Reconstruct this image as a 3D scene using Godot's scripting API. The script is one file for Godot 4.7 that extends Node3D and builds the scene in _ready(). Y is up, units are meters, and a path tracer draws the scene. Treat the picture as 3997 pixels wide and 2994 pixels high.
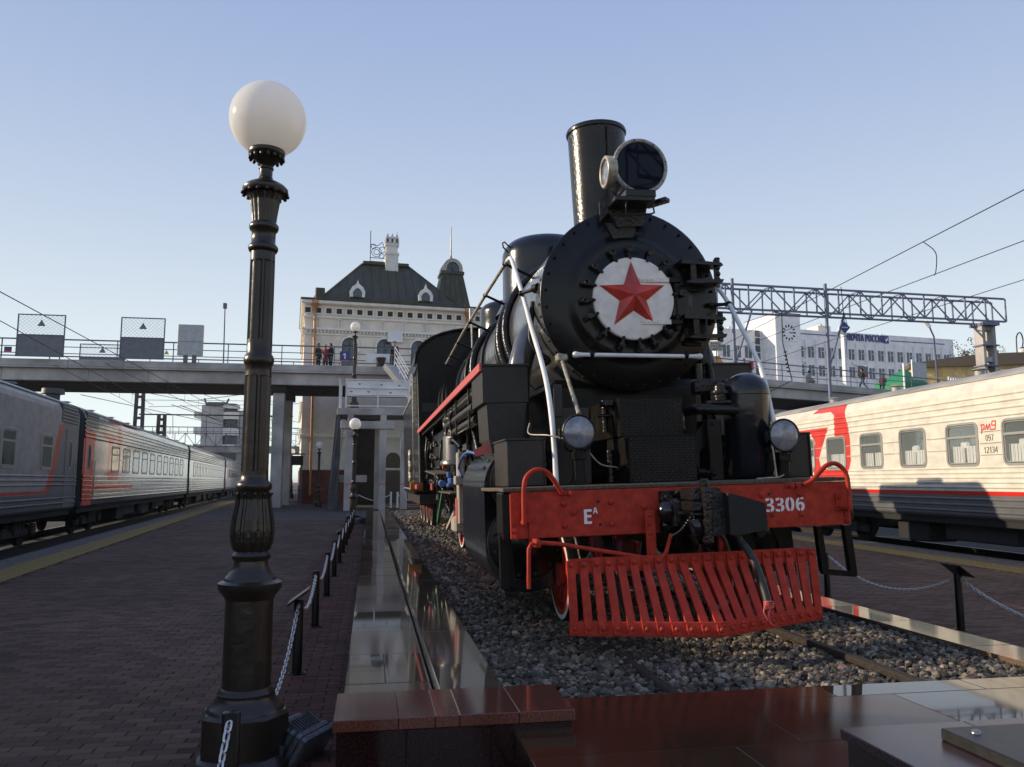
extends Node3D

var M := {}
var rng := RandomNumberGenerator.new()
var cam: Camera3D
var loco: Node3D

# ---------- a mesh builder: flat or smooth faces, counter-clockwise from outside ----------
class B:
	var v := PackedVector3Array()
	var n := PackedVector3Array()
	var uv := PackedVector2Array()
	var col := PackedColorArray()
	var T := Transform3D()
	var use_uv := false
	func at(t: Transform3D) -> B:
		T = t
		return self
	func tn(a: Vector3, b: Vector3, c: Vector3, na: Vector3, nb: Vector3, nc: Vector3) -> void:
		v.append(T * a); v.append(T * c); v.append(T * b)
		n.append((T.basis * na).normalized()); n.append((T.basis * nc).normalized()); n.append((T.basis * nb).normalized())
	func tri(a: Vector3, b: Vector3, c: Vector3) -> void:
		var k := (b - a).cross(c - a).normalized()
		tn(a, b, c, k, k, k)
	func quad(a: Vector3, b: Vector3, c: Vector3, d: Vector3) -> void:
		var k := (c - a).cross(d - b).normalized()
		tn(a, b, c, k, k, k)
		tn(a, c, d, k, k, k)
	func quv(a: Vector3, b: Vector3, c: Vector3, d: Vector3, ua: Vector2, ub: Vector2, uc: Vector2, ud: Vector2) -> void:
		quad(a, b, c, d)
		use_uv = true
		for u in [ua, uc, ub, ua, ud, uc]:
			uv.append(u)
	func face(p: Array, o: Vector3) -> void:      # a convex face turned away from o
		var k: Vector3 = (p[1] - p[0]).cross(p[2] - p[0])
		var q := p.duplicate()
		if k.dot(p[0] - o) < 0:
			q.reverse()
		for i in range(1, q.size() - 1):
			tri(q[0], q[i], q[i + 1])
	func box(c: Vector3, s: Vector3, b := 0.0) -> B:
		var h := s * 0.5
		var s2 := [-1.0, 1.0]
		if b <= 0.0:
			for sg in s2:
				face([c + Vector3(sg * h.x, -h.y, -h.z), c + Vector3(sg * h.x, h.y, -h.z), c + Vector3(sg * h.x, h.y, h.z), c + Vector3(sg * h.x, -h.y, h.z)], c)
				face([c + Vector3(-h.x, sg * h.y, -h.z), c + Vector3(h.x, sg * h.y, -h.z), c + Vector3(h.x, sg * h.y, h.z), c + Vector3(-h.x, sg * h.y, h.z)], c)
				face([c + Vector3(-h.x, -h.y, sg * h.z), c + Vector3(h.x, -h.y, sg * h.z), c + Vector3(h.x, h.y, sg * h.z), c + Vector3(-h.x, h.y, sg * h.z)], c)
			return self
		b = minf(b, minf(h.x, minf(h.y, h.z)) * 0.95)
		var k := h - Vector3(b, b, b)
		for sg in s2:
			face([c + Vector3(sg * h.x, -k.y, -k.z), c + Vector3(sg * h.x, k.y, -k.z), c + Vector3(sg * h.x, k.y, k.z), c + Vector3(sg * h.x, -k.y, k.z)], c)
			face([c + Vector3(-k.x, sg * h.y, -k.z), c + Vector3(k.x, sg * h.y, -k.z), c + Vector3(k.x, sg * h.y, k.z), c + Vector3(-k.x, sg * h.y, k.z)], c)
			face([c + Vector3(-k.x, -k.y, sg * h.z), c + Vector3(k.x, -k.y, sg * h.z), c + Vector3(k.x, k.y, sg * h.z), c + Vector3(-k.x, k.y, sg * h.z)], c)
			for t in s2:
				face([c + Vector3(sg * h.x, t * k.y, -k.z), c + Vector3(sg * h.x, t * k.y, k.z), c + Vector3(sg * k.x, t * h.y, k.z), c + Vector3(sg * k.x, t * h.y, -k.z)], c)
				face([c + Vector3(sg * h.x, -k.y, t * k.z), c + Vector3(sg * h.x, k.y, t * k.z), c + Vector3(sg * k.x, k.y, t * h.z), c + Vector3(sg * k.x, -k.y, t * h.z)], c)
				face([c + Vector3(-k.x, sg * h.y, t * k.z), c + Vector3(k.x, sg * h.y, t * k.z), c + Vector3(k.x, sg * k.y, t * h.z), c + Vector3(-k.x, sg * k.y, t * h.z)], c)
				for q in s2:
					face([c + Vector3(sg * h.x, t * k.y, q * k.z), c + Vector3(sg * k.x, t * h.y, q * k.z), c + Vector3(sg * k.x, t * k.y, q * h.z)], c)
		return self
	func lohi(lo: Vector3, hi: Vector3, b := 0.0) -> B:
		return box((lo + hi) * 0.5, hi - lo, b)
	func bar(p: Vector3, q: Vector3, w: float, h: float, up := Vector3.UP, b := 0.0) -> B:  # w across, h along up
		var old := T
		var d := (q - p).normalized()
		if absf(d.dot(up)) > 0.98:
			up = Vector3.RIGHT if absf(d.x) < 0.9 else Vector3.BACK
		var x := up.cross(d).normalized()
		var y := d.cross(x).normalized()
		T = old * Transform3D(Basis(x, y, d), (p + q) * 0.5)
		box(Vector3.ZERO, Vector3(w, h, p.distance_to(q)), b)
		T = old
		return self
	func cyl(p: Vector3, q: Vector3, r0: float, r1 := -1.0, sides := 12, caps := true) -> B:
		if r1 < 0.0:
			r1 = r0
		var d := (q - p).normalized()
		var x := (Vector3.UP if absf(d.y) < 0.9 else Vector3.RIGHT).cross(d).normalized()
		var y := d.cross(x)
		var sl := (r0 - r1) / maxf(p.distance_to(q), 1e-6)
		for i in sides:
			var a0 := TAU * i / sides
			var a1 := TAU * (i + 1) / sides
			var e0 := x * cos(a0) + y * sin(a0)
			var e1 := x * cos(a1) + y * sin(a1)
			var n0 := (e0 + d * sl).normalized()
			var n1 := (e1 + d * sl).normalized()
			tn(p + e0 * r0, p + e1 * r0, q + e1 * r1, n0, n1, n1)
			tn(p + e0 * r0, q + e1 * r1, q + e0 * r1, n0, n1, n0)
			if caps:
				if r1 > 0.0:
					tn(q, q + e0 * r1, q + e1 * r1, d, d, d)
				if r0 > 0.0:
					tn(p, p + e1 * r0, p + e0 * r0, -d, -d, -d)
		return self
	func tube(pts: Array, r: float, sides := 8, closed := false, caps := true) -> B:
		var m := pts.size()
		var rings := []
		var norms := []
		var x := Vector3.ZERO
		for i in m:
			var d: Vector3
			if closed:
				d = (pts[(i + 1) % m] - pts[(i + m - 1) % m]).normalized()
			elif i == 0:
				d = (pts[1] - pts[0]).normalized()
			elif i == m - 1:
				d = (pts[i] - pts[i - 1]).normalized()
			else:
				d = ((pts[i + 1] - pts[i]).normalized() + (pts[i] - pts[i - 1]).normalized()).normalized()
			if x == Vector3.ZERO:
				x = (Vector3.UP if absf(d.y) < 0.9 else Vector3.RIGHT).cross(d).normalized()
			x = (x - d * x.dot(d)).normalized()
			var y := d.cross(x)
			var ring := []
			var nn := []
			for s in sides:
				var e := x * cos(TAU * s / sides) + y * sin(TAU * s / sides)
				ring.append(pts[i] + e * r)
				nn.append(e)
			rings.append(ring)
			norms.append(nn)
		for i in (m if closed else m - 1):
			var j := (i + 1) % m
			for s in sides:
				var t := (s + 1) % sides
				tn(rings[i][s], rings[i][t], rings[j][t], norms[i][s], norms[i][t], norms[j][t])
				tn(rings[i][s], rings[j][t], rings[j][s], norms[i][s], norms[j][t], norms[j][s])
		if caps and not closed:
			for s in sides:
				var t := (s + 1) % sides
				tri(pts[m - 1], rings[m - 1][s], rings[m - 1][t])
				tri(pts[0], rings[0][t], rings[0][s])
		return self
	# profile of (radius, height) round the local y axis; outside lies to the right of the profile as it climbs
	func lathe(pr: Array, sides := 24, soft := 0.72, flutes := 0, depth := 0.0, f0 := 0, f1 := 0) -> B:
		var m := pr.size()
		var sn := []
		for i in m - 1:
			var d: Vector2 = pr[i + 1] - pr[i]
			sn.append(Vector2(d.y, -d.x).normalized())
		for i in m - 1:
			var na: Vector2 = sn[i]
			var nb: Vector2 = sn[i]
			if i > 0 and sn[i - 1].dot(sn[i]) > soft:
				na = (sn[i - 1] + sn[i]).normalized()
			if i < m - 2 and sn[i + 1].dot(sn[i]) > soft:
				nb = (sn[i + 1] + sn[i]).normalized()
			for s in sides:
				var a0 := TAU * s / sides
				var a1 := TAU * (s + 1) / sides
				var k00 := 1.0; var k01 := 1.0; var k10 := 1.0; var k11 := 1.0
				if flutes > 0 and i >= f0 and i < f1:
					var w0 := 1.0 - depth * clampf((absf(sin(a0 * flutes * 0.5)) - 0.4) / 0.3, 0, 1)
					var w1 := 1.0 - depth * clampf((absf(sin(a1 * flutes * 0.5)) - 0.4) / 0.3, 0, 1)
					k00 = w0; k01 = w1; k10 = w0; k11 = w1
				var e0 := Vector3(cos(a0), 0, -sin(a0))
				var e1 := Vector3(cos(a1), 0, -sin(a1))
				var p00 = e0 * (pr[i].x * k00) + Vector3(0, pr[i].y, 0)
				var p01 = e1 * (pr[i].x * k01) + Vector3(0, pr[i].y, 0)
				var p10 = e0 * (pr[i + 1].x * k10) + Vector3(0, pr[i + 1].y, 0)
				var p11 = e1 * (pr[i + 1].x * k11) + Vector3(0, pr[i + 1].y, 0)
				if flutes > 0 and i >= f0 and i < f1:
					quad(p00, p01, p11, p10)
					continue
				var n00 := e0 * na.x + Vector3(0, na.y, 0)
				var n01 := e1 * na.x + Vector3(0, na.y, 0)
				var n10 := e0 * nb.x + Vector3(0, nb.y, 0)
				var n11 := e1 * nb.x + Vector3(0, nb.y, 0)
				if pr[i].x > 1e-5:
					tn(p00, p01, p11, n00, n01, n11)
				if pr[i + 1].x > 1e-5:
					tn(p00, p11, p10, n00, n11, n10)
		return self
	func ball(c: Vector3, r: float, sides := 12, sq := 1.0) -> B:
		var old := T
		T = old * Transform3D(Basis(), c)
		var pr := []
		var k := maxi(4, sides / 2)
		for i in k + 1:
			var a := -PI / 2 + PI * i / k
			pr.append(Vector2(maxf(cos(a) * r, 0.0), sin(a) * r * sq))
		lathe(pr, sides, -1.0)
		T = old
		return self
	func prism(poly: Array, z0: float, z1: float) -> B:  # polygon in x,y pushed along z
		var p := PackedVector2Array(poly)
		if Geometry2D.is_polygon_clockwise(p):
			p.reverse()
		var ix := Geometry2D.triangulate_polygon(p)
		for i in range(0, ix.size(), 3):
			var a := p[ix[i]]; var b := p[ix[i + 1]]; var c := p[ix[i + 2]]
			if (b - a).cross(c - a) < 0:
				var t := b; b = c; c = t
			tri(Vector3(a.x, a.y, z1), Vector3(b.x, b.y, z1), Vector3(c.x, c.y, z1))
			tri(Vector3(a.x, a.y, z0), Vector3(c.x, c.y, z0), Vector3(b.x, b.y, z0))
		for i in p.size():
			var a := p[i]; var b := p[(i + 1) % p.size()]
			quad(Vector3(a.x, a.y, z0), Vector3(b.x, b.y, z0), Vector3(b.x, b.y, z1), Vector3(a.x, a.y, z1))
		return self
	func mesh() -> ArrayMesh:
		var a := []
		a.resize(Mesh.ARRAY_MAX)
		a[Mesh.ARRAY_VERTEX] = v
		a[Mesh.ARRAY_NORMAL] = n
		if use_uv:
			while uv.size() < v.size():
				uv.append(Vector2(0.002, 0.002))
			a[Mesh.ARRAY_TEX_UV] = uv
		if col.size() == v.size() and v.size() > 0:
			a[Mesh.ARRAY_COLOR] = col
		var m := ArrayMesh.new()
		m.add_surface_from_arrays(Mesh.PRIMITIVE_TRIANGLES, a)
		return m

func bm() -> B:
	return B.new()

func mi(called: String, mesh: Mesh, m: Material, parent: Node = self, t := Transform3D()) -> MeshInstance3D:
	var o := MeshInstance3D.new()
	o.name = called
	o.mesh = mesh
	o.material_override = m
	o.transform = t
	parent.add_child(o, true)
	return o

func obj(called: String, b: B, m: Material, parent: Node = self, t := Transform3D()) -> MeshInstance3D:
	return mi(called, b.mesh(), m, parent, t)

func tag(o: Node, label: String, category := "", group := "") -> Node:
	o.set_meta("label", label)
	if category != "":
		o.set_meta("category", category)
	if group != "":
		o.set_meta("group", group)
	return o

func thing(called: String, label: String, category: String, t := Transform3D(), group := "") -> Node3D:
	var o := Node3D.new()
	o.name = called
	o.transform = t
	add_child(o, true)
	tag(o, label, category, group)
	return o

func struct(o: Node) -> Node:
	o.set_meta("kind", "structure")
	return o

func stuff(o: Node) -> Node:
	o.set_meta("kind", "stuff")
	return o

func base(called: String) -> Node3D:
	var o := Node3D.new()
	o.name = called
	add_child(o, true)
	return struct(o)

func copy(src: Node3D, label: String, t: Transform3D) -> Node3D:
	var o: Node3D = src.duplicate()
	o.name = String(src.name).rstrip("0123456789_")
	o.transform = t
	add_child(o, true)
	o.set_meta("label", label)
	return o

func many(called: String, mesh: Mesh, m: Material, ts: Array, parent: Node = self, cols: Array = []) -> MultiMeshInstance3D:
	var mm := MultiMesh.new()
	mm.transform_format = MultiMesh.TRANSFORM_3D
	mm.use_colors = cols.size() > 0
	mm.mesh = mesh
	mm.instance_count = ts.size()
	for i in ts.size():
		mm.set_instance_transform(i, ts[i])
		if cols.size() > 0:
			mm.set_instance_color(i, cols[i])
	var o := MultiMeshInstance3D.new()
	o.name = called
	o.multimesh = mm
	o.material_override = m
	parent.add_child(o, true)
	return o

func tf(x: float, y: float, z: float, ry := 0.0) -> Transform3D:
	return Transform3D(Basis(Vector3.UP, ry), Vector3(x, y, z))

func along(dx: float, dz: float, x: float, y: float, z: float) -> Transform3D:
	# local -z runs along (dx, dz); local +x to its right
	var d := Vector3(dx, 0, dz).normalized()
	return Transform3D(Basis(d.cross(Vector3.UP), Vector3.UP, -d), Vector3(x, y, z))

const FWD := Basis(Vector3(1, 0, 0), Vector3(0, 0, 1), Vector3(0, -1, 0))   # local y to world +z

# ---------- materials ----------
var tex := {}

func noise_tex(key: String, freq: float, lo: float, hi: float, oct := 4, size := 512, normal := false, bump := 4.0, stretch := false) -> NoiseTexture2D:
	if tex.has(key):
		return tex[key]
	var f := FastNoiseLite.new()
	f.seed = key.hash() % 1000
	f.noise_type = FastNoiseLite.TYPE_SIMPLEX_SMOOTH
	f.frequency = freq
	f.fractal_octaves = oct
	var t := NoiseTexture2D.new()
	t.width = size
	t.height = size
	t.seamless = true
	t.noise = f
	if normal:
		t.as_normal_map = true
		t.bump_strength = bump
	else:
		var g := Gradient.new()
		g.set_color(0, Color(lo, lo, lo))
		g.set_color(1, Color(hi, hi, hi))
		t.color_ramp = g
	tex[key] = t
	return t

func pm(key: String, c: Color, rough: float, metal := 0.0, dirt := "", scale := 1.0, bump := "", bscale := 1.0) -> StandardMaterial3D:
	if M.has(key):
		return M[key]
	var m := StandardMaterial3D.new()
	m.resource_name = key
	m.albedo_color = c.linear_to_srgb()
	m.roughness = rough
	m.metallic = metal
	if dirt != "":
		m.albedo_texture = tex[dirt]
	if bump != "":
		m.normal_enabled = true
		m.normal_texture = tex[bump]
		m.normal_scale = bscale
	if dirt != "" or bump != "":
		m.uv1_triplanar = true
		m.uv1_world_triplanar = true
		m.uv1_scale = Vector3.ONE * scale
	M[key] = m
	return m

func rough_map(m: StandardMaterial3D, key: String) -> void:
	m.roughness_texture = tex[key]
	m.roughness_texture_channel = BaseMaterial3D.TEXTURE_CHANNEL_RED

func materials() -> void:
	noise_tex("soft", 0.006, 0.62, 1.0, 5)
	noise_tex("faint", 0.01, 0.86, 1.0, 5)
	noise_tex("grime", 0.013, 0.74, 1.0, 6)
	noise_tex("mottle", 0.02, 0.55, 1.0, 5)
	noise_tex("speck", 0.12, 0.45, 1.0, 3)
	noise_tex("streak", 0.01, 0.7, 1.0, 3)
	noise_tex("grainy", 0.25, 0.7, 1.0, 2)
	noise_tex("gloss", 0.012, 0.55, 1.0, 5)
	noise_tex("peel", 0.02, 0, 1, 3, 512, true, 3.0)
	noise_tex("lump", 0.035, 0, 1, 4, 512, true, 9.0)
	noise_tex("fine", 0.2, 0, 1, 2, 512, true, 3.0)
	pm("black", Color(0.012, 0.0098, 0.0088), 0.48, 0, "soft", 0.7, "peel", 0.35)
	rough_map(M.black, "gloss")
	M.black.metallic_specular = 0.3
	pm("black_lumpy", Color(0.024, 0.02, 0.018), 0.24, 0.3, "soft", 1.2, "lump", 0.4)
	pm("black_satin", Color(0.010, 0.0085, 0.008), 0.27, 0, "soft", 0.7, "peel", 0.2)
	M.black_satin.metallic_specular = 0.4
	pm("black_shine", Color(0.2, 0.2, 0.21), 0.2, 0.6, "soft", 0.6, "peel", 0.25)
	pm("black_gloss", Color(0.011, 0.012, 0.017), 0.17, 0, "soft", 0.5, "peel", 0.25)
	pm("iron", Color(0.05, 0.046, 0.042), 0.38, 0.5, "mottle", 1.5, "lump", 0.7)
	pm("dark_brown", Color(0.026, 0.0175, 0.0135), 0.5, 0, "soft", 1.0, "peel", 0.3)
	pm("red", Color(0.58, 0.054, 0.03), 0.42, 0, "grime", 1.3, "peel", 0.3)
	M.red.metallic_specular = 0.3
	rough_map(M.red, "gloss")
	M.red.roughness = 0.7
	pm("red_star", Color(0.8, 0.075, 0.05), 0.3, 0, "soft", 1.0)
	pm("red_trim", Color(0.55, 0.09, 0.08), 0.45)
	pm("white_paint", Color(0.9, 0.88, 0.85), 0.4, 0, "faint", 1.0)
	pm("door_white", Color(0.95, 0.87, 0.80), 0.5, 0, "faint", 1.2, "peel", 0.2)
	pm("cream_metal", Color(0.62, 0.55, 0.42), 0.35, 0.2, "mottle", 1.2)
	pm("plank", Color(0.16, 0.125, 0.085), 0.8, 0, "mottle", 2.0, "fine", 1.0)
	pm("blue_paint", Color(0.05, 0.12, 0.32), 0.4)
	pm("green_paint", Color(0.03, 0.14, 0.06), 0.45)
	pm("orange_paint", Color(0.6, 0.25, 0.04), 0.45)
	pm("yellow_brass", Color(0.62, 0.42, 0.1), 0.35, 0.7)
	pm("steel", Color(0.5, 0.49, 0.47), 0.3, 0.9, "mottle", 1.5)
	pm("chain_steel", Color(0.62, 0.61, 0.6), 0.32, 0.9)
	pm("rail_side", Color(0.055, 0.036, 0.027), 0.75, 0.2, "mottle", 2.0, "fine", 1.0)
	pm("rail_head", Color(0.45, 0.42, 0.4), 0.28, 0.9)
	pm("paver", Color(1, 1, 1), 0.78, 0, "grainy", 1.7, "fine", 0.8)
	M.paver.vertex_color_use_as_albedo = true
	M.paver.metallic_specular = 0.25
	pm("paver_red", Color(0.088, 0.052, 0.043), 0.8, 0, "mottle", 1.2, "fine", 0.8)
	pm("sand", Color(0.02, 0.018, 0.016), 0.95, 0, "speck", 1.0)
	pm("asphalt", Color(0.12, 0.085, 0.07), 0.9, 0, "mottle", 0.35, "fine", 0.8)
	pm("kerb_concrete", Color(0.19, 0.16, 0.14), 0.85, 0, "mottle", 0.6, "fine", 0.8)
	pm("yellow_line", Color(0.36, 0.24, 0.05), 0.8, 0, "mottle", 1.1, "fine", 0.6)
	pm("ballast", Color(0.05, 0.045, 0.04), 0.95, 0, "speck", 0.8)
	pm("stone", Color(1, 1, 1), 0.72, 0, "mottle", 2.5, "fine", 0.7)
	M.stone.vertex_color_use_as_albedo = true
	pm("granite_grey", Color(0.135, 0.115, 0.095), 0.09, 0, "speck", 1.1)
	pm("granite_brown", Color(0.085, 0.045, 0.028), 0.09, 0, "speck", 1.1)
	M.granite_brown.metallic_specular = 0.32
	pm("granite_red", Color(0.15, 0.052, 0.038), 0.1, 0, "speck", 1.1)
	pm("granite_dark", Color(0.045, 0.016, 0.014), 0.12, 0, "speck", 1.1)
	pm("granite_purple", Color(0.085, 0.042, 0.048), 0.24, 0, "speck", 1.1)
	pm("lamp_iron", Color(0.042, 0.03, 0.022), 0.3, 0.15, "soft", 1.0, "peel", 0.35)
	pm("concrete", Color(0.62, 0.57, 0.53), 0.85, 0, "soft", 0.12, "fine", 0.6)
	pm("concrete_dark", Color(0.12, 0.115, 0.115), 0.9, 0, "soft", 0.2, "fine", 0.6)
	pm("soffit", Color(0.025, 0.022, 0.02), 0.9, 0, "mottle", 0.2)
	pm("rail_paint", Color(0.1, 0.115, 0.16), 0.5, 0.2)
	pm("gantry_paint", Color(0.15, 0.16, 0.24), 0.5, 0.2)
	pm("wire", Color(0.03, 0.03, 0.032), 0.6, 0.4)
	pm("stucco", Color(0.92, 0.81, 0.67), 0.9, 0, "faint", 0.15, "fine", 0.4)
	pm("stucco_light", Color(0.93, 0.88, 0.78), 0.88, 0, "faint", 0.2)
	pm("plinth_red", Color(0.23, 0.06, 0.045), 0.85, 0, "soft", 0.3)
	pm("roof_green", Color(0.075, 0.068, 0.03), 0.55, 0.0, "soft", 0.3)
	pm("copper", Color(0.4, 0.2, 0.1), 0.4, 0.6)
	pm("white_tile", Color(0.92, 0.9, 0.88), 0.7, 0, "faint", 0.1)
	pm("blue_sign", Color(0.03, 0.04, 0.2), 0.45)
	pm("grey_board", Color(0.2, 0.205, 0.225), 0.7, 0, "faint", 0.5)
	pm("grey_box", Color(0.55, 0.55, 0.55), 0.6, 0, "faint", 0.5)
	pm("mesh_wire", Color(0.32, 0.34, 0.38), 0.5, 0.5)
	pm("train_cream", Color(0.74, 0.70, 0.62), 0.34, 0, "soft", 0.25)
	pm("train_roof", Color(0.42, 0.42, 0.42), 0.35, 0.35, "soft", 0.2)
	pm("train_dark", Color(0.05, 0.05, 0.052), 0.5)
	pm("under", Color(0.018, 0.017, 0.016), 0.8, 0, "mottle", 1.0)
	pm("under_grey", Color(0.045, 0.045, 0.045), 0.7, 0, "mottle", 1.0)
	pm("rubber", Color(0.012, 0.012, 0.012), 0.75)
	pm("frame_grey", Color(0.42, 0.41, 0.38), 0.4, 0.5)
	pm("curtain", Color(0.72, 0.71, 0.68), 0.9)
	pm("interior", Color(0.12, 0.115, 0.09), 0.9)
	pm("letter_dark", Color(0.09, 0.08, 0.07), 0.6)
	pm("letter_red", Color(0.62, 0.04, 0.04), 0.5)
	pm("letter_white", Color(0.85, 0.8, 0.82), 0.55)
	pm("train_red", Color(0.62, 0.065, 0.045), 0.3)
	pm("skin", Color(0.45, 0.27, 0.19), 0.6)
	pm("tent_green", Color(0.02, 0.22, 0.09), 0.7)
	pm("kiosk_yellow", Color(0.85, 0.62, 0.25), 0.7, 0, "soft", 0.3)
	pm("shutter", Color(0.1, 0.1, 0.11), 0.7)
	pm("person", Color(1, 1, 1), 0.85)
	M.person.vertex_color_use_as_albedo = true
	var g := StandardMaterial3D.new()      # window panes
	g.resource_name = "pane"
	g.transparency = BaseMaterial3D.TRANSPARENCY_ALPHA
	g.albedo_color = Color(0.75, 0.8, 0.8, 0.12)
	g.roughness = 0.03
	M.pane = g
	pm("mirror_pane", Color(0.03, 0.035, 0.04), 0.04, 0)
	pm("blue_pane", Color(0.06, 0.08, 0.11), 0.05, 0.2)
	pm("lens_dark", Color(0.004, 0.006, 0.014), 0.02, 0)
	M.lens_dark.metallic_specular = 0.3
	pm("lens_milky", Color(0.36, 0.37, 0.43), 0.15, 0.3, "soft", 3.0)
	var gl := pm("globe", Color(0.95, 0.93, 0.9), 0.12)
	gl.backlight_enabled = true
	gl.backlight = Color(0.95, 0.93, 0.9)
	pm("reflector", Color(0.75, 0.76, 0.78), 0.15, 1.0)
	pm("leaf", Color(0.07, 0.06, 0.03), 0.8)
	pm("bark", Color(0.06, 0.05, 0.04), 0.9)

func words(called: String, s: String, height: float, m: Material, parent: Node, t: Transform3D, bold := true, sx := 1.0, depth := 0.006) -> MeshInstance3D:
	var f := SystemFont.new()
	f.font_names = PackedStringArray(["Droid Sans"])
	f.font_weight = 700 if bold else 400
	var x := TextMesh.new()
	x.text = s
	x.font = f
	x.font_size = 64
	x.pixel_size = height / 46.0
	x.depth = depth
	x.curve_step = 1.5
	var o := mi(called, x, m, parent, Transform3D(t.basis * Basis.from_scale(Vector3(sx, 1, 1)), t.origin))
	return o

func fill_poly(im: Image, pts: Array, c: Color) -> void:
	var y0 := im.get_height(); var y1 := 0
	for p in pts:
		y0 = mini(y0, int(p.y)); y1 = maxi(y1, int(p.y) + 1)
	for y in range(maxi(y0, 0), mini(y1 + 1, im.get_height())):
		var xs := []
		for i in pts.size():
			var a: Vector2 = pts[i]
			var b: Vector2 = pts[(i + 1) % pts.size()]
			if (a.y <= y + 0.5) != (b.y <= y + 0.5):
				xs.append(a.x + (y + 0.5 - a.y) / (b.y - a.y) * (b.x - a.x))
		xs.sort()
		for k in range(0, xs.size() - 1, 2):
			var xa := maxi(int(round(xs[k])), 0)
			var xb := mini(int(round(xs[k + 1])), im.get_width())
			if xb > xa:
				im.fill_rect(Rect2i(xa, y, xb - xa, 1), c)

func smooth(pts: Array, steps := 6, closed := false) -> Array:   # Catmull-Rom through the points
	var out := []
	var m := pts.size()
	for i in (m if closed else m - 1):
		var p0 = pts[(i - 1 + m) % m] if closed or i > 0 else pts[0]
		var p1 = pts[i]
		var p2 = pts[(i + 1) % m]
		var p3 = pts[(i + 2) % m] if closed or i + 2 < m else pts[m - 1]
		for s in steps:
			var t := float(s) / steps
			out.append(0.5 * ((2.0 * p1) + (p2 - p0) * t + (2.0 * p0 - 5.0 * p1 + 4.0 * p2 - p3) * t * t + (3.0 * p1 - p0 - 3.0 * p2 + p3) * t * t * t))
	if not closed:
		out.append(pts[m - 1])
	return out

func setup() -> void:
	cam = Camera3D.new()
	cam.name = "camera"
	cam.fov = 51.06
	cam.near = 0.05
	cam.far = 3000.0
	cam.transform = Transform3D(Basis.from_euler(Vector3(deg_to_rad(6.95), deg_to_rad(-9.93), 0)), Vector3(0, 1.6, 0))
	add_child(cam)
	cam.current = true
	var sk := ProceduralSkyMaterial.new()
	sk.sky_top_color = Color(0.195, 0.29, 0.545).linear_to_srgb()
	sk.sky_horizon_color = Color(0.89, 0.965, 0.90).linear_to_srgb()
	sk.sky_curve = 0.222
	sk.ground_horizon_color = Color(0.30, 0.29, 0.28).linear_to_srgb()
	sk.ground_bottom_color = Color(0.12, 0.11, 0.10).linear_to_srgb()
	sk.sun_angle_max = 32.0
	sk.sun_curve = 0.12
	var sky := Sky.new()
	sky.sky_material = sk
	var e := Environment.new()
	e.background_mode = Environment.BG_SKY
	e.sky = sky
	e.background_energy_multiplier = 0.84
	e.tonemap_mode = Environment.TONE_MAPPER_LINEAR
	e.tonemap_exposure = 1.42
	e.sdfgi_enabled = true
	e.ssao_enabled = true
	e.ssil_enabled = true
	e.fog_enabled = true
	e.fog_density = 0.00022
	e.fog_light_color = Color(0.86, 0.89, 0.90)
	var we := WorldEnvironment.new()
	we.name = "environment"
	we.environment = e
	add_child(we)
	var sun := DirectionalLight3D.new()
	sun.name = "sun"
	sun.light_energy = 1.15
	sun.light_color = Color(1.0, 0.93, 0.82)
	sun.light_angular_distance = 0.5
	sun.shadow_enabled = true
	var el := deg_to_rad(19.2)
	var az := deg_to_rad(-17.0)            # behind the plane of the engine's face
	var to_sun := Vector3(-cos(el) * cos(az), sin(el), cos(el) * sin(az))
	sun.transform = Transform3D(Basis.looking_at(-to_sun, Vector3.UP), Vector3(0, 30, 0))
	add_child(sun)

func left_edge(z: float) -> float:
	return -7.35 - (z + 18.0) * -0.0898

func right_edge(z: float) -> float:
	return 13.1 - (z + 17.5) * 0.052

func flat(called: String, poly: Array, y0: float, y1: float, m: Material, parent: Node = self) -> MeshInstance3D:
	# polygon given as (x, z)
	var p := []
	for q in poly:
		p.append(Vector2(q.x, -q.y))
	var b := bm()
	b.T = Transform3D(Basis(Vector3(1, 0, 0), Vector3(0, 0, -1), Vector3(0, 1, 0)), Vector3.ZERO)
	b.prism(p, y0, y1)
	return obj(called, b, m, parent)

func in_view(p: Vector3) -> bool:
	var q := cam.transform.affine_inverse() * p
	if q.z > -0.1:
		return false
	var f := tan(deg_to_rad(51.06) * 0.5)
	return absf(q.y / -q.z) < f and absf(q.x / -q.z) < f * 1.335

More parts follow.
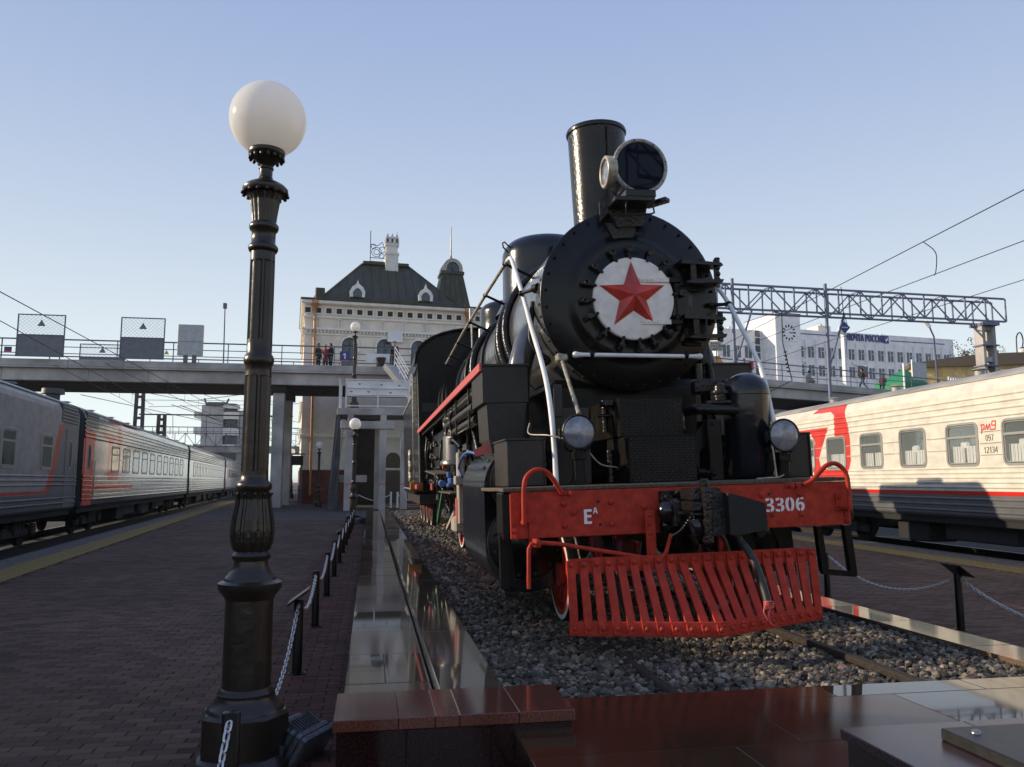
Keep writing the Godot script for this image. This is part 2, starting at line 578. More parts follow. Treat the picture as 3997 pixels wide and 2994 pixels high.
func ground() -> void:
	struct(flat("ground", [Vector2(-900, 300), Vector2(900, 300), Vector2(900, -1400), Vector2(-900, -1400)], -0.8, -0.4, M.ballast))
	# the island platform that carries the monument
	var le := func(z: float, o: float) -> Vector2: return Vector2(left_edge(z) + o, z)
	var re := func(z: float, o: float) -> Vector2: return Vector2(right_edge(z) + o, z)
	struct(flat("platform", [le.call(8, 0.0), re.call(8, 0.0), re.call(-70, 0.0), le.call(-70, 0.0)], -0.39, -0.032, M.sand))
	struct(flat("platform_edge", [le.call(8, -0.03), le.call(8, 0.58), le.call(-70, 0.58), le.call(-70, -0.03)], -0.2, -0.002, M.kerb_concrete))
	struct(flat("platform_edge", [re.call(8, 0.03), re.call(8, -0.83), re.call(-70, -0.83), re.call(-70, 0.03)], -0.2, -0.002, M.kerb_concrete))
	struct(flat("yellow_line", [le.call(8, 0.585), le.call(8, 1.22), le.call(-70, 1.22), le.call(-70, 0.585)], -0.03, 0.001, M.yellow_line))
	struct(flat("yellow_line", [re.call(8, -0.835), re.call(8, -1.6), re.call(-70, -1.6), re.call(-70, -0.835)], -0.03, 0.001, M.yellow_line))
	struct(flat("asphalt", [le.call(-36, 1.22), Vector2(-0.15, -36), Vector2(-0.15, -39), Vector2(4.95, -39), Vector2(4.95, -36), re.call(-36, -1.6), re.call(-70, -1.6), le.call(-70, 1.22)], -0.03, -0.003, M.asphalt))
	# clay pavers, every one a chamfered block
	var pave := base("pavement")
	var blk := bm().box(Vector3(0, -0.014, 0), Vector3(0.196, 0.03, 0.0955), 0.004).mesh()
	var cells := []
	for side in 2:
		var zz := -2.0
		var row := 0
		while zz > -36.0:
			var x0: float = left_edge(zz) + 1.24 if side == 0 else 4.96
			var x1: float = -0.04 if side == 0 else right_edge(zz) - 1.62
			var x := x0 - x0 + floorf(x0 / 0.2) * 0.2 + (0.1 if row % 2 else 0.0) + 0.1
			while x < x1:
				if x > x0 + 0.08:
					var red := side == 0 and x > -1.08
					var border := side == 0 and absf(x + 1.1) < 0.12
					cells.append([Vector3(x, 0, zz), red, border])
				x += 0.2
			zz -= 0.1
			row += 1
	var near := []
	var far_t := []
	var far_c := []
	for c in cells:
		var p: Vector3 = c[0]
		if near.size() < 900 and p.z > -7.5 and p.x < 0.0 and in_view(p) and not (p.x > -1.1 and p.z > -5.2):
			near.append(c)
	near.sort_custom(func(a, b): return a[0].length() < b[0].length())
	near = near.slice(0, 296)
	var mark := {}
	for c in near:
		mark[c] = true
	var stain := FastNoiseLite.new()
	stain.seed = 12
	stain.frequency = 0.12
	var tones := []
	for i in 5:
		var m: StandardMaterial3D = M.paver.duplicate()
		m.vertex_color_use_as_albedo = false
		var k := 0.06 + 0.008 * i
		m.albedo_color = Color(k * 2.1, k * 1.28, k * 0.95).linear_to_srgb()
		tones.append(m)
	for i in 3:
		var m: StandardMaterial3D = M.paver.duplicate()
		m.vertex_color_use_as_albedo = false
		var k := 0.056 + 0.012 * i
		m.albedo_color = Color(k * 1.7, k * 0.8, k * 0.6).linear_to_srgb()
		tones.append(m)
	for c in cells:
		var p: Vector3 = c[0]
		var b := Basis(Vector3.UP, rng.randf_range(-0.008, 0.008)) * Basis(Vector3.BACK, rng.randf_range(-0.004, 0.004))
		var t := Transform3D(b, p + Vector3(rng.randf_range(-0.0015, 0.0015), rng.randf_range(-0.0025, 0.001), rng.randf_range(-0.001, 0.001)))
		if mark.has(c):
			mi("paving_brick", blk, tones[rng.randi_range(5, 7)] if c[1] else tones[rng.randi_range(0, 4)], pave, t)
		else:
			var k := rng.randf_range(0.055, 0.10) * (1.0 + 0.35 * stain.get_noise_2d(p.x * 3.0, p.z * 3.0))
			far_t.append(t)
			far_c.append(Color(k * 1.75, k * 0.85, k * 0.62) if c[1] else Color(k * 2.1, k * 1.28, k * 0.95))
	stuff(many("paving_bricks", blk, M.paver, far_t, pave, far_c))
	tracks()
	plinth()

func rail(called: String, label: String, p: Vector3, q: Vector3, group: String, h := 0.17) -> void:
	var t := thing(called, label, "rail", Transform3D(), "running rails")
	var d := (q - p)
	var b := bm()
	var hd := bm()
	b.bar(p - Vector3(0, h - 0.012, 0), q - Vector3(0, h - 0.012, 0), 0.14, 0.024)
	b.bar(p - Vector3(0, h * 0.5, 0), q - Vector3(0, h * 0.5, 0), 0.02, h - 0.03)
	b.bar(p - Vector3(0, 0.025, 0), q - Vector3(0, 0.025, 0), 0.074, 0.046, Vector3.UP, 0.008)
	hd.bar(p + Vector3(0, 0.0, 0), q + Vector3(0, 0.0, 0), 0.06, 0.005)
	obj("rail_body", b, M.rail_side, t)
	obj("rail_head", hd, M.rail_head if h < 0.18 else M.rail_side, t)

func tracks() -> void:
	var lt := Vector3(-0.0898, 0, -0.996)
	var rt := Vector3(0.052, 0, -0.9986)
	for s in [-1, 1]:
		var c := Vector3(-8.2 - 1.55 + s * 0.76, -0.17, -18.1)
		rail("rail", "%s rail under the grey and silver train left of the platform" % ("far" if s < 0 else "near"), c - lt * 26, c + lt * 120, "")
	for s in [-1, 1]:
		var c := Vector3(13.5 + 1.55 + s * 0.76, -0.17, -16.0)
		rail("rail", "%s rail under the cream train right of the platform" % ("near" if s < 0 else "far"), c - rt * 26, c + rt * 120, "")
	struct(flat("track_bed", [Vector2(-14, 30), Vector2(left_edge(30) - 0.1, 30), Vector2(left_edge(-150) - 0.1, -150), Vector2(-28, -150)], -0.45, -0.34, M.ballast))
	struct(flat("track_bed", [Vector2(right_edge(30) + 0.1, 30), Vector2(24, 30), Vector2(34, -150), Vector2(right_edge(-150) + 0.1, -150)], -0.45, -0.34, M.ballast))

func plinth() -> void:
	var pl := base("granite_plinth")
	var z := -4.66
	var gm := []
	for k in 4:
		var m: StandardMaterial3D = M.granite_grey.duplicate()
		m.albedo_color = (Color(0.23, 0.155, 0.10) * (0.75 + 0.16 * k)).linear_to_srgb()
		m.roughness = 0.035 + 0.015 * k
		gm.append(m)
	var core := bm()
	core.lohi(Vector3(-0.12, -0.02, -38), Vector3(0.43, 0.21, -4.2))
	core.lohi(Vector3(0.45, -0.02, -38), Vector3(0.80, 0.31, -4.2))
	core.lohi(Vector3(4.54, -0.02, -38), Vector3(4.88, 0.31, -4.7))
	core.lohi(Vector3(0.80, -0.02, -38.2), Vector3(4.54, 0.31, -37.9))
	obj("plinth_core", core, M.granite_dark, pl)
	var k := 0
	while z > -37.5:
		var l := 0.92 + 0.25 * rng.randf()
		var tilt := Basis(Vector3.BACK, rng.randf_range(-0.003, 0.003)) * Basis(Vector3.RIGHT, rng.randf_range(-0.0025, 0.0025))
		if z > -7.0 and k == 1:    # the slab with a square patch let into it
			obj("granite_slab", bm().lohi(Vector3(-0.14 + 0.27 - 0.14, -0.02, -l + 0.002), Vector3(0.29, 0.02, -0.002), 0.004), gm[1], pl, tf(0.14, 0.232, z))
			obj("granite_slab", bm().lohi(Vector3(-0.28, -0.02, -0.38), Vector3(-0.013, 0.021, -0.002), 0.004), gm[2], pl, tf(0.14, 0.232, z))
			obj("granite_slab", bm().lohi(Vector3(-0.28, -0.02, -l + 0.002), Vector3(-0.013, 0.02, -0.383), 0.004), gm[0], pl, tf(0.14, 0.232, z))
		else:
			obj("granite_slab", bm().lohi(Vector3(-0.28, -0.02, -l + 0.002), Vector3(0.29, 0.02, -0.002), 0.004), gm[rng.randi() % 4], pl, Transform3D(tilt, Vector3(0.14, 0.232, z)))
		z -= l
		k += 1
	for side in 2:
		z = -4.66
		while z > -37.5:
			var l := 0.8 + 0.5 * rng.randf()
			var x0 := 0.438 if side == 0 else 4.515
			var x1 := 0.83 if side == 0 else 4.905
			var tilt := Basis(Vector3.BACK, rng.randf_range(-0.004, 0.004)) * Basis(Vector3.RIGHT, rng.randf_range(-0.003, 0.003))
			obj("kerb_slab", bm().lohi(Vector3((x0 - x1) / 2, -0.02, -l + 0.002), Vector3((x1 - x0) / 2, 0.02, -0.002), 0.004), gm[rng.randi() % 4], pl, Transform3D(tilt, Vector3((x0 + x1) / 2, 0.33, z)))
			var f := bm().lohi(Vector3(-0.012, -0.15, -l + 0.003), Vector3(0.012, 0.15, -0.003), 0.002)
			obj("facing_slab", f, gm[rng.randi() % 4], pl, tf(0.449 if side == 0 else 4.535, 0.158 if side == 1 else 0.18, z))
			z -= l
	# front podium, bench block, and the raised block at the right
	var core2 := bm()
	core2.lohi(Vector3(0.75, -0.02, -4.66), Vector3(5.2, 0.31, -2.5))
	core2.lohi(Vector3(-0.13, -0.02, -4.61), Vector3(1.02, 0.38, -4.16))
	core2.lohi(Vector3(2.14, 0.3, -3.42), Vector3(5.2, 0.44, -2.5))
	core2.lohi(Vector3(0.1, -0.02, -3.95), Vector3(0.72, 0.1, -2.5))
	obj("plinth_core", core2, M.granite_dark, pl)
	var xs := [0.735, 1.72, 2.7, 3.68, 4.66, 5.25]
	var zs := [-4.69, -4.45, -3.72, -3.0, -2.45]
	for j in zs.size() - 1:
		for i in xs.size() - 1:
			var m: StandardMaterial3D = M.granite_brown.duplicate()
			m.albedo_color = (Color(0.12, 0.058, 0.03) * (0.85 + 0.3 * rng.randf())).linear_to_srgb()
			m.roughness = 0.14
			if i >= 2:
				m.albedo_color = (Color(0.07, 0.05, 0.045) * (0.85 + 0.3 * rng.randf())).linear_to_srgb()
				m.roughness = 0.04
				m.metallic_specular = 0.5
			var o := (0.35 if j % 2 else 0.0) if j > 0 and i > 0 and i < xs.size() - 1 else 0.0
			var o2 := (0.35 if j % 2 else 0.0) if j > 0 and i < xs.size() - 2 else 0.0
			obj("podium_slab", bm().lohi(Vector3(xs[i] + o + 0.0015, 0.32, zs[j] + 0.0015), Vector3(xs[i + 1] + o2 - 0.0015, 0.36 + rng.randf_range(-0.001, 0.001), zs[j + 1] - 0.0015), 0.003), m, pl)
	for zf in [[-4.12, -3.3], [-3.3, -2.45]]:
		obj("facing_slab", bm().lohi(Vector3(0.737, 0.0, zf[0] + 0.002), Vector3(0.752, 0.318, zf[1] - 0.002)), M.granite_dark, pl)
	xs = [-0.156, 0.16, 0.34, 0.46, 0.76, 1.05]
	for i in xs.size() - 1:
		var m: StandardMaterial3D = M.granite_red.duplicate()
		m.albedo_color = (Color(0.30, 0.105, 0.068) * (0.85 + 0.25 * rng.randf())).linear_to_srgb()
		obj("bench_slab", bm().lohi(Vector3(xs[i] + 0.001, 0.395, -4.645), Vector3(xs[i + 1] - 0.001, 0.452, -4.128), 0.004), m, pl)
	xs = [-0.138, 0.2, 0.62, 1.03]
	for i in xs.size() - 1:
		obj("facing_slab", bm().lohi(Vector3(xs[i] + 0.001, 0.0, -4.163), Vector3(xs[i + 1] - 0.001, 0.392, -4.143), 0.002), M.granite_dark, pl)
	obj("facing_slab", bm().lohi(Vector3(1.02, 0.361, -4.64), Vector3(1.038, 0.392, -4.145), 0.002), M.granite_dark, pl)
	xs = [2.1, 2.72, 3.4, 4.4, 5.25]
	for i in xs.size() - 1:
		obj("raised_slab", bm().lohi(Vector3(xs[i] + 0.001, 0.455, -3.46), Vector3(xs[i + 1] - 0.001, 0.5, -2.45), 0.004), M.granite_purple, pl)
	obj("facing_slab", bm().lohi(Vector3(2.125, 0.361, -3.44), Vector3(2.142, 0.452, -2.45)), M.granite_dark, pl)
	obj("step_slab", bm().lohi(Vector3(0.08, 0.1, -3.97), Vector3(0.73, 0.13, -2.45), 0.003), M.granite_dark, pl)
	var pq := thing("bronze_plaque", "dark metal plaque lying on the raised purple granite block", "plaque", tf(2.43, 0.5, -3.23))
	obj("plate", bm().lohi(Vector3(0, 0, 0), Vector3(1.3, 0.05, 0.75), 0.006), pm("plaque", Color(0.03, 0.029, 0.03), 0.38, 0.4, "mottle", 1.5, "fine", 0.5), pq)
	for q in [Vector2(0.1, 0.09), Vector2(1.2, 0.09)]:
		obj("bolt", bm().at(tf(q.x, 0.05, q.y)).lathe([Vector2(0.022, 0), Vector2(0.021, 0.006), Vector2(0.014, 0.012), Vector2(0, 0.014)], 12, -1.0), M.steel, pq)
	# ballast inside the plinth
	var bed := struct(flat("ballast_bed", [Vector2(0.82, -4.68), Vector2(4.53, -4.68), Vector2(4.53, -37.9), Vector2(0.82, -37.9)], 0.05, 0.215, M.ballast))
	var shapes := []
	for k2 in 5:
		shapes.append(pebble(100 + k2))
	for k2 in 5:
		var ts := []
		var cs := []
		for zone in 3:
			var n: int = [5200, 2600, 2200][zone]
			for i in n:
				var zz: float = [-4.7 - 5.3 * pow(rng.randf(), 1.0), -10.0 - 7.0 * rng.randf(), -17.0 - 20.8 * rng.randf()][zone]
				var x := rng.randf_range(0.84, 4.51)
				var s: float = rng.randf_range(0.013, 0.037) * [1.0, 1.25, 1.6][zone]
				if rng.randf() < 0.05:
					s *= 1.35
				var bb := Basis(Vector3(rng.randf() - 0.5, rng.randf() - 0.5, rng.randf() - 0.5).normalized(), rng.randf() * TAU).scaled(Vector3(s, s * rng.randf_range(0.6, 1.0), s * rng.randf_range(0.7, 1.1)))
				var hgt := 0.222 + 0.012 * (x - 0.82) + rng.randf_range(-0.012, 0.04) + 0.01 * sin(x * 2.1 + zz * 1.3)
				ts.append(Transform3D(bb, Vector3(x, hgt, zz)))
				var g := 0.05 + 0.32 * pow(rng.randf(), 2.4)
				g *= 1.6 if rng.randf() < 0.08 else 1.0
				var w := rng.randf()
				cs.append(Color(g * (1.12 + 0.12 * w), g * 0.96, g * (0.78 - 0.16 * w)) if rng.randf() < 0.93 else Color(g * 1.3, g * 0.8, g * 0.65))
		stuff(many("gravel", shapes[k2], M.stone, ts, bed, cs))

func pebble(sd: int) -> ArrayMesh:
	var r := RandomNumberGenerator.new()
	r.seed = sd
	var pts := []
	var t := (1.0 + sqrt(5.0)) / 2.0
	for q in [[-1, t, 0], [1, t, 0], [-1, -t, 0], [1, -t, 0], [0, -1, t], [0, 1, t], [0, -1, -t], [0, 1, -t], [t, 0, -1], [t, 0, 1], [-t, 0, -1], [-t, 0, 1]]:
		pts.append(Vector3(q[0], q[1], q[2]).normalized() * r.randf_range(0.62, 1.32))
	var b := bm()
	var f := [[0, 11, 5], [0, 5, 1], [0, 1, 7], [0, 7, 10], [0, 10, 11], [1, 5, 9], [5, 11, 4], [11, 10, 2], [10, 7, 6], [7, 1, 8], [3, 9, 4], [3, 4, 2], [3, 2, 6], [3, 6, 8], [3, 8, 9], [4, 9, 5], [2, 4, 11], [6, 2, 10], [8, 6, 7], [9, 8, 1]]
	for k in f:
		b.tri(pts[k[0]], pts[k[1]], pts[k[2]])
	return b.mesh()

const SIDE := Basis(Vector3(0, 0, -1), Vector3(0, 1, 0), Vector3(1, 0, 0))   # reading direction on a car's platform side

const SWOOSH := [[7.64, 3.73], [7.33, 3.89], [6.83, 3.96], [5.67, 3.96], [5.65, 3.55], [5.51, 3.2], [5.45, 2.8], [5.45, 2.2], [5.62, 1.87], [5.78, 1.67], [7.5, 1.66], [7.66, 1.83], [7.74, 2.03], [7.51, 2.82], [7.75, 3.1], [8.6, 3.16], [8.6, 3.25], [6.65, 3.25], [7.05, 2.7], [7.31, 2.31], [7.21, 2.03], [6.95, 1.97], [5.8, 1.97], [5.76, 2.4], [5.82, 2.85], [6.3, 2.95], [6.29, 3.6], [6.5, 3.71]]

func round_rect(z0: float, z1: float, y0: float, y1: float, r: float, grow := 0.0) -> Array:
	var out := []
	var c := [Vector2(z1 - r, y1 - r), Vector2(z0 + r, y1 - r), Vector2(z0 + r, y0 + r), Vector2(z1 - r, y0 + r)]
	for i in 4:
		for k in 4:
			var a := PI / 2 * i + PI / 2 * k / 3.0
			out.append(c[i] + Vector2(cos(a), sin(a)) * (r + grow))
	return out      # (z, y)

func ring(b: B, z0: float, z1: float, y0: float, y1: float, r: float, w: float, x0: float, x1: float) -> void:
	var a := round_rect(z0, z1, y0, y1, r)
	var o := round_rect(z0, z1, y0, y1, r, w)
	for i in a.size():
		var j := (i + 1) % a.size()
		var f := func(p: Vector2, x: float) -> Vector3: return Vector3(x, p.y, p.x)
		b.quad(f.call(o[i], x1), f.call(a[i], x1), f.call(a[j], x1), f.call(o[j], x1))
		b.quad(f.call(o[j], x0), f.call(o[i], x0), f.call(o[i], x1), f.call(o[j], x1))
		b.quad(f.call(a[i], x0), f.call(a[j], x0), f.call(a[j], x1), f.call(a[i], x1))

func livery(c: Color, w := 2048, h := 256) -> Image:
	var im := Image.create(w, h, false, Image.FORMAT_RGB8)
	im.fill(c)
	return im

func weather(im: Image, sd: int, amount: float) -> ImageTexture:
	var f := FastNoiseLite.new()
	f.seed = sd
	f.frequency = 0.02
	f.fractal_octaves = 4
	var g := FastNoiseLite.new()
	g.seed = sd + 7
	g.frequency = 0.15
	var w := im.get_width()
	var h := im.get_height()
	for x in w:
		var s := g.get_noise_1d(x) * 0.5 + 0.5
		for y in h:
			var k := 1.0 - amount * (clampf(f.get_noise_2d(x, y * 2.0) + 0.3, 0, 1) * 0.7 + 0.5 * s * clampf(f.get_noise_2d(x * 3.0, y * 0.4 + 500), 0, 1))
			k *= 1.0 - amount * 0.8 * clampf((y - h * 0.80) / (h * 0.2), 0, 1)
			im.set_pixel(x, y, im.get_pixel(x, y) * Color(k, k * (1.0 - amount * 0.04), k * (1.0 - amount * 0.1)))
	return ImageTexture.create_from_image(im)

# One carriage. Local +x is the platform side, local -z runs along it; the side stands at x = 0.
func carriage(t: Node3D, len: float, skin: Material, roof_m: Material, wins: Array, ribs: Array, cut: bool, doors: Array, frame_m: Material, pane_m: Material, rh := 0.034) -> void:
	var b := bm()
	var prof := [Vector2(-0.1, 0.74), Vector2(-0.02, 0.8), Vector2(0.0, 0.84)]
	for y in ribs:
		if y < 1.93:
			prof.append_array([Vector2(0, y - rh), Vector2(rh * 0.62, y - rh * 0.45), Vector2(rh * 0.72, y), Vector2(rh * 0.62, y + rh * 0.45), Vector2(0, y + rh * 0.9)])
	prof.append(Vector2(0, 1.93))
	var prof2 := [Vector2(0, 2.97)]
	for y in ribs:
		if y > 2.97:
			prof2.append_array([Vector2(0, y - rh), Vector2(rh * 0.62, y - rh * 0.45), Vector2(rh * 0.72, y), Vector2(rh * 0.62, y + rh * 0.45), Vector2(0, y + rh * 0.9)])
	prof2.append_array([Vector2(0, 3.62), Vector2(-0.035, 3.75), Vector2(-0.11, 3.87)])
	var roof := [Vector2(-0.11, 3.87), Vector2(-0.24, 3.97), Vector2(-0.48, 4.07), Vector2(-0.9, 4.16), Vector2(-1.55, 4.2), Vector2(-2.2, 4.16), Vector2(-2.62, 4.07), Vector2(-2.86, 3.97), Vector2(-2.99, 3.87), Vector2(-3.1, 3.62), Vector2(-3.1, 0.84), Vector2(-2.9, 0.74)]
	var V := func(y: float) -> float: return 1.0 - (y - 0.7) / 3.4
	var strip := func(p: Vector2, q: Vector2, z0: float, z1: float) -> void:
		b.quv(Vector3(p.x, p.y, z0), Vector3(p.x, p.y, z1), Vector3(q.x, q.y, z1), Vector3(q.x, q.y, z0),
			Vector2(-z0 / len, V.call(p.y)), Vector2(-z1 / len, V.call(p.y)), Vector2(-z1 / len, V.call(q.y)), Vector2(-z0 / len, V.call(q.y)))
	for i in prof.size() - 1:
		strip.call(prof[i], prof[i + 1], 0.0, -len)
	for i in prof2.size() - 1:
		strip.call(prof2[i], prof2[i + 1], 0.0, -len)
	if cut:
		var z := 0.0
		for w in wins:
			strip.call(Vector2(0, 1.93), Vector2(0, 2.97), z, w[0])
			strip.call(Vector2(0, 1.93), Vector2(0, w[2]), w[0], w[1])
			strip.call(Vector2(0, w[3]), Vector2(0, 2.97), w[0], w[1])
			z = w[1]
		strip.call(Vector2(0, 1.93), Vector2(0, 2.97), z, -len)
	else:
		strip.call(Vector2(0, 1.93), Vector2(0, 2.97), 0.0, -len)
	obj("body", b, skin, t)
	var r := bm()
	for i in roof.size() - 1:
		r.quad(Vector3(roof[i].x, roof[i].y, 0), Vector3(roof[i].x, roof[i].y, -len), Vector3(roof[i + 1].x, roof[i + 1].y, -len), Vector3(roof[i + 1].x, roof[i + 1].y, 0))
	var x := -0.0
	var rm := obj("roof", r, roof_m, t)
	var gut := bm()
	gut.bar(Vector3(-0.1, 3.885, -0.02), Vector3(-0.1, 3.885, -len + 0.02), 0.03, 0.02)
	obj("gutter", gut, roof_m, rm)
	var vents := bm()
	for k in 7:
		var vz := -2.5 - k * (len - 5.0) / 6.0
		vents.cyl(Vector3(-1.25, 4.15, vz), Vector3(-1.25, 4.34, vz), 0.12, 0.12, 10)
		vents.cyl(Vector3(-1.25, 4.34, vz), Vector3(-1.25, 4.37, vz), 0.2, 0.15, 10)
	obj("roof_vent", vents, roof_m, rm)
	var ends := bm()
	var poly := [Vector2(-0.02, 0.8), Vector2(-0.02, 3.6), Vector2(-0.11, 3.85)]
	for q in roof:
		poly.append(q)
	ends.prism(poly, -0.03, -0.005)
	obj("end_wall", ends, M.train_dark, t)
	obj("end_wall", bm().prism(poly, -len + 0.005, -len + 0.03), M.train_dark, t)
	var bel := bm()
	bel.lohi(Vector3(-2.15, 1.0, -0.02), Vector3(-0.95, 3.2, 0.36), 0.1)
	obj("gangway", bel, M.rubber, t)
	obj("gangway", bm().lohi(Vector3(-2.15, 1.0, -len - 0.36), Vector3(-0.95, 3.2, -len + 0.02), 0.1), M.rubber, t)
	var shared := {}
	for w in wins:
		var key := "%.2f %.2f %.2f %s" % [w[0] - w[1], w[2], w[3], w[4]]
		if not shared.has(key):
			var fr := bm()
			var hw: float = (w[0] - w[1]) / 2
			ring(fr, -hw, hw, w[2], w[3], 0.1, 0.05, -0.02, 0.016)
			ring(fr, -hw + 0.035, hw - 0.035, w[2] + 0.035, w[3] - 0.035, 0.08, 0.02, -0.02, 0.006)
			if "t" in w[4]:
				fr.lohi(Vector3(-0.02, w[2] + (w[3] - w[2]) * 0.66, -hw), Vector3(0.01, w[2] + (w[3] - w[2]) * 0.72, hw))
			var pn := bm().lohi(Vector3(-0.022, w[2], -hw), Vector3(-0.016, w[3], hw)) if cut else bm().lohi(Vector3(0.001, w[2] + 0.01, -hw + 0.01), Vector3(0.005, w[3] - 0.01, hw - 0.01))
			shared[key] = [fr.mesh(), pn.mesh()]
			if cut:
				var ni := bm()
				var d := -0.5
				ni.quad(Vector3(d, w[2], hw), Vector3(d, w[2], -hw), Vector3(d, w[3], -hw), Vector3(d, w[3], hw))
				for e in [[w[2] - 0.002, w[2]], [w[3], w[3] + 0.002]]:
					ni.lohi(Vector3(d, e[0], -hw), Vector3(-0.03, e[1], hw))
				ni.lohi(Vector3(d, w[2], -hw - 0.01), Vector3(-0.03, w[3], -hw))
				ni.lohi(Vector3(d, w[2], hw), Vector3(-0.03, w[3], hw + 0.01))
				shared[key].append(ni.mesh())
		var tt := tf(0, 0, (w[0] + w[1]) / 2)
		var fo := mi("window", shared[key][0], frame_m, t, tt)
		mi("pane", shared[key][1], pane_m, fo)
		if cut:
			mi("compartment", shared[key][2], M.interior, fo)
			var hw: float = (w[0] - w[1]) / 2
			var cu := bm()
			var topc: float = w[2] + (w[3] - w[2]) * rng.randf_range(0.42, 0.5)
			var n := 14
			for side in [0, 1]:
				var za: float = -hw + 0.02 if side == 0 else rng.randf_range(0.0, 0.08)
				var zb: float = rng.randf_range(-0.04, 0.0) if side == 0 else hw - 0.02
				var ph := rng.randf() * 6.0
				for i in n:
					var z0 := lerpf(za, zb, float(i) / n)
					var z1 := lerpf(za, zb, float(i + 1) / n)
					var x0 := -0.1 + 0.007 * sin(i * 1.9 + ph)
					var x1 := -0.1 + 0.007 * sin((i + 1) * 1.9 + ph)
					cu.quad(Vector3(x0, w[2] + 0.02, z1), Vector3(x0, w[2] + 0.02, z0), Vector3(x0, topc, z0), Vector3(x0, topc, z1))
			if rng.randf() < 0.8:     # a pillow propped behind the curtain
				cu.lohi(Vector3(-0.3, w[2] + 0.1, hw * 0.15), Vector3(-0.2, topc + 0.13, hw * 0.72), 0.05)
			obj("curtain", cu, M.curtain, fo)
	for d in doors:
		var db := bm().lohi(Vector3(-0.03, 0.82, d[1]), Vector3(0.012, 3.15, d[0]), 0.01)
		var dn := obj("door", db, d[2], t)
		var zc: float = (d[0] + d[1]) / 2
		var gl := bm()
		ring(gl, zc - 0.17, zc + 0.17, 2.0, 2.8, 0.16, 0.035, 0.0, 0.02)
		obj("window_frame", gl, frame_m, dn)
		var pn := bm().lohi(Vector3(0.012, 2.0, zc - 0.16), Vector3(0.016, 2.8, zc + 0.16))
		obj("pane", pn, M.mirror_pane, dn)
		obj("handrail", bm().cyl(Vector3(0.05, 1.1, d[1] - 0.06), Vector3(0.05, 2.3, d[1] - 0.06), 0.015, 0.015, 6), M.steel, dn)
	# running gear
	for e in [3.6, len - 3.6]:
		var fr := bm()
		fr.lohi(Vector3(-0.62, 0.12, -e - 1.75), Vector3(-0.5, 0.34, -e + 1.75), 0.03)
		fr.lohi(Vector3(-2.62, 0.12, -e - 1.75), Vector3(-2.5, 0.34, -e + 1.75), 0.03)
		fr.lohi(Vector3(-2.6, 0.2, -e - 0.3), Vector3(-0.45, 0.55, -e + 0.3), 0.03)
		for k in 3:
			fr.cyl(Vector3(-0.5, 0.3, -e - 0.3 + 0.3 * k), Vector3(-0.5, 0.62, -e - 0.3 + 0.3 * k), 0.1, 0.1, 10)
		var bo := obj("bogie", fr, M.under_grey, t)
		for a in [-1.2, 1.2]:
			var wh := bm()
			wh.cyl(Vector3(-0.86, 0.3, -e + a), Vector3(-0.73, 0.3, -e + a), 0.475, 0.475, 24)
			wh.cyl(Vector3(-0.73, 0.3, -e + a), Vector3(-0.5, 0.3, -e + a), 0.13, 0.13, 12)
			wh.cyl(Vector3(-2.4, 0.3, -e + a), Vector3(-2.27, 0.3, -e + a), 0.475, 0.475, 24)
			obj("wheel", wh, M.under, bo)
			var ax := bm().lohi(Vector3(-0.56, 0.14, -e + a - 0.16), Vector3(-0.4, 0.42, -e + a + 0.16), 0.03)
			for sp in [-0.3, 0.3]:
				for q in 5:
					ax.cyl(Vector3(-0.53, 0.36 + q * 0.05, -e + a + sp), Vector3(-0.53, 0.385 + q * 0.05, -e + a + sp), 0.1, 0.1, 10)
			obj("axle_box", ax, M.under_grey, bo)
	var z := -7.2
	var k := 0
	while z > -len + 8.0:
		var l: float = [1.3, 2.4, 0.9, 1.9][k % 4]
		obj("underframe_box", bm().lohi(Vector3(-1.1 - 0.2 * (k % 2), 0.08 + 0.1 * (k % 3), z - l), Vector3(-0.3 - 0.1 * (k % 2), 0.72, z), 0.03), M.under_grey if k % 2 else M.under, t)
		z -= l + 0.5
		k += 1
	var sb := bm().lohi(Vector3(-2.95, 0.6, -len + 0.1), Vector3(-0.12, 0.8, -0.1))
	obj("underframe", sb, M.under, t)

func even_windows(first: float, last: float, step: float, w: float, tr := "t") -> Array:
	var out := []
	var z := first
	while z > last:
		out.append([z, z - w, 1.97, 2.86, tr])
		z -= step
	return out

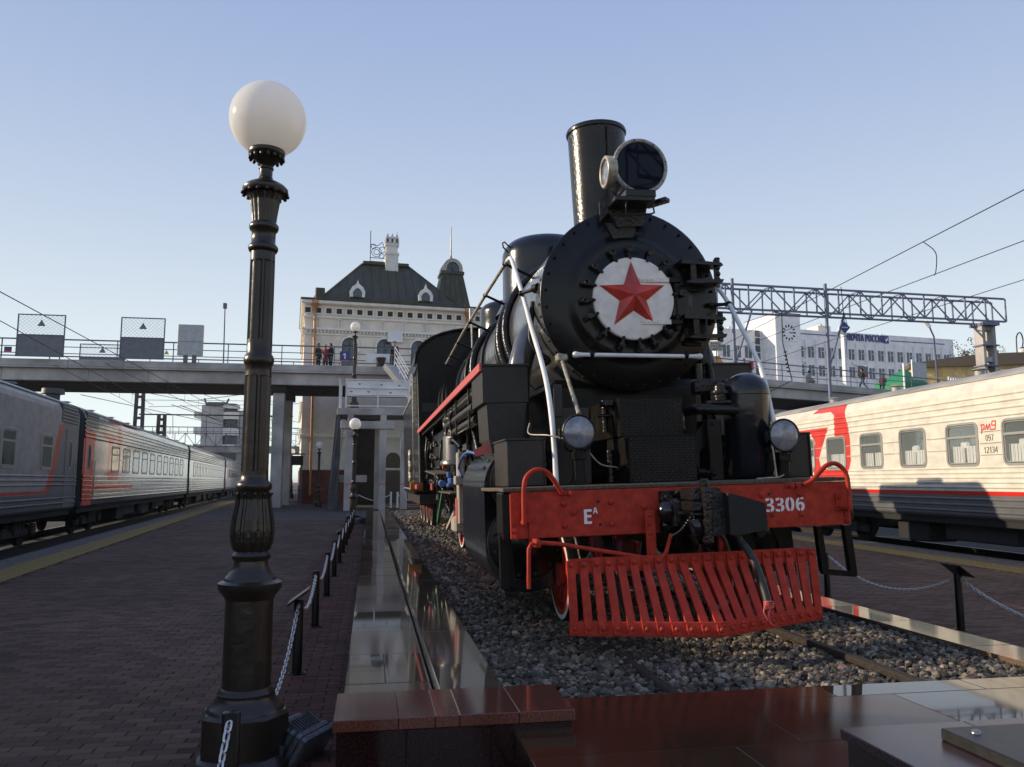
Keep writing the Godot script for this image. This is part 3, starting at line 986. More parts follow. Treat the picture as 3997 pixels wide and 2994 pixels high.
func trains() -> void:
	var dl := Vector3(-0.0898, 0, -0.996).normalized()
	var o := Vector3(-8.2, 0, -18.1)
	var lower := [1.02, 1.16, 1.31, 1.46, 1.61, 1.76, 3.05, 3.18, 3.31, 3.45, 3.58]
	# near left car: grey with a red ribbon
	var px := 2048.0 / 24.5
	var P := func(s: float, y: float) -> Vector2: return Vector2((s + 15.5) * px, (1.0 - (y - 0.7) / 3.4) * 256.0)
	var grey := Color(0.60, 0.58, 0.58)
	var im := livery(grey)
	fill_poly(im, [P.call(7.2, 4.1), P.call(9.2, 4.1), P.call(9.2, 0.6), P.call(5.8, 0.6), P.call(5.8, 1.3), P.call(7.2, 3.2)], Color(0.40, 0.41, 0.42))
	fill_poly(im, [P.call(-15.5, 1.25), P.call(9.0, 1.25), P.call(9.0, 0.6), P.call(-15.5, 0.6)], Color(0.36, 0.37, 0.39))
	fill_poly(im, [P.call(7.55, 3.22), P.call(6.95, 3.22), P.call(6.75, 3.05), P.call(6.35, 2.25), P.call(5.95, 1.55), P.call(5.75, 1.38), P.call(5.45, 1.34), P.call(-15.5, 1.34), P.call(-15.5, 1.26), P.call(5.9, 1.26), P.call(6.2, 1.33), P.call(6.45, 1.6), P.call(6.85, 2.3), P.call(7.2, 3.0), P.call(7.35, 3.13), P.call(7.55, 3.16)], Color(0.74, 0.24, 0.19))
	var gm := StandardMaterial3D.new()
	gm.resource_name = "grey_livery"
	gm.albedo_texture = weather(im, 5, 0.2)
	gm.roughness = 0.38
	var t := thing("train_carriage", "grey passenger carriage with a red ribbon, nearest on the left track", "train carriage", along(dl.x, dl.z, o.x - dl.x * 15.5, 0, o.z - dl.z * 15.5), "carriages of the train on the left track")
	var W := []
	var s := -13.0
	while s < 6.0:
		W.append([-(s + 15.5), -(s + 15.5) - 0.92, 1.96, 2.84, "t"])
		s += 1.906
	W = W.slice(0, 10)
	W[9] = [-(5.32 + 15.5), -(6.24 + 15.5), 1.96, 2.84, "t"]
	var dk := pm("car_door_grey", Color(0.13, 0.135, 0.14), 0.4)
	carriage(t, 24.5, gm, pm("roof_bluegrey", Color(0.2, 0.21, 0.23), 0.36, 0.3, "soft", 0.2), W, [0.98, 1.12, 1.5, 1.62, 1.74], false, [[-(7.62 + 15.5), -(8.62 + 15.5), dk]], M.frame_grey, pm("green_pane", Color(0.055, 0.07, 0.06), 0.05))
	var gr := obj("vent_grille", bm().lohi(Vector3(-0.2, 3.3, -24.3), Vector3(0.005, 3.85, -22.5), 0.02), M.train_dark, t)
	for k in 5:
		obj("grille_slat", bm().lohi(Vector3(-0.19 + 0.0, 3.36 + 0.1 * k, -24.2), Vector3(0.016, 3.385 + 0.1 * k, -22.6)), M.frame_grey, gr)
	# second car: cream and silver with a red end
	px = 2048.0 / 26.3
	var Q := func(s2: float, y: float) -> Vector2: return Vector2((s2 - 9.7) * px, (1.0 - (y - 0.7) / 3.4) * 256.0)
	var cream := Color(0.80, 0.775, 0.72)
	im = livery(cream)
	var red := Color(0.80, 0.25, 0.18)
	fill_poly(im, [Q.call(9.6, 3.25), Q.call(11.2, 3.25), Q.call(11.2, 0.9), Q.call(9.6, 0.9)], red)
	var sw2 := []
	for q in SWOOSH:
		sw2.append(Q.call(20.9 - q[0], q[1]))
	fill_poly(im, sw2, red)
	fill_poly(im, [Q.call(9.6, 1.5), Q.call(18.5, 1.5), Q.call(18.0, 1.3), Q.call(9.6, 1.3)], red)
	fill_poly(im, [Q.call(15.6, 4.05), Q.call(19.0, 4.05), Q.call(19.0, 3.75), Q.call(16.0, 3.75)], red)
	fill_poly(im, [Q.call(9.6, 0.98), Q.call(36.2, 0.98), Q.call(36.2, 0.6), Q.call(9.6, 0.6)], Color(0.35, 0.35, 0.36))
	var cm := StandardMaterial3D.new()
	cm.resource_name = "cream_livery"
	cm.albedo_texture = weather(im, 9, 0.18)
	cm.roughness = 0.12
	cm.metallic = 0.2
	t = thing("train_carriage", "ribbed cream carriage with a red door end, second on the left track", "train carriage", along(dl.x, dl.z, o.x + dl.x * 9.7, 0, o.z + dl.z * 9.7), "carriages of the train on the left track")
	carriage(t, 26.3, cm, M.train_roof, even_windows(-4.25, -24.5, 2.06, 1.25), lower, false, [[-0.2, -1.35, M.train_red]], M.frame_grey, M.mirror_pane, 0.055)
	var sr2 := bm()
	for y in [2.2, 2.42, 2.64]:
		for w in even_windows(-4.25, -24.5, 2.06, 1.25):
			sr2.lohi(Vector3(-0.004, y - 0.02, w[1] - 0.72), Vector3(0.014, y + 0.02, w[1] - 0.1))
	obj("side_rib", sr2, cm, t)
	gr = obj("vent_grille", bm().lohi(Vector3(-0.2, 3.3, -1.9), Vector3(0.005, 3.85, -0.2), 0.02), M.train_dark, t)
	for k in 5:
		obj("grille_slat", bm().lohi(Vector3(-0.19, 3.36 + 0.1 * k, -1.8), Vector3(0.016, 3.385 + 0.1 * k, -0.3)), M.frame_grey, gr)
	obj("exhaust_stack", bm().cyl(Vector3(-1.2, 4.1, -0.8), Vector3(-1.2, 4.45, -0.8), 0.22, 0.22, 12).cyl(Vector3(-1.2, 4.45, -0.8), Vector3(-1.2, 4.62, -0.8), 0.36, 0.34, 12), M.train_dark, t)
	var labels := ["plain cream ribbed carriage, third along the left track", "cream carriage with a red end, fourth along the left track", "cream carriage farthest along the left track"]
	var starts := [37.0, 65.6, 93.0]
	for i in 3:
		im = livery(cream)
		if i == 1:
			fill_poly(im, [Vector2(0, 70), Vector2(190, 70), Vector2(150, 235), Vector2(0, 235)], red)
		fill_poly(im, [Vector2(0, 235), Vector2(2048, 235), Vector2(2048, 256), Vector2(0, 256)], Color(0.35, 0.35, 0.36))
		var lm: StandardMaterial3D = cm.duplicate()
		lm.albedo_texture = weather(im, 20 + i, 0.15)
		t = thing("train_carriage", labels[i], "train carriage", along(dl.x, dl.z, o.x + dl.x * starts[i], 0, o.z + dl.z * starts[i]), "carriages of the train on the left track")
		carriage(t, 27.0, lm, M.train_roof, even_windows(-2.2, -25.0, 2.06, 1.2), lower, false, [], M.frame_grey, M.mirror_pane, 0.055)
	# right-hand car, sunlit, with the big red swoosh
	var dr := Vector3(0.052, 0, -0.9986).normalized()
	var R := Vector3(13.5, 0, -16.0)
	px = 2048.0 / 26.0
	var Z := func(s3: float, y: float) -> Vector2: return Vector2((11.0 - s3) * px, (1.0 - (y - 0.7) / 3.4) * 256.0)
	im = livery(Color(0.86, 0.84, 0.79))
	red = Color(0.83, 0.27, 0.24)
	var sw := []
	for q in SWOOSH:
		sw.append(Z.call(q[0], q[1]))
	fill_poly(im, sw, red)
	fill_poly(im, [Z.call(11.1, 1.38), Z.call(-15.1, 1.38), Z.call(-15.1, 1.28), Z.call(11.1, 1.28)], Color(0.80, 0.17, 0.13))
	fill_poly(im, [Z.call(11.1, 1.28), Z.call(-15.1, 1.28), Z.call(-15.1, 0.6), Z.call(11.1, 0.6)], Color(0.42, 0.42, 0.43))
	var rm := StandardMaterial3D.new()
	rm.resource_name = "cream_red_livery"
	rm.albedo_texture = weather(im, 31, 0.13)
	rm.roughness = 0.3
	W = []
	var sws := [9.5, 7.6, 5.75, 3.86, 1.99, 0.11, -1.75, -3.65, -5.53, -7.41, -9.29]
	for i in sws.size():
		var za: float = sws[i] + 1.02 - 11.0
		W.append([za, za - 1.02, 1.99, 2.9, "t" if i in [1, 3, 5, 6, 8] else "f"])
	t = thing("train_carriage", "sunlit cream carriage with a red swoosh and number 12134, right of the engine", "train carriage", along(-dr.x, -dr.z, R.x + dr.x * 11.0, 0, R.z + dr.z * 11.0), "carriages of the train on the right track")
	carriage(t, 26.0, rm, pm("roof_beige", Color(0.5, 0.46, 0.4), 0.5, 0, "soft", 0.2), W, [0.92, 1.06, 1.2, 1.47, 1.58, 1.69, 1.8, 1.91, 3.03, 3.19, 3.34, 3.48], true, [[-0.15, -1.2, M.train_red]], M.frame_grey, M.pane)
	var sr := bm()
	for i in sws.size() - 1:
		for y in [2.33, 2.63]:
			if i != 5:
				sr.lohi(Vector3(-0.004, y - 0.012, sws[i + 1] + 1.1 - 11.0), Vector3(0.012, y + 0.012, sws[i] - 0.1 - 11.0))
			else:
				for y2 in [2.18, 2.44, 2.7]:
					sr.lohi(Vector3(-0.004, y2 - 0.006, sws[i + 1] + 1.1 - 11.0), Vector3(0.006, y2 + 0.006, sws[i] - 0.1 - 11.0))
	obj("side_rib", sr, M.train_cream, t)
	words("number_text", "097", 0.135, M.letter_dark, t, Transform3D(SIDE, Vector3(0.003, 2.56, -11.3)), false, 0.85)
	words("number_text", "12134", 0.135, M.letter_dark, t, Transform3D(SIDE, Vector3(0.003, 2.29, -11.31)), false, 0.85)
	# the operator's three joined letters
	var lg := bm()
	lg.T = Transform3D(SIDE, Vector3(0.003, 2.8, -11.29))
	for q in [[[-0.25, 0.06], [-0.13, 0.06]], [[-0.21, 0.06], [-0.23, -0.14]], [[-0.13, 0.06], [-0.15, -0.04]], [[-0.15, -0.04], [-0.23, -0.06]], [[-0.12, -0.06], [-0.05, 0.06]], [[-0.05, 0.06], [-0.04, -0.06]], [[-0.04, -0.06], [0.04, 0.07]], [[0.04, 0.07], [0.05, -0.06]], [[0.05, -0.06], [0.2, -0.06]], [[0.2, -0.06], [0.23, 0.12]], [[0.23, 0.12], [0.12, 0.12]], [[0.12, 0.12], [0.1, 0.03]], [[0.1, 0.03], [0.2, 0.03]]]:
		lg.bar(Vector3(q[0][0], q[0][1], 0), Vector3(q[1][0], q[1][1], 0), 0.004, 0.028, Vector3.BACK.cross(Vector3(q[1][0] - q[0][0], q[1][1] - q[0][1], 0)).normalized())
	obj("operator_mark", lg, M.letter_red, t)
	im = livery(Color(0.62, 0.60, 0.57), 256, 64)
	var bm2: StandardMaterial3D = rm.duplicate()
	bm2.albedo_texture = ImageTexture.create_from_image(im)
	t = thing("train_carriage", "grey carriage under the footbridge, behind the engine on the right track", "train carriage", along(-dr.x, -dr.z, R.x + dr.x * 37.8, 0, R.z + dr.z * 37.8), "carriages of the train on the right track")
	carriage(t, 26.0, bm2, M.train_roof, even_windows(-3.0, -23.0, 2.0, 1.0), lower, false, [], M.frame_grey, M.mirror_pane)
	t = thing("train_carriage", "sunlit cream carriage next along the right track, past the camera", "train carriage", along(-dr.x, -dr.z, R.x - dr.x * 15.8, 0, R.z - dr.z * 15.8), "carriages of the train on the right track")
	carriage(t, 26.0, M.train_cream, M.train_roof, even_windows(-3.0, -23.0, 2.0, 1.0), lower, false, [], M.frame_grey, M.mirror_pane)

func hexnut(b: B, p: Vector3, r: float, d: Vector3, l: float) -> void:
	b.cyl(p, p + d * l, r, r, 6)
	b.cyl(p + d * l, p + d * (l * 1.6), r * 0.5, r * 0.4, 8)

func engine() -> void:
	# the engine leans a little to its left on the old track
	loco = thing("steam_locomotive", "black steam locomotive with red star, red buffer beam and red cowcatcher", "locomotive", Transform3D(Basis(Vector3.BACK, 0.031), Vector3(2.69, 0.32, -6.44)))
	for s in [-1, 1]:
		rail("rail", "rusty rail in the gravel under the %s wheels of the steam engine" % ("left" if s < 0 else "right"), loco.transform * Vector3(s * 0.79, 0, 1.72), loco.transform * Vector3(s * 0.79, 0, -31), "", 0.19)
	engine_front()
	engine_top()
	engine_beam()
	engine_side()
	tender()

func engine_front() -> void:
	var Z := Vector3.BACK
	var c := Vector3(0, 3.14, 0)
	var sb := bm()
	sb.cyl(c + Z * -3.3, c + Z * -1.335, 0.93, 0.93, 64)
	obj("smokebox", sb, M.black_shine, loco)
	var fr := bm().at(Transform3D(FWD, c + Z * -1.31))
	fr.lathe([Vector2(0.93, -0.04), Vector2(0.945, -0.035), Vector2(0.948, -0.01), Vector2(0.94, 0.0), Vector2(0.70, 0.0), Vector2(0.66, 0.012), Vector2(0.625, 0.04), Vector2(0.60, 0.055), Vector2(0.56, 0.05), Vector2(0.5, 0.055), Vector2(0.46, 0.075), Vector2(0.43, 0.09), Vector2(0.0, 0.09)], 72, 0.5)
	var front := obj("smokebox_front", fr, M.black_satin, loco)
	var bolt := bm().at(Transform3D(FWD, Vector3.ZERO)).lathe([Vector2(0.017, 0), Vector2(0.016, 0.006), Vector2(0.01, 0.013), Vector2(0, 0.015)], 10, -1.0).mesh()
	for i in 32:
		var a := TAU * (i + 0.5) / 32
		mi("bolt", bolt, M.black, front, Transform3D(Basis(), c + Vector3(cos(a) * 0.893, sin(a) * 0.893, -1.31)))
	for i in 36:      # rivets round the barrel behind the rim
		var a := PI * 0.30 + TAU * 0.8 * i / 36
		for w in [-1.45]:
			var nrm := Vector3(cos(a), sin(a), 0)
			mi("rivet", bolt, M.black, front, Transform3D(Basis(Vector3(0, 0, 1).cross(nrm).normalized(), Vector3(0, 0, 1), nrm), c + nrm * 0.93 + Z * w))
	var door := bm().at(Transform3D(FWD, c + Vector3(-0.005, -0.02, -1.23)))
	door.lathe([Vector2(0.425, 0), Vector2(0.427, 0.035), Vector2(0.42, 0.045), Vector2(0.405, 0.048), Vector2(0, 0.05)], 64, 0.5)
	var dn := obj("smokebox_door", door, M.door_white, loco)
	var star := bm()
	var sc := c + Vector3(-0.02, -0.0, -1.175)
	var pts := []
	for i in 10:
		var a := PI / 2 + TAU * i / 10 + 0.012
		var r := 0.36 if i % 2 == 0 else 0.148
		pts.append(sc + Vector3(cos(a) * r, sin(a) * r, 0))
	for i in 10:
		star.tri(sc + Z * 0.085, pts[i], pts[(i + 1) % 10])
		star.quad(pts[i] - Z * 0.02, pts[(i + 1) % 10] - Z * 0.02, pts[(i + 1) % 10], pts[i])
	obj("red_star", star, M.red_star, dn)
	var dog := bm()
	dog.box(Vector3(0.475, 0, 0.03), Vector3(0.13, 0.034, 0.03), 0.008)
	dog.cyl(Vector3(0.52, 0, -0.03), Vector3(0.52, 0, 0.075), 0.016, 0.016, 8)
	dog.cyl(Vector3(0.505, 0, 0.045), Vector3(0.505, 0, 0.075), 0.031, 0.031, 6)
	dog.box(Vector3(0.535, 0, 0.0), Vector3(0.05, 0.055, 0.05), 0.012)
	dog.box(Vector3(0.42, 0, 0.05), Vector3(0.03, 0.03, 0.03), 0.01)
	var dm := dog.mesh()
	for i in 16:
		var a := deg_to_rad(93.0 - 22.5 * i)
		if i == 3 or i == 5:
			continue
		mi("door_clamp", dm, M.iron, dn, Transform3D(Basis(Z, a + 0.05 * sin(i * 5.0)) * Basis(Vector3.RIGHT, 0.1 * sin(i * 3.0)), c + Vector3(-0.005, -0.02, -1.225)))
	for y in [0.19, -0.245]:
		var st := bm()
		st.lohi(Vector3(0.06, y - 0.025, -1.18), Vector3(0.4, y + 0.025, -1.168), 0.004)
		for k in 3:
			st.ball(Vector3(0.09 + 0.05 * k, y, -1.167), 0.012, 8, 0.7)
		obj("hinge_strap", st, M.door_white, dn, Transform3D(Basis(), Vector3(0, 3.14 - 0.02, 0)))
		var kn := bm()
		kn.lohi(Vector3(0.37, y - 0.03, -1.24), Vector3(0.50, y + 0.03, -1.16), 0.01)
		kn.cyl(Vector3(0.455, y - 0.08, -1.2), Vector3(0.455, y + 0.08, -1.2), 0.03, 0.03, 10)
		obj("hinge_knuckle", kn, M.black, dn, Transform3D(Basis(), Vector3(0, 3.12, 0)))
	obj("hinge_pin", bm().cyl(Vector3(0.455, 2.8, -1.2), Vector3(0.455, 3.42, -1.2), 0.018, 0.018, 8), M.black, dn)
	for y in [3.40, 2.83]:      # the pair of heavy lugs at the right of the front plate
		var hb := bm()
		hb.prism([Vector2(0.5, y + 0.12), Vector2(0.93, y + 0.09), Vector2(0.95, y + 0.06), Vector2(0.5, y + 0.075)], -1.31, -1.12)
		hb.prism([Vector2(0.53, y - 0.12), Vector2(0.62, y - 0.13), Vector2(0.93, y - 0.12), Vector2(0.95, y - 0.085), Vector2(0.62, y - 0.085)], -1.31, -1.12)
		hb.lohi(Vector3(0.5, y - 0.14, -1.31), Vector3(0.7, y + 0.12, -1.29), 0.008)
		hb.lohi(Vector3(0.6, y - 0.08, -1.29), Vector3(0.66, y + 0.075, -1.14))
		hb.cyl(Vector3(0.885, y - 0.15, -1.17), Vector3(0.885, y + 0.13, -1.17), 0.022, 0.022, 10)
		hb.cyl(Vector3(0.925, y - 0.15, -1.22), Vector3(0.925, y + 0.13, -1.22), 0.022, 0.022, 10)
		for k in 4:
			hb.ball(Vector3(0.90, y - 0.09 + 0.065 * k, -1.15), 0.028, 8)
		hb.ball(Vector3(0.91, y + 0.14, -1.18), 0.035, 8, 0.6)
		hb.cyl(Vector3(0.55, y - 0.16, -1.29), Vector3(0.72, y - 0.17, -1.27), 0.02, 0.02, 8)
		obj("door_lug", hb, M.black_lumpy, front)
	var gr := bm().cyl(Vector3(-0.655, 2.535, -1.12), Vector3(0.635, 2.512, -1.12), 0.021, 0.021, 12)
	gr.ball(Vector3(-0.655, 2.535, -1.12), 0.034).ball(Vector3(0.635, 2.512, -1.12), 0.032)
	gr.cyl(Vector3(-0.65, 2.535, -1.12), Vector3(-0.56, 2.532, -1.12), 0.029, 0.02, 10)
	gr.cyl(Vector3(0.63, 2.512, -1.12), Vector3(0.54, 2.514, -1.12), 0.029, 0.02, 10)
	var hg := obj("front_handrail", gr, M.white_paint, loco)
	for x in [-0.49, 0.49]:
		var s := bm().cyl(Vector3(x, 2.53 - 0.018 * x, -1.31), Vector3(x, 2.53 - 0.018 * x, -1.12), 0.018, 0.018, 8).ball(Vector3(x, 2.53 - 0.018 * x, -1.12), 0.033, 10)
		s.ball(Vector3(x, 2.53 - 0.018 * x, -1.3), 0.04, 10, 0.6)
		obj("handrail_stanchion", s, M.black, hg)
	# headlamp
	var hc := Vector3(0.085, 4.46, -1.06)
	var yaw := Basis(Vector3.UP, 0.03)
	var body := bm().at(Transform3D(yaw * FWD, hc))
	body.lathe([Vector2(0.0, -0.46), Vector2(0.14, -0.45), Vector2(0.22, -0.40), Vector2(0.255, -0.3), Vector2(0.262, -0.05), Vector2(0.265, 0.0)], 40, 0.6)
	var hl := obj("headlamp", body, M.black_gloss, loco)
	obj("rim", bm().at(Transform3D(yaw * FWD, hc)).lathe([Vector2(0.265, -0.03), Vector2(0.29, -0.025), Vector2(0.295, 0.0), Vector2(0.288, 0.02), Vector2(0.262, 0.022), Vector2(0.255, 0.008)], 48, 0.3), pm("rim_cream", Color(0.5, 0.47, 0.42), 0.4, 0.2, "mottle", 1.5), hl)
	obj("lens", bm().at(Transform3D(yaw * FWD, hc)).lathe([Vector2(0.256, 0.006), Vector2(0.0, 0.0065)], 48), M.lens_dark, hl)
	var rv := bm()
	for i in 8:
		var a := TAU * i / 8 + 0.2
		rv.ball(hc + yaw * Vector3(cos(a) * 0.275, sin(a) * 0.275, 0.02), 0.009, 8)
	obj("rim_screw", rv, M.iron, hl)
	var sp := Vector3(-0.225, 4.43, -1.17)
	obj("side_window", bm().at(Transform3D(Basis(Z, PI / 2) * Basis.from_scale(Vector3(1, 1, 1)), sp)).lathe([Vector2(0.16, -0.06), Vector2(0.165, 0.035), Vector2(0.15, 0.045), Vector2(0.13, 0.04), Vector2(0.128, 0.02), Vector2(0, 0.02)], 28, 0.3), M.cream_metal, hl)
	obj("side_glass", bm().at(Transform3D(Basis(Z, PI / 2), sp)).lathe([Vector2(0.128, 0.022), Vector2(0, 0.0225)], 28), M.lens_milky, hl)
	var bk := bm()
	bk.lohi(Vector3(-0.10, 4.12, -1.5), Vector3(0.22, 4.2, -1.0), 0.01)
	bk.lohi(Vector3(-0.22, 4.07, -1.55), Vector3(0.20, 4.12, -0.98), 0.008)
	bk.bar(Vector3(0.18, 4.095, -1.2), Vector3(0.34, 4.1, -1.0), 0.09, 0.05, Vector3.UP, 0.01)
	bk.prism([Vector2(-0.20, 4.07), Vector2(0.20, 4.07), Vector2(0.16, 3.9), Vector2(-0.12, 3.88)], -1.5, -1.25)
	bk.prism([Vector2(-0.24, 3.93), Vector2(0.1, 3.93), Vector2(0.04, 3.74), Vector2(-0.14, 3.73)], -1.308, -1.285)
	bk.prism([Vector2(-0.31, 4.14), Vector2(-0.2, 4.2), Vector2(-0.2, 4.05), Vector2(-0.31, 3.93)], -1.25, -1.235)
	bk.tube([Vector3(-0.1, 4.08, -1.0), Vector3(-0.12, 3.94, -0.98), Vector3(-0.06, 3.925, -0.98), Vector3(0.14, 3.935, -0.98), Vector3(0.18, 3.95, -0.98), Vector3(0.17, 4.08, -1.0)], 0.01, 6)
	obj("lamp_bracket", bk, M.black_lumpy, loco)
	obj("rust_patch", bm().lohi(Vector3(-0.1, 3.86, -1.30), Vector3(0.06, 3.9, -1.278), 0.004), pm("rusty", Color(0.06, 0.03, 0.018), 0.7), loco)

func engine_top() -> void:
	var Z := Vector3.BACK
	var c := Vector3(0, 3.14, 0)
	var ch := bm().at(Transform3D(Basis(), Vector3(0.045, 0, -2.41)))
	ch.lathe([Vector2(0.42, 3.96), Vector2(0.34, 4.03), Vector2(0.306, 4.12), Vector2(0.304, 4.2), Vector2(0.34, 5.37), Vector2(0.356, 5.375), Vector2(0.36, 5.40), Vector2(0.35, 5.425), Vector2(0.33, 5.43), Vector2(0.315, 5.41), Vector2(0.28, 4.4), Vector2(0, 4.4)], 56, 0.6)
	obj("chimney", ch, M.black_lumpy, loco)
	var sm := bm().bar(Vector3(0.06, 4.15, -2.07), Vector3(0.075, 5.35, -2.055), 0.03, 0.012)
	obj("chimney_seam", sm, M.black_lumpy, loco)
	var bo := bm()
	bo.cyl(c + Z * -9.4, c + Z * -3.3, 0.90, 0.88, 56)
	obj("boiler", bo, M.black_shine, loco)
	for w in [-3.35, -4.5, -5.9, -7.2, -8.4, -9.35]:
		obj("boiler_band", bm().at(Transform3D(FWD, c + Z * w)).lathe([Vector2(0.88, -0.05), Vector2(0.925, -0.045), Vector2(0.925, 0.045), Vector2(0.88, 0.05)], 56, 0.3), M.black, loco)
	var fb := bm()
	fb.cyl(c + Z * -12.9, c + Z * -9.4, 1.04, 0.96, 48)
	fb.lohi(Vector3(-1.0, 1.3, -12.9), Vector3(1.0, 3.0, -9.6), 0.1)
	obj("firebox", fb, M.black_shine, loco)
	for w in [-9.5, -10.4, -11.3, -12.2]:
		obj("boiler_band", bm().at(Transform3D(FWD, c + Z * w)).lathe([Vector2(0.9, -0.06), Vector2(1.05, -0.055), Vector2(1.06, 0.055), Vector2(0.9, 0.06)], 48, 0.3), M.black, loco)
	var dome := [Vector2(0.78, 3.75), Vector2(0.70, 3.9), Vector2(0.655, 4.02), Vector2(0.65, 4.5)]
	for i in 9:
		var a := PI / 2 * i / 8
		dome.append(Vector2(0.40 + 0.25 * cos(a), 4.64 + 0.27 * sin(a)))
	dome.append(Vector2(0, 4.94))
	obj("steam_dome", bm().at(Transform3D(Basis(), Vector3(0, 0, -5.2))).lathe(dome, 56, 0.6), M.black_gloss, loco)
	obj("dome_lug", bm().tube([Vector3(-0.56, 4.72, -4.95), Vector3(-0.66, 4.82, -4.95), Vector3(-0.69, 4.80, -4.95), Vector3(-0.68, 4.74, -4.95), Vector3(-0.61, 4.66, -4.95)], 0.012, 6), M.black, loco)
	var d2 := []
	for q in dome:
		d2.append(Vector2(q.x * 0.85, 3.7 + (q.y - 3.7) * 0.75))
	obj("sand_dome", bm().at(Transform3D(Basis(), Vector3(-0.05, 0, -8.2))).lathe(d2, 40, 0.6), M.black_gloss, loco)
	var sv := bm()
	sv.cyl(Vector3(-0.3, 4.0, -10.2), Vector3(-0.3, 4.5, -10.2), 0.08, 0.06, 10)
	sv.cyl(Vector3(0.15, 4.0, -10.2), Vector3(0.15, 4.45, -10.2), 0.08, 0.06, 10)
	sv.cyl(Vector3(-0.62, 3.9, -9.3), Vector3(-0.62, 4.55, -9.3), 0.018, 0.018, 6)
	sv.cyl(Vector3(-0.62, 4.5, -9.3), Vector3(-0.62, 4.75, -9.3), 0.05, 0.05, 8)
	obj("safety_valve", sv, M.steel, loco)
	# pipes that climb over the barrel
	for q in [[-3.15, 0.05, 0.97], [-3.75, 0.055, 0.95], [-4.1, 0.035, 0.94], [-6.6, 0.06, 0.95], [-7.6, 0.04, 0.94]]:
		var pts := []
		for i in 16:
			var a := deg_to_rad(72.0 + 130.0 * i / 15)
			pts.append(c + Vector3(cos(a) * q[2], sin(a) * q[2], q[0] - 0.25 * sin(i * 0.2)))
		obj("boiler_pipe", bm().tube(pts, q[1], 10), M.black_lumpy if q[1] > 0.045 else M.black, loco)
	var stp := smooth([Vector3(-0.80, 3.0, -2.1), Vector3(-0.93, 2.86, -2.05), Vector3(-1.03, 2.6, -2.0), Vector3(-1.08, 2.3, -2.0), Vector3(-1.1, 1.6, -2.0)], 6)
	obj("steam_pipe", bm().tube(stp, 0.13, 16), M.black_shine, loco)
	var stq := []
	for p in stp:
		stq.append(Vector3(-p.x, p.y, p.z))
	obj("steam_pipe", bm().tube(stq, 0.15, 16), M.black_lumpy, loco)
	var hk := smooth([Vector3(-0.93, 3.2, -1.75), Vector3(-0.98, 2.8, -1.7), Vector3(-0.9, 2.62, -1.62), Vector3(-0.82, 2.55, -1.6), Vector3(-0.9, 2.5, -1.6)], 5)
	obj("drain_pipe", bm().tube(hk, 0.03, 8), M.black, loco)
	# white handrails
	var lp := smooth([Vector3(-1.06, 1.28, -0.41), Vector3(-1.05, 1.76, -0.51), Vector3(-1.04, 2.16, -0.71), Vector3(-1.03, 2.48, -1.01), Vector3(-1.01, 2.84, -1.46), Vector3(-1.005, 3.25, -1.86), Vector3(-1.005, 3.73, -2.36), Vector3(-1.01, 3.90, -2.56), Vector3(-1.015, 3.925, -2.75)], 4)
	obj("handrail", bm().tube(lp, 0.024, 10), M.white_paint, loco)
	var rp := smooth([Vector3(1.055, 1.28, -0.42), Vector3(1.06, 1.785, -0.5), Vector3(1.06, 1.94, -0.55), Vector3(1.06, 2.26, -0.65), Vector3(1.06, 2.557, -0.84), Vector3(1.06, 2.81, -1.05), Vector3(1.06, 3.09, -1.28), Vector3(1.06, 3.3, -1.5), Vector3(1.05, 3.7, -2.0), Vector3(1.02, 4.0, -2.7)], 4)
	obj("handrail", bm().tube(rp, 0.024, 10), M.white_paint, loco)
	var side := [lp[lp.size() - 1], Vector3(-1.02, 3.93, -4.55), Vector3(-1.02, 3.91, -7.4), Vector3(-1.02, 3.82, -10.6)]
	obj("handrail", bm().tube(side, 0.022, 10), M.cream_metal, loco)
	obj("handrail", bm().tube([Vector3(1.02, 4.0, -2.7), Vector3(1.02, 3.9, -10.6)], 0.022, 8), M.cream_metal, loco)
	for w in [-2.9, -4.6, -6.4, -8.2, -9.6, -10.6]:
		var y = 3.93 - (w + 4.55) * -0.018
		if w > -4.0:
			y = 3.925
		var s := bm().cyl(Vector3(-0.55, y - 0.22, w), Vector3(-1.02, y, w), 0.022, 0.018, 8)
		s.ball(Vector3(-1.02, y, w), 0.036, 10)
		obj("handrail_stanchion", s, M.black, loco)
	var k := bm().cyl(Vector3(-0.90, 3.32, -1.6), Vector3(-1.03, 3.32, -1.87), 0.024, 0.02, 8)
	k.ball(Vector3(-1.03, 3.32, -1.87), 0.034, 10)
	k.cyl(Vector3(-0.9, 3.32, -1.58), Vector3(-0.93, 3.32, -1.66), 0.05, 0.05, 8)
	obj("handrail_stanchion", k, M.black, loco)
	var k2 := bm().cyl(Vector3(0.86, 3.08, -1.305), Vector3(1.06, 3.09, -1.28), 0.022, 0.018, 8)
	k2.ball(Vector3(1.06, 3.09, -1.28), 0.034, 10).ball(Vector3(0.86, 3.08, -1.29), 0.03, 8)
	obj("handrail_stanchion", k2, M.black, loco)
	var strut := bm().cyl(Vector3(-0.74, 2.53, -1.36), Vector3(-0.82, 1.9, -0.46), 0.02, 0.02, 8)
	strut.lohi(Vector3(-0.8, 2.5, -1.4), Vector3(-0.68, 2.58, -1.3), 0.015)
	obj("brace_rod", strut, M.cream_metal, loco)


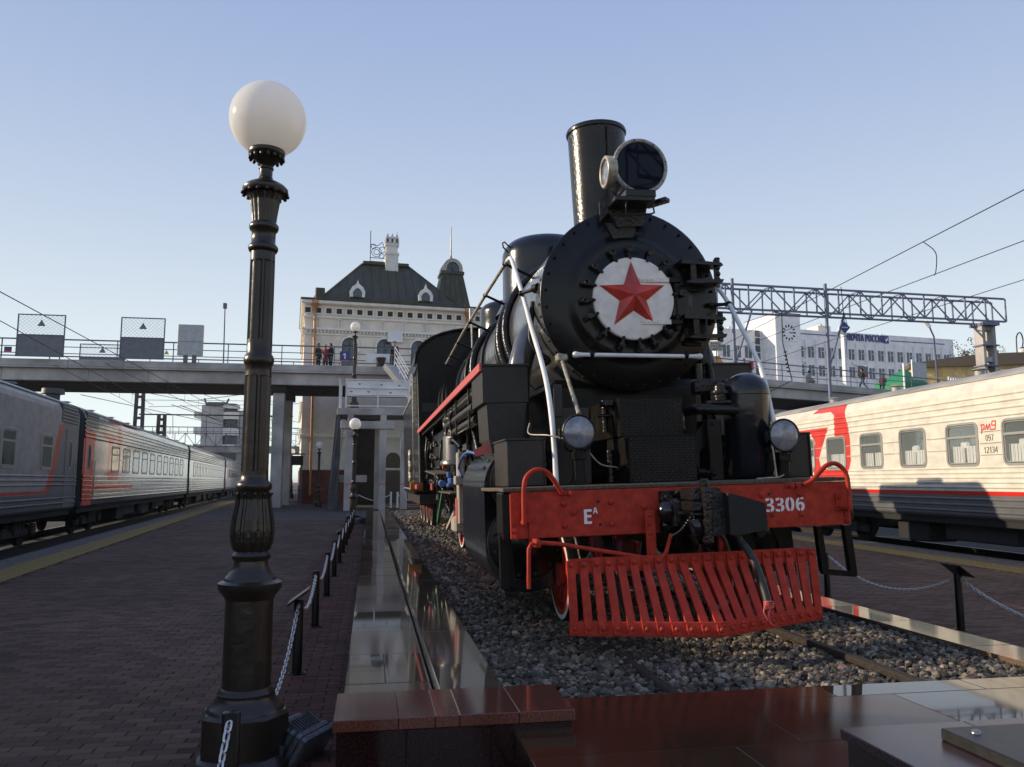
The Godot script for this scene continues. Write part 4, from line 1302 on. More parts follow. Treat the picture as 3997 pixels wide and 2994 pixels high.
func engine_beam() -> void:
	var bp := bm().lohi(Vector3(-1.545, 0.865, -0.03), Vector3(1.455, 1.24, 0.0), 0.006)
	var beam := obj("buffer_beam", bp, M.red, loco)
	var back := bm()
	back.lohi(Vector3(-1.6, 0.9, -0.36), Vector3(1.5, 1.235, -0.032), 0.01)
	back.lohi(Vector3(-1.605, 0.86, -0.1), Vector3(-1.55, 1.23, -0.034), 0.006)
	obj("beam_channel", back, M.black, beam)
	var pk := [[-0.20, 0.005, 0.0], [-0.42, -0.205, 0.004], [-0.66, -0.425, 0.001], [-1.3, -0.665, -0.003]]
	for p in pk:
		for seg in [[-1.60, -0.35], [-0.345, 0.62], [0.625, 1.47]]:
			obj("plank", bm().lohi(Vector3(seg[0], 1.242 + p[2], p[0]), Vector3(seg[1], 1.272 + p[2] + rng.randf_range(-0.003, 0.003), p[1]), 0.005), M.plank, beam)
	var hex := bm()
	hexnut(hex, Vector3.ZERO, 0.026, Vector3.BACK, 0.022)
	var hm := hex.mesh()
	var dome := bm().at(Transform3D(FWD, Vector3.ZERO)).lathe([Vector2(0.028, 0), Vector2(0.026, 0.01), Vector2(0.016, 0.019), Vector2(0, 0.022)], 12, -1.0).mesh()
	for q in [[-1.10, 1.135], [-0.70, 1.135], [-1.10, 0.96], [-0.70, 0.955], [-0.42, 1.085], [0.63, 1.145], [0.99, 1.14], [0.99, 0.975], [0.63, 0.93], [-1.02, 1.06]]:
		mi("rivet", dome, M.red, beam, Transform3D(Basis(), Vector3(q[0], q[1], 0)))
	for q in [[-1.505, 0.935], [-1.505, 0.885], [1.41, 0.955], [1.415, 0.9]]:
		mi("nut", hm, M.red, beam, Transform3D(Basis(Vector3.BACK, q[0]), Vector3(q[0], q[1], 0)))
	for q in [[-0.81, 1.14], [-0.80, 0.955], [0.70, 1.15], [0.715, 0.965]]:
		obj("bolt_hole", bm().cyl(Vector3(q[0], q[1], -0.01), Vector3(q[0], q[1], 0.0025), 0.013, 0.013, 12), M.rubber, beam)
	words("lettering", "E", 0.118, M.letter_white, beam, Transform3D(Basis(), Vector3(-0.905, 1.02, 0.002)), true, 0.95)
	words("lettering", "A", 0.05, M.letter_white, beam, Transform3D(Basis(), Vector3(-0.838, 1.068, 0.002)), true, 0.9)
	var nx := 0.70
	for ch in ["3", "3", "0", "6"]:
		words("lettering", ch, 0.115, M.letter_white, beam, Transform3D(Basis(), Vector3(nx, 1.055, 0.002)), true, 1.02)
		var gp := bm()
		if ch == "3":
			gp.lohi(Vector3(nx - 0.002, 1.09, 0.001), Vector3(nx + 0.006, 1.12, 0.0075)).lohi(Vector3(nx - 0.002, 0.99, 0.001), Vector3(nx + 0.006, 1.02, 0.0075))
		else:
			gp.lohi(Vector3(nx - 0.004, 1.09, 0.001), Vector3(nx + 0.004, 1.12, 0.0075)).lohi(Vector3(nx - 0.004, 0.99, 0.001), Vector3(nx + 0.004, 1.02, 0.0075))
		obj("stencil_bridge", gp, M.red, beam)
		nx += 0.093
	# red grab handles at both ends
	var hl := smooth([Vector3(-1.45, 0.985, 0.09), Vector3(-1.44, 1.29, 0.09), Vector3(-1.395, 1.385, 0.09), Vector3(-1.315, 1.415, 0.09), Vector3(-1.23, 1.375, 0.085), Vector3(-1.125, 1.225, 0.05)], 5)
	obj("grab_handle", bm().tube(hl, 0.02, 10).lohi(Vector3(-1.46, 0.99, 0.0), Vector3(-1.39, 1.14, 0.018), 0.004).lohi(Vector3(-1.14, 1.2, 0), Vector3(-1.01, 1.235, 0.018), 0.004).cyl(Vector3(-1.45, 1.0, 0.0), Vector3(-1.45, 1.0, 0.09), 0.018, 0.018, 8), M.red, beam)
	var hr := smooth([Vector3(1.39, 0.995, 0.09), Vector3(1.39, 1.25, 0.09), Vector3(1.35, 1.35, 0.09), Vector3(1.275, 1.395, 0.09), Vector3(1.19, 1.37, 0.085), Vector3(1.08, 1.26, 0.06), Vector3(1.0, 1.22, 0.04)], 5)
	obj("grab_handle", bm().tube(hr, 0.02, 10).lohi(Vector3(1.31, 0.99, 0.0), Vector3(1.38, 1.14, 0.018), 0.004).lohi(Vector3(0.86, 1.2, 0), Vector3(1.02, 1.235, 0.018), 0.004).cyl(Vector3(1.39, 1.0, 0.0), Vector3(1.39, 1.0, 0.09), 0.018, 0.018, 8), M.red, beam)
	for q in [[-1.425, 1.03], [-1.425, 1.1], [-1.045, 1.217], [1.345, 1.03], [1.345, 1.1], [0.9, 1.217], [0.96, 1.217]]:
		mi("nut", hm, M.red, beam, Transform3D(Basis(), Vector3(q[0], q[1], 0.018)))
	# uncoupling rod
	var rod := bm().tube([Vector3(-1.45, 0.5, 0.2), Vector3(-1.44, 0.80, 0.2), Vector3(-1.42, 0.84, 0.2), Vector3(-1.34, 0.845, 0.2), Vector3(-1.2, 0.83, 0.2), Vector3(-0.46, 0.685, 0.24), Vector3(-0.39, 0.68, 0.25), Vector3(-0.34, 0.73, 0.25), Vector3(-0.29, 0.875, 0.25)], 0.017, 8)
	rod.box(Vector3(-1.45, 0.55, 0.2), Vector3(0.03, 0.1, 0.02), 0.004)
	rod.ball(Vector3(-1.37, 0.845, 0.2), 0.03, 8)
	rod.lohi(Vector3(-1.40, 0.80, 0.0), Vector3(-1.33, 0.99, 0.02), 0.004)
	rod.lohi(Vector3(-1.385, 0.81, 0.0), Vector3(-1.345, 0.87, 0.22), 0.006)
	obj("uncoupling_rod", rod, M.red, beam)
	var strap := bm()
	strap.lohi(Vector3(-0.445, 0.66, 0.08), Vector3(-0.36, 1.06, 0.095), 0.003)
	strap.lohi(Vector3(-0.372, 0.66, 0.0), Vector3(-0.36, 1.06, 0.09), 0.003)
	strap.bar(Vector3(-0.4, 0.7, 0.09), Vector3(-0.4, 0.62, 0.27), 0.07, 0.02)
	for y in [0.87, 0.95, 1.02]:
		strap.ball(Vector3(-0.405, y, 0.096), 0.02, 8, 0.7)
	obj("rod_bracket", strap, M.red, beam)
	coupler(beam)
	cowcatcher()
	# deck furniture
	for s in [[-1.47, -1.12], [1.14, 1.44]]:
		var bx := bm().lohi(Vector3(s[0], 1.275, -1.25), Vector3(s[1], 1.69, -0.56), 0.012)
		bx.lohi(Vector3(s[0] - 0.012, 1.68, -1.26), Vector3(s[1] + 0.012, 1.70, -0.55), 0.006)
		bx.lohi(Vector3(s[1] - 0.014, 1.28, -0.575), Vector3(s[1] + 0.004, 1.68, -0.545), 0.003)
		obj("deck_box", bx, M.dark_brown, loco)
	for q in [[-0.864, 1.735, "left"], [1.057, 1.665, "right"]]:
		var u: float = q[0]
		var y: float = q[1]
		var lb := bm().at(Transform3D(FWD, Vector3(u, y, -0.34)))
		lb.lathe([Vector2(0, -0.17), Vector2(0.07, -0.16), Vector2(0.12, -0.1), Vector2(0.145, -0.02), Vector2(0.15, 0.0), Vector2(0.15, 0.02), Vector2(0.137, 0.024)], 36, 0.5)
		var lo := obj("marker_lamp", lb, M.black_gloss, loco)
		obj("lens", bm().at(Transform3D(FWD, Vector3(u, y, -0.34))).lathe([Vector2(0.14, 0.02), Vector2(0.1, 0.035), Vector2(0.05, 0.042), Vector2(0, 0.044)], 32, -1.0), M.lens_milky, lo)
		obj("lens_rim", bm().at(Transform3D(FWD, Vector3(u, y, -0.34))).lathe([Vector2(0.15, 0.0), Vector2(0.153, 0.02), Vector2(0.146, 0.032), Vector2(0.136, 0.026)], 36, 0.3), M.iron, lo)
		var hd := bm()
		for k in 3:
			hd.box(Vector3(u - 0.16, y - 0.03 + 0.025 * k, -0.35), Vector3(0.03, 0.016, 0.05), 0.004)
		hd.cyl(Vector3(u - 0.16, y - 0.06, -0.35), Vector3(u - 0.16, y + 0.05, -0.35), 0.008, 0.008, 6)
		obj("hinge", hd, M.iron, lo)
		var st := bm()
		st.lohi(Vector3(u - 0.045, 1.275, -0.42), Vector3(u + 0.045, y - 0.15, -0.34), 0.008)
		st.lohi(Vector3(u - 0.06, y - 0.24, -0.43), Vector3(u + 0.06, y - 0.17, -0.32), 0.006)
		st.prism([Vector2(u - 0.045, 1.36), Vector2(u - 0.07, 1.29), Vector2(u - 0.1, 1.272), Vector2(u + 0.1, 1.272), Vector2(u + 0.06, 1.29), Vector2(u + 0.045, 1.36)], -0.42, -0.35)
		st.tube([Vector3(u - 0.12, y - 0.1, -0.4), Vector3(u - 0.1, y - 0.15, -0.4), Vector3(u, y - 0.18, -0.4), Vector3(u + 0.1, y - 0.15, -0.4), Vector3(u + 0.12, y - 0.1, -0.4)], 0.012, 6)
		obj("lamp_stand", st, M.black, lo)
	obj("back_plate", bm().lohi(Vector3(-1.0, 1.275, -0.8), Vector3(-0.64, 1.98, -0.76), 0.006).lohi(Vector3(-0.98, 1.9, -0.755), Vector3(-0.9, 2.2, -0.74), 0.004), M.dark_brown, loco)
	# two tread-plate covers in front of the saddle
	for q in [[-0.44, 0.165, 1.69, 2.045, -0.50, 0.95], [-0.43, 0.195, 1.275, 1.685, -0.30, 0.65]]:
		var cv := bm().lohi(Vector3(q[0], q[2], q[4] - q[5]), Vector3(q[1], q[3], q[4]), 0.008)
		cv.lohi(Vector3(q[0], q[3] - 0.004, q[4] - 0.02), Vector3(q[1], q[3] + 0.006, q[4] + 0.004), 0.002)
		for k in 4:
			cv.ball(Vector3(lerpf(q[0] + 0.03, q[1] - 0.03, k % 2), lerpf(q[2] + 0.04, q[3] - 0.04, k / 2), q[4]), 0.012, 8, 0.7)
		var co := obj("tread_plate", cv, M.black, loco)
		var lug := bm()
		var row := 0
		var yy: float = q[2] + 0.025
		while yy < q[3] - 0.02:
			var xx: float = q[0] + 0.03 + (0.0 if row % 2 else 0.012)
			var kk := 0
			while xx < q[1] - 0.02:
				var a := PI / 4 if (kk + row) % 2 else -PI / 4
				lug.T = Transform3D(Basis(Vector3.BACK, a), Vector3(xx, yy, q[4] + 0.0005))
				lug.face([Vector3(-0.011, -0.003, 0), Vector3(0.011, -0.003, 0), Vector3(0.008, 0, 0.0045), Vector3(-0.008, 0, 0.0045)], Vector3(0, 0.01, -0.05))
				lug.face([Vector3(-0.011, 0.003, 0), Vector3(0.011, 0.003, 0), Vector3(0.008, 0, 0.0045), Vector3(-0.008, 0, 0.0045)], Vector3(0, -0.01, -0.05))
				xx += 0.026
				kk += 1
			yy += 0.024
			row += 1
		stuff(obj("raised_pattern", lug, pm("lug", Color(0.1, 0.09, 0.085), 0.28, 0.5), co))
	# air tank and pump gear on the right of the deck
	var tk := [Vector2(0, 1.29), Vector2(0.19, 1.30), Vector2(0.215, 1.36), Vector2(0.215, 2.06)]
	tk.append_array([Vector2(0.222, 2.065), Vector2(0.222, 2.09)])
	for i in 9:
		var a := PI / 2 * i / 8
		tk.append(Vector2(0.218 * cos(a), 2.09 + 0.19 * sin(a)))
	var tn := obj("air_tank", bm().at(tf(0.875, 0, -0.66)).lathe(tk, 40, 0.6), M.black_gloss, loco)
	obj("tank_strap", bm().lohi(Vector3(1.085, 1.3, -0.7), Vector3(1.1, 2.1, -0.62), 0.004), M.cream_metal, tn)
	var pu := bm()
	pu.tube(smooth([Vector3(0.32, 1.93, -0.75), Vector3(0.345, 1.935, -0.6), Vector3(0.42, 1.93, -0.55), Vector3(0.72, 1.92, -0.55)], 5), 0.05, 14)
	obj("tank_pipe", pu, M.black_lumpy, tn)
	var po := bm()
	po.lohi(Vector3(0.385, 1.275, -0.52), Vector3(0.52, 1.83, -0.46), 0.01)
	po.lohi(Vector3(0.40, 1.275, -0.75), Vector3(0.415, 1.83, -0.5), 0.004)
	po.prism([Vector2(0.405, 1.835), Vector2(0.26, 1.655), Vector2(0.262, 1.5), Vector2(0.32, 1.38), Vector2(0.33, 1.55), Vector2(0.405, 1.6)], -0.56, -0.545)
	po.ball(Vector3(0.43, 1.79, -0.455), 0.014, 8)
	po.cyl(Vector3(0.27, 1.36, -0.46), Vector3(0.33, 1.35, -0.44), 0.035, 0.035, 8).cyl(Vector3(0.33, 1.35, -0.44), Vector3(0.40, 1.34, -0.44), 0.025, 0.025, 10).ball(Vector3(0.40, 1.34, -0.42), 0.03, 10)
	obj("pipe_post", po, M.black, loco)
	var vl := bm()
	vl.lohi(Vector3(0.47, 1.98, -0.75), Vector3(0.68, 2.02, -0.55), 0.01).cyl(Vector3(0.6, 1.98, -0.62), Vector3(0.6, 2.13, -0.62), 0.06, 0.06, 12).cyl(Vector3(0.6, 2.08, -0.62), Vector3(0.6, 2.11, -0.62), 0.09, 0.09, 12).ball(Vector3(0.6, 2.13, -0.62), 0.06, 10)
	obj("valve_gear", vl, M.black_lumpy, tn)
	vl = bm()
	vl.lohi(Vector3(0.5, 2.12, -1.1), Vector3(0.85, 2.27, -0.95), 0.02).cyl(Vector3(0.56, 2.25, -1.0), Vector3(0.56, 2.42, -1.0), 0.035, 0.035, 10).cyl(Vector3(0.70, 2.25, -1.0), Vector3(0.70, 2.36, -1.0), 0.02, 0.02, 8)
	vl.tube([Vector3(0.7, 2.35, -1.0), Vector3(0.69, 2.7, -1.05), Vector3(0.72, 2.9, -1.1)], 0.008, 6)
	obj("valve_gear", vl, M.black_lumpy, tn)
	obj("cable", bm().tube(smooth([Vector3(1.13, 1.5, -0.4), Vector3(1.1, 1.4, -0.38), Vector3(1.02, 1.3, -0.34), Vector3(0.85, 1.285, -0.3), Vector3(0.75, 1.28, -0.3)], 5), 0.008, 6), M.cream_metal, loco)
	obj("cable", bm().tube(smooth([Vector3(0.93, 1.7, -0.36), Vector3(0.94, 1.55, -0.33), Vector3(0.95, 1.4, -0.33), Vector3(0.96, 1.28, -0.33)], 4), 0.009, 6), M.cream_metal, loco)
	obj("cable", bm().tube(smooth([Vector3(-1.2, 1.85, -0.8), Vector3(-1.22, 1.75, -0.75), Vector3(-1.1, 1.72, -0.5), Vector3(-0.98, 1.68, -0.38)], 5), 0.007, 6), M.cream_metal, loco)
	obj("cable", bm().tube(smooth([Vector3(-0.75, 1.55, -0.4), Vector3(-0.65, 1.45, -0.42), Vector3(-0.5, 1.42, -0.45), Vector3(-0.44, 1.4, -0.6)], 5), 0.006, 6), M.cream_metal, loco)
	var dp := bm().cyl(Vector3(-0.5, 1.29, -0.62), Vector3(-0.5, 1.58, -0.62), 0.035, 0.035, 10).cyl(Vector3(-0.48, 1.75, -0.8), Vector3(-0.48, 2.05, -0.8), 0.03, 0.03, 10)
	dp.lohi(Vector3(-0.55, 1.98, -0.75), Vector3(-0.44, 2.03, -0.6), 0.01).cyl(Vector3(-0.58, 1.9, -0.7), Vector3(-0.44, 1.9, -0.7), 0.02, 0.02, 8)
	dp.lohi(Vector3(0.2, 1.75, -0.7), Vector3(0.25, 1.9, -0.66), 0.01)
	obj("drain_valve", dp, M.black_lumpy, loco)
	# frames and saddle behind the beam
	var fr := bm()
	fr.lohi(Vector3(-0.62, 0.55, -12.8), Vector3(-0.5, 1.24, -1.5), 0.02)
	fr.lohi(Vector3(0.5, 0.55, -12.8), Vector3(0.62, 1.24, -1.5), 0.02)
	fr.lohi(Vector3(-0.85, 1.27, -3.0), Vector3(0.85, 2.35, -1.55), 0.1)
	obj("main_frame", fr, M.black, loco)
	var sd := bm()
	sd.lohi(Vector3(-1.60, 0.42, -0.3), Vector3(-1.52, 0.88, -0.24), 0.006)
	sd.lohi(Vector3(-1.60, 0.42, -0.3), Vector3(-1.48, 0.45, -0.05), 0.004)
	obj("step", bm().prism([Vector2(-1.6, 0.88), Vector2(-1.5, 0.88), Vector2(-1.44, 0.34), Vector2(-1.52, 0.40)], -0.34, -0.30), M.black, loco)
	obj("step", bm().prism([Vector2(1.213, 0.85), Vector2(1.265, 0.85), Vector2(1.30, 0.48), Vector2(1.51, 0.45), Vector2(1.48, 0.85), Vector2(1.545, 0.85), Vector2(1.575, 0.42), Vector2(1.56, 0.395), Vector2(1.26, 0.43), Vector2(1.24, 0.46)], -0.22, -0.16), M.black, loco)
	obj("step", bm().prism([Vector2(0.6, 0.85), Vector2(0.8, 0.85), Vector2(0.93, 0.45), Vector2(0.84, 0.45)], -0.7, -0.64), M.black, loco)
	obj("step", bm().prism([Vector2(0.93, 0.85), Vector2(1.13, 0.85), Vector2(1.16, 0.4), Vector2(1.0, 0.4), Vector2(1.0, 0.7)], -0.5, -0.45), M.black, loco)
	obj("step", sd, M.black, loco)

func coupler(beam: Node3D) -> void:
	var lm: Material = M.black_lumpy
	var pl := bm().lohi(Vector3(-0.29, 0.855, 0.0), Vector3(0.2, 1.21, 0.02), 0.004)
	pl.lohi(Vector3(-0.14, 0.9, 0.0), Vector3(0.18, 1.18, 0.3), 0.03)
	var c := obj("coupler", pl, M.black, beam)
	var hd := bm()
	hd.lohi(Vector3(-0.175, 1.13, 0.18), Vector3(-0.09, 1.23, 0.44), 0.015)
	hd.lohi(Vector3(-0.19, 1.05, 0.2), Vector3(-0.085, 1.13, 0.46), 0.012)
	hd.lohi(Vector3(-0.19, 1.02, 0.25), Vector3(-0.08, 1.045, 0.46), 0.008)
	hd.lohi(Vector3(-0.105, 0.80, 0.26), Vector3(-0.035, 1.235, 0.50), 0.016)
	hd.prism([Vector2(-0.12, 0.88), Vector2(-0.04, 0.82), Vector2(-0.05, 0.76), Vector2(-0.02, 0.75), Vector2(-0.06, 0.80), Vector2(-0.125, 0.795), Vector2(-0.165, 0.865)], 0.28, 0.42)
	hd.lohi(Vector3(-0.275, 1.03, 0.36), Vector3(-0.17, 1.055, 0.4), 0.006)
	obj("coupler_head", hd, lm, c)
	obj("lock_lever", bm().lohi(Vector3(-0.095, 1.22, 0.4), Vector3(-0.035, 1.305, 0.46), 0.01), lm, c)
	obj("coupler_ear", bm().at(Transform3D(Basis(Vector3.BACK, 0.1), Vector3(-0.13, 0.93, 0.4))).ball(Vector3.ZERO, 0.06, 14, 1.5), M.black_gloss, c)
	var wg := bm()
	wg.prism([Vector2(-0.036, 1.235), Vector2(0.085, 1.23), Vector2(0.13, 1.185), Vector2(0.13, 0.86), Vector2(-0.036, 0.84)], 0.14, 0.36)
	obj("coupler_throat", wg, M.iron, c)
	var g := bm()
	g.prism([Vector2(0.128, 1.185), Vector2(0.25, 1.155), Vector2(0.44, 1.095), Vector2(0.445, 0.89), Vector2(0.23, 0.858), Vector2(0.128, 0.86)], 0.22, 0.44)
	obj("guard_arm", g, M.rubber, c)
	var nt := bm()
	hexnut(nt, Vector3(-0.245, 1.155, 0.02), 0.055, Vector3.BACK, 0.05)
	nt.cyl(Vector3(-0.16, 1.17, 0.02), Vector3(-0.15, 1.21, 0.12), 0.02, 0.012, 8)
	obj("nut", nt, M.iron, c)
	var bl := bm().ball(Vector3(-0.27, 1.05, 0.14), 0.085, 18)
	bl.cyl(Vector3(-0.215, 0.93, 0.18), Vector3(-0.215, 1.15, 0.18), 0.045, 0.045, 12)
	bl.lohi(Vector3(-0.23, 0.94, 0.1), Vector3(-0.12, 1.14, 0.24), 0.02)
	bl.ball(Vector3(-0.26, 0.93, 0.05), 0.05, 12)
	obj("release_ball", bl, M.black_gloss, c)
	var hm := bm()
	hm.tube(smooth([Vector3(0.25, 0.86, 0.2), Vector3(0.285, 0.83, 0.22), Vector3(0.32, 0.74, 0.24)], 4), 0.03, 10)
	hm.tube(smooth([Vector3(0.22, 0.8, 0.42), Vector3(0.235, 0.74, 0.5), Vector3(0.26, 0.62, 0.58), Vector3(0.275, 0.5, 0.62), Vector3(0.28, 0.42, 0.66), Vector3(0.275, 0.32, 0.70)], 5), 0.03, 12)
	obj("brake_hose", hm, pm("hose", Color(0.035, 0.034, 0.028), 0.5, 0, "mottle", 3.0), c)
	var tw := bm()
	for i in 5:
		var pts := []
		for k in 9:
			var a := TAU * k / 8
			pts.append(Vector3(0.277 + cos(a) * 0.036, 0.335 + 0.011 * i + 0.006 * sin(a * 2 + i), 0.7 + sin(a) * 0.036))
		tw.tube(pts, 0.006, 5)
	tw.tube(smooth([Vector3(0.27, 0.33, 0.73), Vector3(0.25, 0.29, 0.74), Vector3(0.27, 0.23, 0.73), Vector3(0.3, 0.2, 0.72)], 4), 0.007, 5)
	tw.tube(smooth([Vector3(0.24, 0.35, 0.72), Vector3(0.22, 0.31, 0.73), Vector3(0.25, 0.25, 0.73)], 4), 0.007, 5)
	obj("hose_lashing", tw, M.red_trim, c)
	var lk := bm()
	for q in [[Vector3(-0.29, 0.86, 0.26), Vector3(-0.17, 1.03, 0.40)], [Vector3(-0.165, 1.03, 0.42), Vector3(-0.15, 0.90, 0.44)]]:
		var n := 12
		for i in n:
			var t := float(i) / (n - 1)
			var p: Vector3 = q[0].lerp(q[1], t) - Vector3(0, 0.03 * sin(t * PI), 0)
			lk.ball(p, 0.0085, 6)
	obj("release_chain", lk, M.steel, c)

func cowcatcher() -> void:
	var u0 := -0.11
	var hw := 1.05
	var wb := func(u: float) -> float: return 0.27 + 0.42 * (1.0 - absf(u - u0) / hw)
	var vb := func(u: float) -> float: return 0.165 + 0.0 * u
	var top := bm()
	top.prism([Vector2(u0 - hw, 0.64), Vector2(u0 - hw, 0.69), Vector2(u0 - hw + 0.03, 0.715), Vector2(u0 + hw - 0.06, 0.715), Vector2(u0 + hw, 0.67), Vector2(u0 + hw, 0.60), Vector2(u0 - hw, 0.60)], 0.235, 0.255)
	var cc := obj("cowcatcher", top, M.red, loco)
	var bot := bm()
	for s in [-1, 1]:
		bot.bar(Vector3(u0, 0.195, 0.69), Vector3(u0 + s * hw, 0.195, 0.27), 0.022, 0.11, Vector3.UP, 0.003)
	obj("bottom_bar", bot, M.red, cc)
	var riv := bm().at(Transform3D(FWD, Vector3.ZERO)).lathe([Vector2(0.02, 0), Vector2(0.018, 0.008), Vector2(0.01, 0.013), Vector2(0, 0.015)], 10, -1.0).mesh()
	for i in 21:
		var f := (i - 10) / 10.0
		var u := u0 + f * (hw - 0.035)
		var p := []
		var w1: float = wb.call(u) + 0.015
		var sgn := signf(f) if absf(f) > 0.01 else 0.0
		var nrm := Vector3(0.37 * sgn, 0, 1).normalized() if sgn != 0.0 else Vector3.BACK
		for k in 11:
			var t := k / 10.0
			var y := lerpf(0.70, 0.16, t)
			var w := 0.262
			if t > 0.13:
				w = lerpf(0.262, w1, clampf((t - 0.13) / 0.78, 0, 1))
			p.append(Vector3(u, y, w))
		var sl := bm()
		for k in 10:
			var a: Vector3 = p[k]
			var b: Vector3 = p[k + 1]
			var hw2 := 0.0315
			var d := (b - a).normalized()
			var x := Vector3.RIGHT * hw2
			var n := x.cross(d).normalized() * -0.012
			if n.z < 0:
				n = -n
			sl.quad(a - x + n, b - x + n, b + x + n, a + x + n)
			sl.quad(a + x - n, b + x - n, b - x - n, a - x - n)
			sl.quad(a - x - n, b - x - n, b - x + n, a - x + n)
			sl.quad(a + x + n, b + x + n, b + x - n, a + x - n)
		var so := obj("slat", sl, M.red, cc)
		mi("rivet", riv, M.red, so, Transform3D(Basis(), Vector3(u, 0.67, 0.277)))
		mi("rivet", riv, M.red, so, Transform3D(Basis.looking_at(-nrm, Vector3.UP), Vector3(u, 0.20, w1 + 0.012)))
	var ar := bm()
	for s in [-0.6, 0.55]:
		ar.bar(Vector3(u0 + s, 0.62, 0.24), Vector3(u0 + s, 0.85, -0.2), 0.06, 0.03)
		ar.bar(Vector3(u0 + s, 0.25, 0.35), Vector3(u0 + s, 0.7, -0.2), 0.05, 0.03)
	obj("support_arm", ar, M.black, cc)

func wheel(parent: Node3D, u: float, w: float, r: float, spokes: int, counter: bool) -> void:
	var s := signf(u)
	var x0 := u - s * 0.07
	var tyre := bm().at(Transform3D(Basis(Vector3.BACK, PI / 2), Vector3(u, r, w)))
	tyre.lathe([Vector2(r - 0.09, -0.07), Vector2(r + 0.025, -0.07), Vector2(r + 0.025, -0.04), Vector2(r, -0.03), Vector2(r, 0.06), Vector2(r - 0.006, 0.07), Vector2(r - 0.045, 0.072)], 44, 0.5)
	tyre.lathe([Vector2(r - 0.045, -0.073), Vector2(r - 0.09, -0.07)], 44)
	var wn := obj("wheel", tyre, M.iron, parent)
	var rim := bm()
	for q in [-0.0725, 0.0725]:
		rim.at(Transform3D(Basis(Vector3.BACK, PI / 2), Vector3(u, r, w))).lathe([Vector2(r - 0.004, q + 0.001), Vector2(r - 0.045, q + 0.001)], 44)
		rim.lathe([Vector2(r - 0.045, q - 0.001), Vector2(r - 0.004, q - 0.001)], 44)
	obj("white_rim", rim, M.white_paint, wn)
	var sp := bm()
	sp.at(Transform3D(Basis(Vector3.BACK, PI / 2), Vector3(u, r, w))).lathe([Vector2(0, -0.075), Vector2(0.11, -0.075), Vector2(0.11, 0.09), Vector2(0, 0.09)], 20, 0.3)
	sp.lathe([Vector2(r - 0.1, -0.066), Vector2(r - 0.046, -0.066), Vector2(r - 0.046, 0.066), Vector2(r - 0.1, 0.066)], 44, 0.3)
	sp.T = Transform3D()
	for i in spokes:
		var a := TAU * i / spokes
		var d := Vector3(0, cos(a), sin(a))
		sp.bar(Vector3(u, r, w) + d * 0.09, Vector3(u, r, w) + d * (r - 0.08), 0.06, 0.045, Vector3(1, 0, 0).cross(d))
	if counter:
		sp.lohi(Vector3(u - 0.05, r - 0.45, w - 0.28), Vector3(u + 0.05, r - 0.2, w + 0.28), 0.02)
	obj("spokes", sp, M.red_star, wn)

